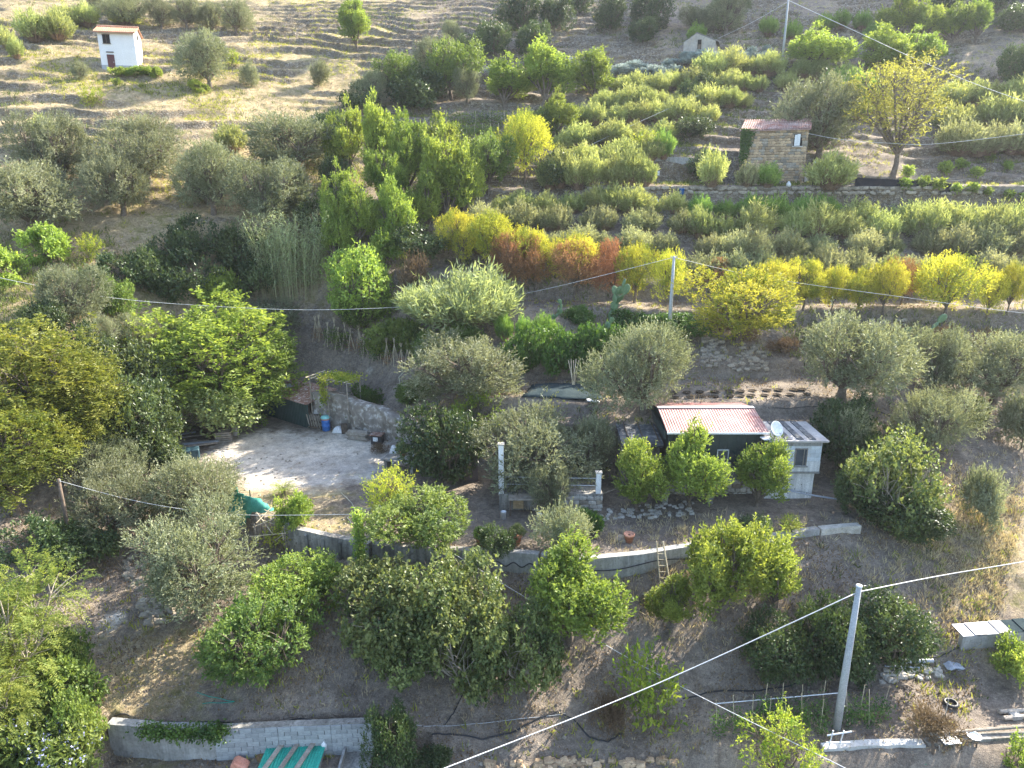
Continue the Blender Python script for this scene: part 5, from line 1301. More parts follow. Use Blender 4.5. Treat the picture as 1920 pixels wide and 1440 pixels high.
# ------------------------------------------------------------------ rock wall behind the yard
base_p = [(588,797),(640,804),(690,820),(740,834),(800,846)]
w3 = [Vector(onz(x, y, Z_YARD)) for x, y in base_p]
tp = [Vector((v.x, v.y - .15, zat(v, yt))) for v, yt in zip(w3, (735, 742, 756, 778, 800))]
ribbon('rock_wall', tp, [Z_YARD - .3] * 5, 0.7, ROCK, None, 8, .55, .35, 'rough grey rock and concrete face behind the yard', 'wall', True)
# ------------------------------------------------------------------ dry stone patches
def stone_patch(name, label, corners, n, size, kind, jit=3):
    c0 = P(sum(c[0] for c in corners) / 4, sum(c[1] for c in corners) / 4)
    t = thing(name, label, 'wall', c0)
    pts = []
    for i in range(n):
        u, v = _brng.random(), _brng.random()
        a = [corners[0][q] * (1 - u) + corners[1][q] * u for q in (0, 1)]; b2 = [corners[3][q] * (1 - u) + corners[2][q] * u for q in (0, 1)]
        pts.append((P(a[0] * (1 - v) + b2[0] * v, a[1] * (1 - v) + b2[1] * v) + Vector((0, 0, .03)), 0))
    stones_on(t, kind, pts, size)
stone_patch('dry_stone_wall', 'tumbled dry stone wall on the bank right below the big mimosa', [(1318,632),(1362,628),(1366,682),(1312,690)], 75, .28, 'field')
stone_patch('dry_stone_wall', 'grey dry stone wall in the bank between the tumbled one and the broad olive', [(1368,640),(1440,650),(1440,700),(1366,695)], 70, .28, 'field')
stone_patch('dry_stone_wall', 'grey stone wall between the broad olive and the yellow trees', [(1625,600),(1700,602),(1700,640),(1640,632)], 70, .30, 'field')
stone_patch('rubble_bank', 'rubble stones of the collapsed wall below the big open olive', [(262,1128),(318,1108),(335,1160),(275,1172)], 55, .32, 'field')
stone_patch('rubble_bank', 'rubble heap under the grey drain pipes', [(1650,1258),(1760,1252),(1770,1272),(1650,1282)], 60, .22, 'pale')
stone_patch('stone_edging', 'row of reddish stones edging the lowest path', [(905,1432),(1280,1424),(1280,1436),(905,1446)], 60, .26, 'ochre')
stone_patch('rubble_bank', 'loose stones around the patio foot', [(1120,955),(1300,940),(1300,968),(1130,978)], 80, .20, 'pale')
stone_patch('rubble_bank', 'scattered stones on the corner by the gully pole', [(232,1050),(270,1040),(285,1100),(240,1110)], 40, .30, 'field')
# patio: raised slab with stone front, white pillars, railing
px0, px1 = xat(936, 37.3, 12.2), xat(1130, 37.3, 12.2)
t = thing('patio', 'raised stone-fronted patio with two white pillars and thin rails beside the house', 'patio', (px0, 37.3, Z0))
W = px1 - px0
sl = MB().span((0, 0, -.3), (W, 4.4, 1.0)).build('platform', CONC_D, t)
course_wall(sl, 1.9, W, -.15, .9, -.03, .4, .25, STONES['field'] + STONES['pale'], 'stone', .02, .16, (), .03)
for x, h2 in ((.12, 3.0), (W - .25, 1.25)):
    pl = MB().span((x - .15, .05, .9), (x + .15, .35, 1.0 + h2)).build('pillar', WHITE, t, bevel=.02)
    MB().span((x - .19, .01, 1.0 + h2), (x + .19, .39, 1.07 + h2)).build('cap', STONE_P, pl)
for z in (1.55, 2.0): MB().tube([(.12, .2, z), (W - .3, .2, z - .1)], .018, 5).build('rail', STEEL, t)
sh_ = thing('garden_shelter', 'low board shelter with shelves under the patio edge', 'shelter', (xat(957, 36.6, 12), 36.55, Z0))
MB().span((-.1, -.1, 1.0), (2.1, .7, 1.07)).build('roof_board', WOOD, sh_)
for x in (0, 1.95): MB().span((x - .05, 0, -.2), (x + .05, .1, 1.0)).build('post', WOOD_D, sh_)
for q in range(5): MB().span((.15, .3, .3 + q * .13), (.75, .55, .38 + q * .13)).build('board', WOOD_Y, sh_)
for i, (px, py, mt, lab) in enumerate(((944,972,WHITE,'pale paint can left of the garden shelter'), (1011,976,WHITE,'white tin under the garden shelter'))):
    q = P(px, py); MB().lathe([(.16, 0), (.16, .42), (.17, .43), (.15, .44), (.14, .4)], n=12).build('paint_can', mt, None, True, loc=q); tag(col.objects[-1], lab, 'can')
# pots
def pot(px, py, s, lab, plant=None):
    q = P(px, py); t = thing('flower_pot', lab, 'pot', q)
    MB().lathe([(.20 * s, 0), (.30 * s, .45 * s), (.34 * s, .45 * s), (.34 * s, .54 * s), (.30 * s, .54 * s), (.28 * s, .47 * s)], n=14).build('pot', TERRA, t, True)
    MB().lathe([(.285 * s, .44 * s), (.01, .48 * s)], n=10).build('soil', SOIL, t)
    if plant:
        me, w, h = BUSH[plant][0]; o = link('plant', me, t, (0, 0, .45 * s)); k = .75 * s / w; o.scale = (k, k, k * 1.2)
pot(903,1024,1.05,'big terracotta pot with leafy plant on the concrete wall','ivy'); pot(967,1020,1.1,'big terracotta pot with tall dark plant on the concrete wall','bramble')
pot(1179,1016,.9,'empty terracotta pot near the rocks on the garden strip'); pot(755,856,.8,'terracotta pot with palm-like plant against the rock face','shrub')
pot(1070,930,.7,'small red pot on the patio edge','drybush'); pot(1125,903,.6,'terracotta trough with red plant on the low white pillar','drybush'); pot(950,925,.7,'terracotta pot with orange flowers beside the tall white pillar','drybush')
for i in range(4):
    q = P(1160 + i * 5, 1014 - (i % 2) * 4); o = link('rock', STONES['field'][i], None, q, (0, 0, i)); o.scale = (.45, .4, .35); tag(o, 'dark rock in the little heap by the empty pot', 'rock', 'rocks by the empty pot')
# cabinet, table, white chair, cushions
q = onz(884, 902, Z_YARD)
t = thing('metal_cabinet', 'tall rusty brown metal cabinet beside the patio', 'cabinet', q, R(8))
MB().span((-.42, 0, -.05), (.42, .6, 1.75)).build('body', surf('brown_paint', (.10, .075, .075), (.17, .13, .125), 2, .6), t); MB().span((-.40, -.03, .02), (-.01, 0, 1.7)).build('door', surf('brown_paint', (0, 0, 0), (0, 0, 0)), t); MB().span((.01, -.03, .02), (.40, 0, 1.7)).build('door', surf('brown_paint', (0, 0, 0), (0, 0, 0)), t)
q = onz(752, 880, Z_YARD)
t = thing('garden_table', 'grey slab table at the edge of the yard', 'table', q, R(-18))
MB().box((0, 0, .72), (2.4, 1.0, .07)).build('table_top', CONC_D, t)
for a in (-.95, .95): MB().box((a, 0, .34), (.2, .7, .7)).build('leg', CONC_D, t)
def wchair(px, py, rz, lab, mat):
    t = thing('garden_chair', lab, 'chair', onz(px, py, Z_YARD), rz)
    MB().box((0, 0, .42), (.46, .44, .04)).build('seat', mat, t); MB().box((0, .21, .68), (.46, .04, .5), rx=-.15).build('backrest', mat, t)
    for a in (-.2, .2):
        for b2 in (-.18, .18): MB().tube([(a, b2, 0), (a * .95, b2 * .95, .42)], .02, 5).build('leg', mat, t)
wchair(776, 865, 1.0, 'white garden chair behind the slab table', WHITE); wchair(806, 873, -.6, 'orange-red garden chair under the dark tree', CORAL)
q = onz(738, 850, Z_YARD)
MB().prism([(-.3, 0), (.3, 0), (.18, .5), (-.1, .62)], 'y', -.2, .2).build('white_sack', WHITE, None, bevel=.08, loc=q); tag(col.objects[-1], 'white sack leaning by the palm-like potted plant', 'sack')
o = link('hay_heap', BUSH['drybush'][1][0], None, onz(716, 850, Z_YARD), (0, 0, 1.1), (.8, .8, .55)); tag(o, 'brownish heap of hay between the metal box and slab table', 'heap')
q = P(1084, 905)
t = thing('wood_stove', 'dark cylindrical barbecue drum on the patio', 'barbecue', (xat(1087, 40.6, 12.9), 40.6, Z0 + 1.0)); MB().lathe([(.36, 0), (.36, 1.0), (.32, 1.08), (.05, 1.1)], n=16).build('drum', BLACK, t, True); MB().box((0, -.36, .55), (.3, .05, .3)).build('door', DARKIN, t)
t = thing('white_cupboard', 'white cupboard standing on the patio beside the barbecue', 'cupboard', (xat(1066, 40.8, 13), 40.8, Z0 + 1.0)); MB().span((-.3, 0, 0), (.3, .5, 1.15)).build('body', WHITE, t); MB().box((0, -.015, .6), (.4, .03, .7)).build('door', DARKIN, t)
e0, e1 = P(1088, 957), P(1152, 935)
MB().tube([e0 + Vector((0, 0, .5)), e1 + Vector((0, 0, .6))], .04, 6).build('pole_stick', WOOD); tag(col.objects[-1], 'pale wooden pole leaning on the stones beside the low white pillar', 'pole')
# ------------------------------------------------------------------ yard: green shed and its clutter
a, b2 = onz(488, 775, Z_YARD), onz(580, 803, Z_YARD)
v = Vector(b2) - Vector(a); L = v.length; ang = math.atan2(v.y, v.x)
t = thing('corrugated_shed', 'dark green sheet shed with rusty roof at the back of the yard', 'shed', a, ang)
nS = 6
for q in range(nS):
    m = MB(); x0, x1 = L * q / nS, L * (q + 1) / nS + .02; n = int((x1 - x0) / .19 * 6); vs = []
    for i in range(n + 1):
        x = x0 + (x1 - x0) * i / n; o = .02 * math.sin(2 * math.pi * x / .19) + .004 * q
        vs += [(x, o, -.1), (x, o, 1.95), (x, o + .012, -.1), (x, o + .012, 1.95)]
    fs = []
    for i in range(n): c, d = 4 * i, 4 * i + 4; fs += [(c, d, d + 1, c + 1), (c + 3, d + 3, d + 2, c + 2), (c + 1, d + 1, d + 3, c + 3)]
    m.add(vs, fs); m.build('wall_sheet', surf('green_sheet', (.022, .048, .045), (.04, .075, .07), 1.2, .55, .1, .4), t)
MB().span((0, .06, -.1), (.08, 2.6, 1.9)).build('post', WOOD_D, t); MB().span((L - .1, .06, -.1), (L - .02, .16, 1.95)).build('post', WOOD_D, t)
MB().span((.1, 2.5, -.1), (L - .1, 2.6, 2.1)).build('back_wall', WOOD_D, t)
rf = MB()
for q in range(5):
    m = MB(); corrugated(m, -.25 + q * (L + .5) / 5, -.25 + (q + 1) * (L + .5) / 5 + .05, -.35, 2.0 + .012 * q + .03 * (q % 2), 2.8, 2.45 + .012 * q + .02 * (q % 3), .16, .022)
    m.build('roof_sheet', RUST, t)
for q, (x, y, sx, sy, rz, mt) in enumerate(((.8, .6, 1.0, .7, .2, PVC), (2.2, 1.3, .9, .6, -.4, PVC), (1.5, 2.0, 2.4, .12, .1, WOOD), (2.4, .2, 1.6, .1, .3, WOOD), (1.1, 1.4, 1.8, .1, -.25, WOOD_D))):
    MB().box((x, y, 2.22 + .13 * y + .03 * q), (sx, sy, .03), rz=rz, rx=.13).build('roof_scrap', mt, t)
def yard(px, py): return Vector(onz(px, py, Z_YARD))
q = yard(593, 804)
for i in range(2):
    t = thing('wooden_pallet', 'wooden pallet leaning upright between the green shed and the blue barrel', 'pallet', q + Vector((.28 * i - .1, .15 * i, .05)), ang + .2, 'pallets leaning by the shed')
    for k in range(5): MB().box((-.5 + .25 * k, -.1, .55), (.10, .025, 1.2), rx=.22).build('slat', WOOD, t)
    for k in (.1, .55, 1.0): MB().box((0, .02 - .22 * (k - .55) * -1, k), (1.1, .07, .07)).build('bearer', WOOD_D, t)
q = yard(612, 807)
t = thing('blue_barrel', 'blue plastic barrel with turquoise bag on top by the green shed', 'barrel', q)
MB().lathe([(.27, 0), (.30, .05), (.31, .35), (.325, .37), (.325, .41), (.31, .43), (.31, .70), (.325, .72), (.325, .76), (.31, .78), (.30, 1.02), (.27, 1.06)], n=20).build('drum', BLUE, t, True)
MB().lathe([(.36, 1.0), (.38, 1.06), (.30, 1.16), (.12, 1.2), (.01, 1.19)], n=11).build('bag', surf('turquoise_bag', (.2, .55, .52), (.35, .7, .66), 4, .4, .5, .4), t)
MB().lathe([(.335, .90), (.365, .98), (.335, 1.01)], n=14, cap=False).build('pink_rim', CORAL, t)
q = yard(634, 812)
MB().prism([(-.45, 0), (.5, 0), (.42, .25), (.1, .55), (-.3, .42)], 'y', -.25, .3).build('white_tarp', WHITE, None, bevel=.1, loc=q); tag(col.objects[-1], 'crumpled white tarp beside the blue barrel', 'tarp')
q = yard(646, 812)
MB().box((0, 0, .35), (.45, .5, .75), rz=.3).build('wooden_box', WOOD_D, None, loc=q); tag(col.objects[-1], 'brown wooden box between the white tarp and the firewood', 'box')
q = yard(674, 824)
t = thing('firewood_pile', 'stack of grey split sticks against the rock face', 'firewood', q, R(-18))
for i in range(46):
    MB().tube([(-.75 + _brng.uniform(-.15, .15), -.35 + .14 * (i % 6) + _brng.uniform(-.03, .03), .06 + .085 * (i // 6)), (.75 + _brng.uniform(-.15, .15), -.35 + .14 * (i % 6) + _brng.uniform(-.08, .08), .06 + .085 * (i // 6) + _brng.uniform(-.02, .03))], _brng.uniform(.035, .055), 6).build('stick', WOOD, t)
q = yard(708, 832)
t = thing('metal_box', 'dark metal stove box with flat lid against the rock face', 'stove', q, R(-12))
MB().span((-.38, -.3, 0), (.38, .3, .72)).build('body', BLACK, t); MB().span((-.46, -.38, .72), (.46, .38, .77)).build('lid', RUST, t); MB().span((-.2, -.32, .3), (.16, -.3, .6)).build('label_plate', WHITE, t)
# crate, drum, boards at the left edge of the yard
q = yard(421, 826)
t = thing('slatted_crate', 'grey slatted wooden crate beside the small fruit tree', 'crate', q, R(14))
for z in (.06, .22, .38, .54, .70):
    for y in (-.38, .38): MB().span((-.55, y - .02, z - .055), (.55, y + .02, z + .055)).build('slat', WOOD, t)
    for x in (-.55, .55): MB().span((x - .02, -.36, z - .055), (x + .02, .36, z + .055)).build('slat', WOOD, t)
for x in (-.5, .5):
    for y in (-.34, .34): MB().span((x - .04, y - .04, 0), (x + .04, y + .04, .78)).build('corner_post', WOOD_D, t)
q = yard(441, 816)
o = MB().lathe([(.25, 0), (.27, .04), (.27, .8), (.25, .84)], n=14).build('old_drum', surf('pale_rust', (.40, .33, .28), (.55, .48, .42), 2, .7), None, True, loc=q + Vector((0, 0, .0))); tag(o, 'pale rusty drum beside the slatted crate', 'drum')
brd = [(300,842,3.0,.35,.30,LTBLUE),(320,832,3.6,.30,.32,WOOD),(345,836,3.4,.25,.36,WOOD),(335,846,3.8,.22,.34,WOOD_D),(362,842,3.0,.22,.42,WOOD),(378,838,2.4,.3,.30,PVC),(355,828,2.2,.25,.28,WOOD),(330,826,2.8,.3,.33,PVC),(372,848,2.6,.18,.45,WOOD)]
for i, (px, py, l, w, rz, mt) in enumerate(brd):
    q = P(px, py); MB().box((0, 0, .10 + .05 * i), (l, w, .045), rz=rz, ry=_brng.uniform(-.04, .04)).build('scrap_board', mt, None, loc=q); tag(col.objects[-1], 'long weathered board in the scrap heap beside the slatted crate', 'board', 'boards of the scrap heap')
q = P(328, 857); MB().box((0, 0, .35), (1.5, .9, .04), rz=.35, rx=.3).build('blue_sheet', LTBLUE, None, loc=q); tag(col.objects[-1], 'pale blue panel propped at the front of the scrap heap', 'panel')
q = P(358, 862); MB().box((0, 0, .4), (1.2, .8, .8), rz=.4).build('dark_tank', surf('petrol_plastic', (.03, .07, .085), (.05, .10, .12), 2, .5), None, bevel=.06, loc=q); tag(col.objects[-1], 'dark petrol-blue tank below the pale blue panel', 'tank')
# green netting screen with posts
A, B_ = yard(425, 945), yard(512, 955)
t = thing('netting_screen', 'torn green netting screen at the lower corner of the yard', 'screen', A)
n = 16; vs = []; rng = np.random.default_rng(2)
for i in range(n + 1):
    f = i / n; g = A.lerp(B_, f) - A; top = 1.45 - 1.25 * f ** 1.3 + .12 * math.sin(f * 11)
    for k in range(7):
        h = k / 6; vs.append((g.x + .1 * math.sin(3 * h + 6 * f), g.y + .35 * math.sin(h * 2.2 + f * 4) - .5 * (1 - h) + .08 * rng.normal(), -1.2 + (top + 1.2) * h))
fs = [(i * 7 + k, (i + 1) * 7 + k, (i + 1) * 7 + k + 1, i * 7 + k + 1) for i in range(n) for k in range(6)]
m = MB(); m.add(vs, fs); o = m.build('netting', NET, t, True)
sol = o.modifiers.new('thickness', 'SOLIDIFY'); sol.thickness = .02
for f in (.02, .5, .98):
    g = A.lerp(B_, f) - A; MB().tube([(g.x, g.y + .25, -1.5), (g.x, g.y + .25, 1.5 - f * 1.1)], .045, 6).build('post', WOOD_D, t)
w3 = [yard(490, 967), yard(545, 985)]
for i in range(7):
    g = w3[0].lerp(w3[1], i / 6); MB().box((g.x, g.y - .5, g.z - .35), (.2, .06, 1.5), rz=.3).build('fence_plank', WOOD, None); tag(col.objects[-1], 'grey upright plank beside the green netting', 'plank', 'planks beside the netting')
# small palm
q = yard(532, 928)
t = thing('small_palm', 'small bright green palm at the edge of the yard', 'palm', q)
MB().tube([(0, 0, -.2), (0, 0, .35)], [.16, .12], 8).build('trunk', BARK, t)
B3, A3, N3, T3 = [], [], [], []; rng = np.random.default_rng(8)
for i in range(26):
    an = i * 2.4; el = .25 + .9 * (i % 5) / 5
    for k in range(14):
        s = k / 14; r = .85 * s; zz = .35 + math.sin(el) * r * 1.1 - .42 * s * s
        c, s_ = math.cos(an), math.sin(an); pos = (c * r * math.cos(el * .6), s_ * r * math.cos(el * .6), zz)
        for sg in (-1, 1): B3.append(pos); A3.append((c * .7 - s_ * sg * .8, s_ * .7 + c * sg * .8, .12)); N3.append((0, 0, 1)); T3.append(rng.uniform(.2, .9))
v_, f_, tt = leaves_from(rng, np.array(B3, float), nrm(np.array(A3)), nrm(np.array(N3) + rng.normal(0, .2, (len(N3), 3))), .2, .035, np.array(T3))
link('fronds', arrays_mesh('fronds', v_, f_, M_LIME, tt), t)

# ------------------------------------------------------------------ vine trellis below the yard
def vine_leaves(parent, name, pts, spread, n, mat=M_VINE, seed=1, ll=.15, lw=.13, down=.4):
    rng = np.random.default_rng(seed); pts = np.array([tuple(p_) for p_ in pts], float)
    i = rng.integers(0, len(pts) - 1, n); f = rng.random(n)[:, None]
    base = pts[i] * (1 - f) + pts[i + 1] * f + rng.normal(size=(n, 3)) * np.array(spread)
    ct = np.clip(.5 + 1.4 * vnoise(base[:, 0], base[:, 1] + base[:, 2], .5, seed) + rng.normal(0, .15, n), 0, 1)
    v_, f_, tt = leaves_from(rng, base, nrm(rng.normal(size=base.shape) * .8 + np.array((0, 0, -down))), nrm(rng.normal(size=base.shape) * .5 + np.array((0, -.3, .8))), ll, lw, ct)
    o_ = link(name, arrays_mesh(name, v_, f_, mat, tt), parent); o_['kind'] = 'stuff'; return o_
q = yard(512, 985); q.z -= 1.3
t = thing('vine_trellis', 'leaning trellis of bare sticks with a thin vine below the yard', 'trellis', q)
for i, (x0, y0, z0, x1, y1, z1) in enumerate(((-.9,-.6,1.5,.9,.5,1.9),(-.9,.1,1.7,1.6,-.7,1.2),(-1.0,-.9,1.1,1.0,-.9,1.3),(-.6,.5,2.0,1.9,-.4,1.5),(-.8,-.3,1.6,-.2,.7,2.1),(.4,-1.0,.9,1.8,.2,1.7),(0.2,.6,1.9,.9,-1.1,1.0),(-1.0,.4,1.9,.3,-.9,1.2))):
    MB().tube([(x0, y0, z0), (x1, y1, z1)], .025, 5).build('stick', CANEM, t)
for x, y in ((-.8, -.6), (.9, -.8), (1.6, .1), (0, .4)): MB().tube([(x, y, -.6), (x, y, 1.7)], .04, 6).build('post', WOOD, t)
vine_leaves(t, 'vine', [(.2, -.5, 1.5), (.9, .1, 1.7), (.7, -.7, .9), (-.2, -.7, .7), (1.3, -.2, 1.5)], (.3, .3, .22), 420, seed=5)
# ivy-covered post and thin mast
q = P(678, 1080); hp = zat(q, 958) - q.z
t = thing('ivy_post', 'post completely wrapped in bright ivy in front of the concrete wall', 'post', q)
MB().tube([(0, 0, -.3), (0, 0, hp)], .07, 6).build('post', WOOD_D, t)
vine_leaves(t, 'ivy', [(0, 0, .1), (0, 0, hp * .5), (.02, 0, hp)], (.15, .15, .1), 1900, M_LIME, 6, .13, .11)
q2 = yard(730, 1008)
MB().tube([q2 - Vector((0, 0, .5)), Vector((q2.x, q2.y, zat(q2, 958)))], .03, 6).build('metal_mast', WHITE); tag(col.objects[-1], 'thin pale mast beside the ivy-covered post', 'mast')
# ------------------------------------------------------------------ pergola on the rock ledge
q = P(640, 742)
q = Vector((xat(632, 51.2, 14.6), 51.2, 13.4))
t = thing('vine_pergola', 'rough stick pergola with bright vine leaves above the rock face', 'pergola', q, R(-24))
for x in (-1.9, -.3, 1.5):
    for y in (-.8, .8): MB().tube([(x, y, -1.2), (x + .03, y, 1.9)], .045, 6).build('post', WOOD, t)
for y in (-.8, 0, .8): MB().tube([(-2.3, y, 1.92), (0, y + .05, 1.97), (1.9, y, 1.9)], .04, 6).build('beam', WOOD, t)
for x in (-2.0, -1.5, -1.0, -.5, 0, .5, 1.0, 1.5): MB().tube([(x, -1.1, 2.0), (x + .1, 1.1, 2.02)], .028, 5).build('rafter', CANEM, t)
MB().tube([(-1.9, -.85, 1.0), (1.5, -.85, .95)], .035, 6).build('rail', WOOD, t)
vine_leaves(t, 'vine', [(-.9, -.5, 2.1), (0, .2, 2.15), (.9, -.3, 2.1), (1.6, .3, 2.05), (.2, -.8, 2.0)], (.32, .4, .12), 1500, seed=9)
vine_leaves(t, 'vine_curtain', [(-.6, -.95, 2.0), (-.5, -1.0, 1.0), (-.6, -1.0, .2)], (.2, .1, .3), 420, seed=10)
# ------------------------------------------------------------------ bean poles
for i in range(16):
    f = i / 15; px, py = 592 + f * 172 + _brng.uniform(-3, 3), 640 + f * 56
    row2 = i % 2
    q = P(px, py - row2 * 6)
    t = thing('bean_poles', 'tepee of thin canes in the bean rows above the pergola', 'poles', q, _brng.uniform(0, 3), 'cane tepees of the bean rows')
    hgt = _brng.uniform(1.9, 2.3)
    for k in range(4):
        an = k * 1.57 + _brng.uniform(-.2, .2); cx, cy = math.cos(an), math.sin(an)
        MB().tube([(cx * .38, cy * .38, -.1), (-cx * .10, -cy * .10, hgt)], .024, 4).build('cane', CANEM, t)
    if i in (2, 3, 4, 5, 8, 10, 11): vine_leaves(t, 'bean_plant', [(0, 0, .1), (.05, 0, .8), (0, .05, 1.3)], (.26, .26, .15), 260, M_GREEN if i < 9 else M_IVY, 20 + i, .12, .1)
    elif i in (0, 1, 6, 7, 12, 14): vine_leaves(t, 'dry_bean_plant', [(0, 0, .1), (.05, 0, .5), (0, .05, 1.0)], (.22, .22, .12), 160, M_RUST, 20 + i, .10, .06)
# ------------------------------------------------------------------ poles and wires
def pole(px, py, ptop, r0, r1, mat, label, name='utility_pole', dx=0.0):
    q = P(px, py); h = zat(q, ptop) - q.z; t = thing(name, label, 'pole', q)
    MB().tube([(0, 0, -.8), (0, 0, h * .5), (dx, 0, h)], [r0, (r0 + r1) / 2, r1], 12).build('shaft', mat, t, True)
    return t, q + Vector((dx, 0, h))
t, top1 = pole(1568, 1368, 1100, .19, .11, GREYPOLE, 'tapered grey concrete pole among the tomato stakes')
MB().lathe([(.115, 0), (.13, .02), (.13, .06), (.02, .08)], n=10).build('cap', WHITE, t, True, loc=top1 - t.location); MB().box((0, 0, 0), (.22, .1, .1)).build('clamp', STEEL, t, loc=top1 - t.location - Vector((0, 0, .25)))
t, top2 = pole(1254, 632, 480, .16, .10, GREYPOLE, 'grey concrete pole standing on the bank beside the big mimosa')
MB().box((0, 0, 0), (.5, .06, .06)).box((-.22, 0, .08), (.06, .06, .12)).box((.22, 0, .08), (.06, .06, .12)).build('cross_arm', STEEL, t, loc=top2 - t.location - Vector((0, 0, .12)))
t, top3 = pole(1466, 122, -2, .17, .11, GREYPOLE, 'grey concrete pole on the crest beside the bright trees')
MB().box((0, 0, 0), (.24, .1, .12)).build('clamp', STEEL, t, loc=top3 - t.location - Vector((0, 0, .15)))
t, top4 = pole(138, 1042, 898, .12, .08, WOOD_D, 'dark wooden pole in front of the lowest walnut')
MB().box((0, 0, 0), (.16, .08, .16)).build('clamp', STEEL, t, loc=top4 - t.location - Vector((0, 0, .1)))
def wire(pts, r, label, mat=CABLE, name='cable'):
    P3 = [Vector(p_) for p_ in pts]; out = []
    for i in range(len(P3) - 1):
        p0, p1, p2, p3 = P3[max(i - 1, 0)], P3[i], P3[i + 1], P3[min(i + 2, len(P3) - 1)]
        for k in range(8):
            s = k / 8; out.append(0.5 * ((2 * p1) + (p2 - p0) * s + (2 * p0 - 5 * p1 + 4 * p2 - p3) * s * s + (3 * p1 - p0 - 3 * p2 + p3) * s ** 3))
    out.append(P3[-1]); o = MB().tube(out, r, 5).build(name, mat, None, True); return tag(o, label, 'cable' if name == 'cable' else name.split('_')[-1])
c1 = top1 - Vector((0, 0, .25))
wire([c1, at(1225, 1285, 27.5), at(835, 1440, 24), at(500, 1570, 21)], .023, 'thick pale cable running down from the lowest concrete pole')
wire([c1, at(1760, 1080, 33.5), at(1920, 1053, 35), at(2150, 1012, 37.5)], .023, 'thick pale cable leaving the lowest concrete pole above the bare bank')
wire([Vector((q2.x, q2.y, zat(q2, 962))), at(960, 1105, 34.5), at(1240, 1268, 31), at(1600, 1448, 26.5), at(1750, 1530, 25)], .016, 'thin wire from the pale mast crossing above the figs')
wire([top2 - Vector((0, 0, .1)), at(1370, 508, 54.5), at(1480, 528, 53.5), at(1700, 558, 52.5), at(1920, 587, 51.5), at(2150, 605, 50)], .016, 'pale wire in front of the yellow mimosas')
wire([top2 - Vector((0, 0, .1)), at(1000, 547, 58), at(830, 570, 56.5), at(600, 581, 54.5), at(380, 573, 53), at(200, 557, 51), at(0, 521, 49), at(-250, 460, 47)], .016, 'long sagging wire crossing the gully above the walnut')
wire([top3 - Vector((0, 0, .15)), at(1590, 52, 84), at(1720, 112, 83), at(1860, 169, 82), at(2100, 250, 80)], .028, 'thick pale cable dropping from the crest pole behind the ash')
wire([top3 - Vector((0, 0, .3)), at(1410, 42, 97), at(1346, 72, 98)], .02, 'thin wire from the crest pole to the grey ruin')
wire([at(1509, 249, 73), at(1580, 262, 72.5), at(1660, 268, 72), at(1750, 270, 71), at(1920, 251, 70), at(2100, 225, 69)], .024, 'pale cable from the corner of the stone house past the ash')
wire([at(1330, 170, 86), at(1200, 228, 80), at(1080, 285, 76)], .016, 'thin faint wire above the brooms left of the stone house')
wire([top4 - Vector((0, 0, .1)), at(240, 936, 37.4), at(360, 957, 37.4), at(480, 966, 37.6), at(730, 963, 37.4)], .012, 'thin wire from the dark wooden pole to the pale mast')
# ------------------------------------------------------------------ vine rows up the hill
for (x0, x1, y, lab) in ((838, 1000, 238, 'upper row of dark green grapevines on stakes above the golden tree'), (845, 935, 262, 'second row of grapevines beside the golden tree'), (850, 930, 285, 'third row of grapevines near the rounded green tree')):
    w3 = [P(x0 + (x1 - x0) * k / 6, y) for k in range(7)]
    t = thing('vine_row', lab, 'vines', w3[0]); loc = [v3 - w3[0] for v3 in w3]
    for v3 in loc: MB().tube([v3 - Vector((0, 0, .2)), v3 + Vector((0, 0, 1.7))], .03, 5).build('stake', CANEM, t)
    vine_leaves(t, 'foliage', [v3 + Vector((0, 0, .85)) for v3 in loc], (.15, .25, .38), 1700, M_GREEN, 31, .16, .15)
# ------------------------------------------------------------------ net bed on the path, board, props
w3 = [P(*a_) for a_ in ((978,748),(1130,752),(1118,722),(1000,722))]
c0 = sum(w3, Vector()) / 4
t = thing('covered_bed', 'garden bed under dark netting on the path behind the patio', 'netting', c0)
m = MB(); n = 12; vs = []
for i in range(n + 1):
    for k in range(n + 1):
        u, v_ = i / n, k / n; g = w3[0].lerp(w3[1], u).lerp(w3[3].lerp(w3[2], u), v_) - c0
        vs.append((g.x, g.y, float(hz(g.x + c0.x, g.y + c0.y)) - c0.z + .12 + .16 * math.sin(math.pi * u) * math.sin(math.pi * v_) + .10 * float(vnoise(g.x, g.y, .5, 3))))
m.add(vs, [(i * 13 + k, (i + 1) * 13 + k, (i + 1) * 13 + k + 1, i * 13 + k + 1) for i in range(n) for k in range(n)])
o = m.build('net', NETD, t, True); o.modifiers.new('thickness', 'SOLIDIFY').thickness = .02
q = P(1112, 757); MB().box((0, 0, .22), (.85, .5, .05), ry=.12).build('white_board', WHITE, None, loc=q); tag(col.objects[-1], 'white board lying beside the dark netted bed', 'board')
q = P(1075, 728)
t = thing('stick_bundle', 'bundle of pale upright sticks leaning on the bank behind the netted bed', 'sticks', q)
for i in range(5): MB().tube([(_brng.uniform(-.15, .15), _brng.uniform(-.1, .1), -.1), (-.35 + .18 * i, .5, 1.9 + .1 * (i % 2))], .03, 5).build('stick', CANEM, t)
# little dug planting holes along the path
for i in range(22):
    r = i // 11; q = P(1268 + (i % 11) * 24 + _brng.uniform(-5, 5), 738 + r * 9 - (i % 11) * .6)
    MB().lathe([(.30, .10), (.24, .06), (.12, .02), (.02, .0)], n=9, cap=False).build('seedling_mound', SOIL, None, True, loc=q); tag(col.objects[-1], 'small dark planting mound in the double row on the path', 'mound', 'planting mounds on the path')
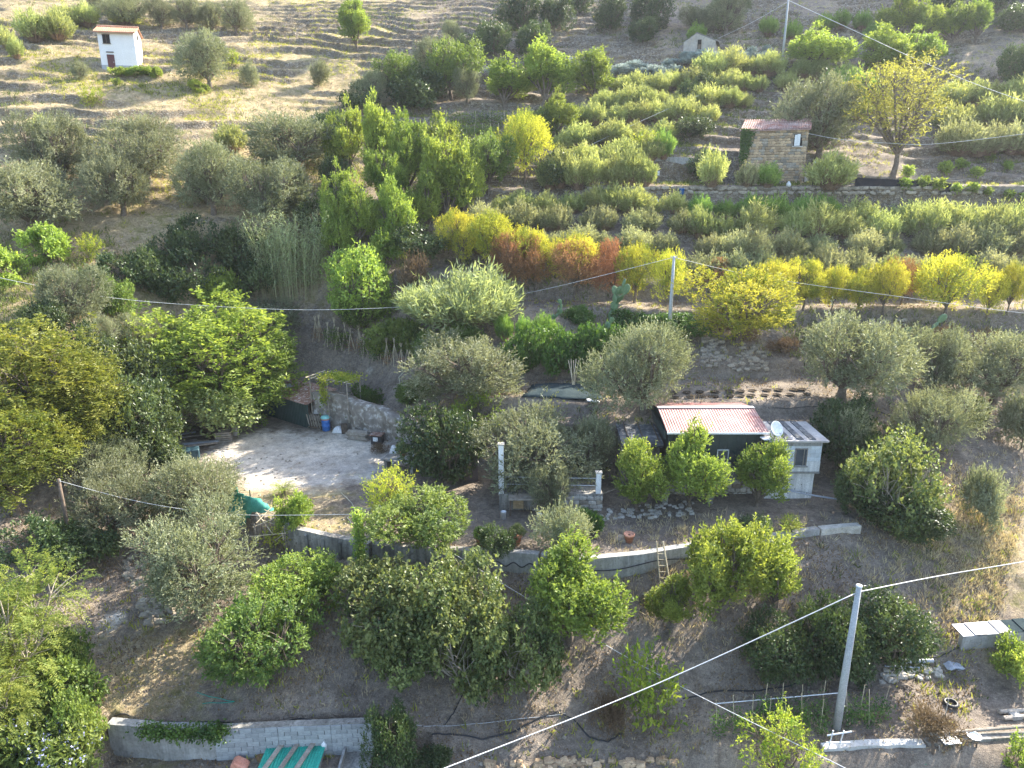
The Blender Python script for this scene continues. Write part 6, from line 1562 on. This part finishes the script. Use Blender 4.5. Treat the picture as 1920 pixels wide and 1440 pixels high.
# ------------------------------------------------------------------ cactus
def cactus(px, py, h, lab, seed):
    q = P(px, py); t = thing('prickly_pear', lab, 'cactus', q); rr = random.Random(seed)
    MC = surf('cactus_skin', (.10, .17, .085), (.17, .25, .13), 4, .6, .2, .3)
    pads = [(Vector((0, 0, 0)), Vector((0, 0, 1)), h * .42, rr.uniform(0, 3))]
    for _ in range(11):
        b0, d0, l0, _a = rr.choice(pads); e = b0 + d0 * l0 * rr.uniform(.75, .98)
        dd = (d0 + Vector((rr.uniform(-.8, .8), rr.uniform(-.5, .5), .35))).normalized(); pads.append((e, dd, h * rr.uniform(.26, .36), rr.uniform(0, 3)))
    for b0, d0, l0, an in pads:
        me = MB().lathe([(.02, 0), (l0 * .22, .12 * l0), (l0 * .36, .45 * l0), (l0 * .34, .72 * l0), (l0 * .2, .93 * l0), (.01, l0)], n=10)
        o = me.build('pad', MC, t, True, loc=b0); o.rotation_euler = (d0.to_track_quat('Z', 'Y').to_matrix().to_4x4() @ Matrix.Rotation(an, 4, 'Z')).to_euler(); o.scale = (1, .22, 1)
cactus(1148, 606, 2.6, 'tall pale prickly pear on the bank above the ivy', 1); cactus(1128, 668, 1.8, 'prickly pear growing out of the ivy thicket', 2); cactus(1695, 690, 2.4, 'prickly pear clump between the two olives below the yellow trees', 3); cactus(1675, 676, 2.0, 'smaller prickly pear beside the broad olive', 4); cactus(1040, 612, 1.5, 'low prickly pear at the left end of the ivy bank', 5); cactus(718, 668, 1.4, 'bluish prickly pear between the bean poles', 6)
# ------------------------------------------------------------------ ladder on the wall
wt = Vector(onz(1240, 1031, Z_YARD))
q = G(wt.x + .05, wt.y - 1.25)
t = thing('ladder', 'pale wooden ladder leaning on the concrete wall below the house', 'ladder', q)
topv = Vector((xat(1237, wt.y - .45, Z_YARD + .75) - q.x, wt.y - .45 - q.y, Z_YARD + .75 - q.z))
for s in (-1, 1): MB().tube([(s * .26, 0, -.05), (topv.x + s * .17, topv.y, topv.z)], .036, 6).build('rail', CANEM, t)
for k in range(7):
    f = .08 + k * .13; c = topv * f; ww = .26 - .09 * f; MB().tube([(c.x - ww, c.y, c.z), (c.x + ww, c.y, c.z)], .016, 5).build('rung', CANEM, t)
q = Vector(onz(918, 1030, Z_YARD)); MB().tube([(q.x - .1, q.y - .5, q.z + .15), (q.x + .5, q.y - .9, q.z - 1.5)], .03, 5).build('leaning_stick', WOOD); tag(col.objects[-1], 'thin stick leaning on the wall under the terracotta pots', 'stick')
# ------------------------------------------------------------------ hoses and pipes on the ground
def hose(px, r, label, mat=BLACK, dz=.03, name='hose'):
    pts = []
    for (a0, b0), (a1, b1) in zip(px[:-1], px[1:]):
        for k in range(4): pts.append(P(a0 + (a1 - a0) * k / 4, b0 + (b1 - b0) * k / 4) + Vector((0, 0, dz)))
    pts.append(P(*px[-1]) + Vector((0, 0, dz))); return wire(pts, r, label, mat, name)
hose([(810,1378),(860,1380),(905,1388),(960,1376),(1005,1350),(1045,1337),(1075,1350),(1105,1385),(1140,1392),(1165,1378)], .035, 'black hose looping over the bare lower slope')
hose([(1280,1312),(1340,1298),(1420,1297),(1480,1288),(1530,1262),(1545,1250)], .035, 'black hose running under the dark laurels')
hose([(1615,1300),(1625,1275),(1640,1240),(1690,1232),(1760,1234),(1800,1216)], .03, 'black hose climbing past the rubble to the concrete tank')
hose([(870,1300),(850,1340),(835,1360)], .025, 'short black pipe below the figs')
hose([(215,1345),(300,1358),(420,1360),(560,1356),(700,1350)], .03, 'black irrigation pipe lying along the top of the block wall')
hose([(1060,1340),(960,1352),(850,1362),(780,1366)], .012, 'thin grey line stretched over the lower slope', CABLE)
hose([(640,925),(660,945),(672,975),(672,1000),(650,1008)], .02, 'pale garden hose curling in the yard towards the trellis', HOSEY)
hose([(690,990),(660,985),(652,972),(680,955),(720,952)], .02, 'pale garden hose looped beside the ivy post', HOSEY)
hose([(600,908),(650,890),(700,892)], .015, 'pale hose lying across the yard by the thin pale tree', HOSEY)
hose([(775,692),(760,696),(748,708),(750,722),(762,742),(775,755)], .025, 'pale hose hanging down the bank by the broad olive', HOSEY)
hose([(370,1300),(400,1310),(440,1318),(380,1322)], .015, 'thin turquoise hose below the round laurel', TURQ)
hose([(1440,768),(1520,764),(1570,762),(1640,772),(1700,790)], .03, 'black pipe along the path behind the block house')
def wall_hose(lo, hi, drop, r, label):
    w3 = wall_pts(lo, hi, 0); n = 26; pts = []
    L_ = [0];
    for i in range(len(w3) - 1): L_.append(L_[-1] + (w3[i + 1] - w3[i]).length)
    for k in range(n + 1):
        s = L_[-1] * k / n; i = 0
        while i < len(w3) - 2 and s > L_[i + 1]: i += 1
        f = (s - L_[i]) / (L_[i + 1] - L_[i]); v3 = w3[i].lerp(w3[i + 1], f); pts.append(v3 + Vector((.02, -.07, -drop + .12 * math.sin(k * .9))))
    wire(pts, r, label, BLACK, 'hose')
wall_hose(1020, 1600, .45, .03, 'black hose fixed along the long pale retaining wall'); wall_hose(895, 1010, .5, .03, 'black hose sagging across the wall under the terracotta pots')
# ------------------------------------------------------------------ tomato stakes around the lowest pole
TG = 'tomato plants on stakes'
for x, y, g in [(1345 + 32 * k, 1375 - 8 * (k % 2), 0) for k in range(7)] + [(1590 + 20 * k, 1360 - 12 * (k % 2), 1) for k in range(4)] + [(1430 + 36 * k, 1345, 0) for k in range(4)]:
    q = P(x, y); t = thing('tomato_plant', 'staked tomato plant in the vegetable bed around the lowest pole', 'plant', q, 0, TG)
    MB().tube([(0, 0, -.15), (_brng.uniform(-.25, .25), _brng.uniform(-.1, .3), 1.75)], .014, 4).build('stake', CANEM, t)
    vine_leaves(t, 'foliage', [(0, 0, .05), (.04, 0, .5), (0, .05, .95)], (.2, .2, .14), 230, M_IVY, 40 + x, .10, .07)
e0, e1 = P(1338, 1342), P(1568, 1340)
MB().tube([e0 + Vector((0, 0, .6)), e1 + Vector((0, 0, 1.15))], .022, 5).build('white_pole', WHITE); tag(col.objects[-1], 'long thin white pole lying on the tomato stakes', 'pole')
q = P(1568, 1408)
t = thing('pipe_frame', 'small frame of white pipes at the foot of the lowest pole', 'frame', q)
for s in (-.32, .12): MB().tube([(s - .06, 0, -.2), (s + .06, 0, 1.0)], .028, 6).build('upright', WHITE, t)
MB().tube([(-.5, -.03, .78), (.5, -.03, .98)], .032, 6).build('crossbar', WHITE, t); MB().tube([(-.5, -.03, .42), (.5, -.03, .42)], .032, 6).build('crossbar', WHITE, t)
q = P(1763, 1385); MB().tube([q - Vector((0, 0, .2)), Vector((q.x, q.y, zat(q, 1310)))], .022, 5).build('thin_stake', WOOD); tag(col.objects[-1], 'thin upright stake in front of the brown withered bush', 'stake')
# ------------------------------------------------------------------ bottom right walls and clutter
w3 = [P(1545, 1412), P(1640, 1404), P(1735, 1402)]
ribbon('garden_wall', [v3 + Vector((0, 0, .15)) for v3 in w3], [v3.z - 1.6 for v3 in w3], .35, surf('whitewashed', (.46, .45, .42), (.66, .65, .62), 1.0, .9, .4, .15, (.3, .27, .22), 5), None, 5, .06, .3, 'whitewashed rough wall below the tomato bed', 'wall')
w3 = [P(1740, 1400), P(1840, 1392), P(1960, 1384)]
ribbon('garden_wall', [v3 + Vector((0, 0, .12)) for v3 in w3], [v3.z - 1.5 for v3 in w3], .35, CONC_D, None, 5, .04, .3, 'stained concrete wall topped by a long beam at the bottom', 'wall')
MB().tube([w3[0] + Vector((.2, .35, .3)), w3[2] + Vector((0, .35, .36))], .07, 8).build('beam', WOOD); tag(col.objects[-1], 'long pale timber beam on top of the stained wall', 'beam')
q = w3[0].lerp(w3[1], .4); MB().box((0, 0, 0), (.75, .5, .04), rz=.1).build('white_board', WHITE, None, loc=q + Vector((0, .05, .2))); tag(col.objects[-1], 'white board lying on the stained wall', 'board')
q = w3[0].lerp(w3[1], .85); MB().lathe([(.05, 0), (.2, .03), (.27, .1), (.29, .11), (.2, .05), (.05, .02)], n=14, cap=False).build('basin', WHITE, None, True, loc=q + Vector((0, .05, .2))); tag(col.objects[-1], 'round white basin on the stained wall beside the board', 'basin')
for i in range(7):
    q = w3[0].lerp(w3[1], .02 + .13 * i); MB().tube([q + Vector((0, -.75, -1.7)), q + Vector((.02 * i, -.15, .15 + .2 * (i == 0))) ], .035 if i else .06, 5).build('leaning_post', WOOD if i % 2 else WOOD_D); tag(col.objects[-1], 'weathered post leaning against the stained wall', 'post', 'posts leaning on the stained wall')
for i, x in enumerate((1708, 1724)):
    q = P(x, 1445); q.z = w3[0].z - 1.1
    t = thing('green_bin', 'green plastic bin standing against the whitewashed wall', 'bin', (w3[0].x - .65 + .42 * i, w3[0].y - .35, w3[0].z - 1.25), .2 * i, 'green bins'); MB().prism([(-.15, 0), (.15, 0), (.2, .85), (-.2, .85)], 'y', -.18, .18).build('body', BINGREEN, t, bevel=.02); MB().box((0, 0, .87), (.46, .44, .05)).build('lid', BINGREEN, t)
t = thing('bed_frame', 'rounded blue-grey tube frame against the whitewashed wall', 'frame', (xat(1632, w3[0].y - .3, w3[0].z - .6), w3[0].y - .45, w3[0].z - 1.3)); MB().tube([(-.3, 0, 0), (-.3, 0, .85), (-.2, 0, .97), (.2, 0, .97), (.3, 0, .85), (.3, 0, 0)], .03, 6).build('hoop', PVC, t); MB().tube([(-.3, 0, .5), (.3, 0, .5)], .02, 5).build('bar', PVC, t)
w3 = [P(1800, 1222), P(1860, 1216), P(1960, 1206)]
t = thing('concrete_tank', 'long low concrete water tank roofed with grey and white sheets', 'tank', w3[0]); lt = [v3 - w3[0] for v3 in w3]
ribbon('wall', [v3 + Vector((0, 0, .75)) for v3 in lt], [v3.z - .6 for v3 in lt], .25, CONC, t, 4, .03, .4)
tan = (lt[-1] - lt[0]); tan.z = 0; ln = tan.length; tan.normalize(); back = Vector((-tan.y, tan.x, 0))
for k in range(7):
    c = tan * (ln * (k + .5) / 7) + back * .4 + Vector((0, 0, .84 + .02 * (k % 2) + lt[-1].z * (k + .5) / 7)); MB().box(c, (ln / 7 + .05, .85, .03), rz=math.atan2(tan.y, tan.x), rx=.1).build('cover_sheet', (PVC, ROOFG, PVC, ROOFG, NETD, NETD, PVC)[k], t)
q = P(1786, 1252); MB().prism([(-.45, 0), (.5, .03), (.34, .16), (.1, .12), (-.12, .24), (-.3, .1)], 'y', -.3, .25).build('plastic_sheet', PVC, None, bevel=.08, loc=q); tag(col.objects[-1], 'crumpled pale plastic sheet beside the concrete tank', 'sheet')
for (a0, b0, r, lab) in (((1685,1246),(1748,1246),.10,'thick grey plastic pipe lying on the rubble heap'), ((1658,1254),(1725,1256),.05,'thinner grey plastic pipe lying below the thick one')):
    MB().tube([P(*a0) + Vector((0, 0, r + .05)), P(*b0) + Vector((0, 0, r + .05))], r, 10).build('plastic_pipe', PVC); tag(col.objects[-1], lab, 'pipe')
for i, (a0, b0) in enumerate((((1872,1340),(1950,1336)),((1880,1352),(1950,1346)))):
    MB().tube([P(*a0) + Vector((0, 0, .12)), P(*b0) + Vector((0, 0, .14))], .10, 7).build('log', WOOD); tag(col.objects[-1], 'grey log lying on the earth near the concrete tank', 'log', 'logs near the tank')
q = P(1903, 1347); MB().box((0, 0, .12), (.45, .3, .2), rz=.1).build('pale_brick', CONC, None, loc=q); tag(col.objects[-1], 'single pale block lying beside the grey logs', 'block')
q = P(1782, 1322); MB().lathe([(.22, 0), (.30, .04), (.33, .1), (.30, .16), (.22, .18), (.2, .1)], n=14, cap=False).build('old_tyre', BLACK, None, True, loc=q); tag(col.objects[-1], 'black tyre ring beside the brown withered bush', 'hose')  # flat dark ring built as an old tyre, not a hose
# ------------------------------------------------------------------ bottom left clutter
q = P(553, 1432); q.z = float(hz(q.x, q.y))
t = thing('turquoise_sheet', 'turquoise corrugated sheet weighted with grey planks below the block wall', 'sheet', q, R(-3))
m = MB(); corrugated(m, -1.25, 1.25, -1.2, .45, .55, .62, .12, .016); m.build('sheet', TURQ, t)
for k in (-.75, -.1, .55): MB().box((k, -.3, .66), (.2, 1.5, .05), rz=-.25, rx=.1).build('plank', WOOD, t)
for s in (-1, 1): MB().span((s * 1.1 - .05, -.9, -.2), (s * 1.1 + .05, .4, .46)).build('support', CONC_D, t)
q = P(610, 1418); MB().lathe([(.12, 0), (.13, .3), (.06, .38), (.05, .44)], n=10).build('white_canister', WHITE, None, True, loc=q + Vector((0, 0, .35))); tag(col.objects[-1], 'white canister standing beside the turquoise sheet', 'canister')
q = P(450, 1438); MB().prism([(-.35, 0), (.4, 0), (.3, .18), (-.1, .42), (-.3, .3)], 'y', -.25, .25).build('coral_sack', CORAL, None, bevel=.06, loc=q); tag(col.objects[-1], 'orange-red sack left of the turquoise sheet', 'sack')
q = P(643, 1408); MB().lathe([(.02, 0), (.16, .02), (.13, .22), (.02, .25)], n=9).build('broken_pot', TERRA, None, loc=q); tag(col.objects[-1], 'broken terracotta pot at the foot of the block wall', 'pot')
q = P(510, 1404); MB().lathe([(.8, 0), (.7, .12), (.3, .2), (.03, .2)], n=9).build('leaf_heap', surf('brown_leaves', (.13, .075, .04), (.24, .15, .08), 9, .95, .9), None, loc=q); tag(col.objects[-1], 'brown heap of dead leaves at the foot of the block wall', 'heap')
t = thing('concrete_trough', 'shallow pale concrete trough right of the turquoise sheet', 'trough', P(668, 1428)); MB().span((-.55, -.9, 0), (-.45, .5, .5)).build('side', CONC, t); MB().span((-.45, .4, 0), (.7, .5, .5)).build('side', CONC, t); MB().span((-.45, -.9, 0), (.7, .4, .2)).build('floor', CONC_D, t)
# ivy over the concrete curve
w3 = [Vector((*xy, 7.62)) for xy in BOTW]
t = thing('wall_creeper', 'green creeper spilling over the concrete curve of the block wall', 'creeper', w3[1])
vine_leaves(t, 'foliage', [w3[0].lerp(w3[1], .7) - w3[1] + Vector((0, -.1, .02)), w3[1].lerp(w3[2], .3) - w3[1] + Vector((0, -.15, -.1)), w3[2] - w3[1] + Vector((0, -.12, 0)), w3[2].lerp(w3[3], .12) - w3[1] + Vector((0, -.12, -.05))], (.2, .16, .18), 2600, M_IVY, 77, .12, .1)
# ------------------------------------------------------------------ what nobody could count: dry grass, weeds, pebbles
def scatter(rng, n, dens):
    """ground points by rejection; dens(x, y, z) gives 0..1"""
    out = []
    while sum(map(len, out)) < n:
        d = np.exp(rng.uniform(math.log(24), math.log(150), 20000)); u = rng.uniform(-.8, .8, 20000)
        x, y = u * d, d; z = hz(x, y); k = rng.random(20000) < dens(x, y, z) * np.clip(d / 45, .5, 1.6) / 1.6
        out.append(np.stack([x, y, z], 1)[k])
    return np.concatenate(out)[:n]
YA = np.array(YARD)
def left_w(x, y): return 1 - sstep(-26, -6, x + 0.1 * (y - 80))
def tufts(name, seed, n, blades, mat, dens, hgt, spread, lw):
    rng = np.random.default_rng(seed); c = scatter(rng, n, dens); m = len(c) * blades
    base = np.repeat(c, blades, 0) + np.concatenate([rng.normal(0, spread, (m, 2)), np.zeros((m, 1))], 1); base[:, 2] = hz(base[:, 0], base[:, 1]) - .02
    far = np.clip(base[:, 1] / 50, .8, 1.9)
    ax = nrm(rng.normal(size=(m, 3)) * np.array((.5, .5, .15)) + np.array((0, 0, 1.0)))
    h = np.repeat(rng.uniform(.5, 1.5, len(c)), blades) * hgt
    v, f, t = leaves_from(rng, base, ax * (h / hgt)[:, None], nrm(rng.normal(size=(m, 3))), hgt, lw, np.clip(np.repeat(rng.random(len(c)), blades) + rng.normal(0, .15, m), 0, 1), .2)
    o = link(name, arrays_mesh(name, v, f, mat, t)); return o
def d_straw(x, y, z):
    return np.clip(.34 + .8 * left_w(x, y) * sstep(14, 20, z) + .35 * sstep(30, 40, z), 0, 1) * (.25 + sstep(-.12, .25, vnoise(x, y, 3.5, 31))) * (poly_sd(x, y, YARD) < .2)
tag(tufts('dry_grass', 51, 20000, 5, M_STRAW, d_straw, .26, .10, .035), 'dry straw-coloured grass tufts over the slopes', 'grass', None, 'stuff')
def d_weed(x, y, z): return np.clip(.10 + .75 * sstep(26, 33, z) * (.25 + left_w(x, y)), 0, 1) * sstep(-.08, .25, vnoise(x, y, 5, 33)) * (poly_sd(x, y, YARD) < .2)
tag(tufts('green_weeds', 52, 12000, 6, leaf_mat('weed_leaf', (.16, .18, .04), (.42, .42, .10), .5, .1, .7, .05), d_weed, .30, .13, .055), 'yellow-green weeds dotted along the terraces', 'weeds', None, 'stuff')
def pebbles(name, seed, n, mat, dens, smin, smax):
    rng = np.random.default_rng(seed); c = scatter(rng, n, dens)
    oct_v = np.array([(1, 0, 0), (0, 1, 0), (-1, 0, 0), (0, -1, 0), (0, 0, .7), (0, 0, -.7)], float); oct_f = np.array([(0, 1, 4), (1, 2, 4), (2, 3, 4), (3, 0, 4), (1, 0, 5), (2, 1, 5), (3, 2, 5), (0, 3, 5)])
    s = rng.uniform(smin, smax, (n, 1, 1)) * rng.uniform(.6, 1.3, (n, 6, 1)); an = rng.uniform(0, 6.28, n); cs, sn = np.cos(an), np.sin(an)
    v = oct_v[None] * s; v = np.stack([v[:, :, 0] * cs[:, None] - v[:, :, 1] * sn[:, None], v[:, :, 0] * sn[:, None] + v[:, :, 1] * cs[:, None], v[:, :, 2]], 2) + c[:, None]
    f = oct_f[None] + (np.arange(n) * 6)[:, None, None]
    return link(name, arrays_mesh(name, v.reshape(-1, 3), f.reshape(-1, 3), mat, rng.random(n * 8)))
tag(pebbles('loose_stones', 53, 9000, STONE, lambda x, y, z: np.clip(.25 + .5 * sstep(28, 34, z), 0, 1) * (.2 + sstep(0, .3, vnoise(x, y, 4, 35))), .03, .14), 'loose stones and clods scattered over the slopes', 'stones', None, 'stuff')
def d_bank(x, y, z): return (.15 + sstep(.0, .28, vnoise(x, y, 2.2, 37))) * (z < 20) * (poly_sd(x, y, YARD) < .1)
tag(tufts('dead_leaves', 54, 9000, 4, leaf_mat('dead_leaf', (.12, .075, .04), (.30, .20, .11), .2, .1, .8, .03), d_bank, .10, .16, .06), 'dead leaves and dry litter on the lower banks', 'litter', None, 'stuff')

def d_under(x, y, z): return sstep(-.02, .3, vnoise(x, y, 6, 41)) * np.clip(sstep(13, 17, z) * (1 - .8 * left_w(x, y) * sstep(20, 26, z)), 0.06, 1) * (poly_sd(x, y, YARD) < -.3) * (poly_sd(x, y, PATH) < -.2) * (poly_sd(x, y, YEL) < -.1)
tag(tufts('undergrowth', 55, 9000, 9, leaf_mat('undergrowth_leaf', (.05, .075, .025), (.20, .23, .07), .4, .1, .7, .03), d_under, .42, .18, .06), 'low dull green undergrowth between bushes and along terrace walls', 'undergrowth', None, 'stuff')

CLOD = surf('earth_clod', (.12, .095, .075), (.30, .25, .20), 4, .95, .6, .1)
def d_low(x, y, z): return (z < 19) * (.25 + sstep(-.1, .25, vnoise(x, y, 1.8, 43))) * (poly_sd(x, y, YARD) < .1) * np.clip(45 / np.maximum(y, 20), .3, 1.4) / 1.4
tag(pebbles('earth_clods', 56, 14000, CLOD, d_low, .025, .085), 'clods of dry earth and small stones on the lower slopes', 'clods', None, 'stuff')
def d_rb(x, y, z):
    p_ = P(1860, 1080); q_ = P(1880, 960)
    return np.clip(np.exp(-((x - p_[0]) / 4.5) ** 2 - ((y - p_[1]) / 3.2) ** 2) + .8 * np.exp(-((x - q_[0]) / 4) ** 2 - ((y - q_[1]) / 3) ** 2) + .5 * np.exp(-((x - 9) / 6) ** 2 - ((y - 33) / 3) ** 2), 0, 1)
tag(tufts('straw_clumps', 57, 1500, 9, M_STRAW, d_rb, .34, .12, .03), 'clumps of bleached straw on the bare bank above the concrete tank', 'grass', None, 'stuff')
# ------------------------------------------------------------------ air
def haze():
    m = bpy.data.materials.new('haze'); m.use_nodes = True; nt = m.node_tree
    nt.nodes.remove(nt.nodes['Principled BSDF'])
    v = nt.nodes.new('ShaderNodeVolumePrincipled'); v.inputs['Color'].default_value = (0.86, 0.91, 1.0, 1); v.inputs['Density'].default_value = 0.0002; v.inputs['Anisotropy'].default_value = 0.35
    lnk(nt, v.outputs[0], nt.nodes['Material Output'].inputs['Volume'])
    zz = [ob.bound_box for ob in col.objects if ob.name == 'ground'][0]
    lo = min(c[2] for c in zz) - 1.5; hi = max(c[2] for c in zz) + 25
    print('HAZE', lo, hi)
    o = MB().span((-330, -25, lo), (330, 330, hi)).build('haze', m); o['kind'] = 'stuff'
haze()
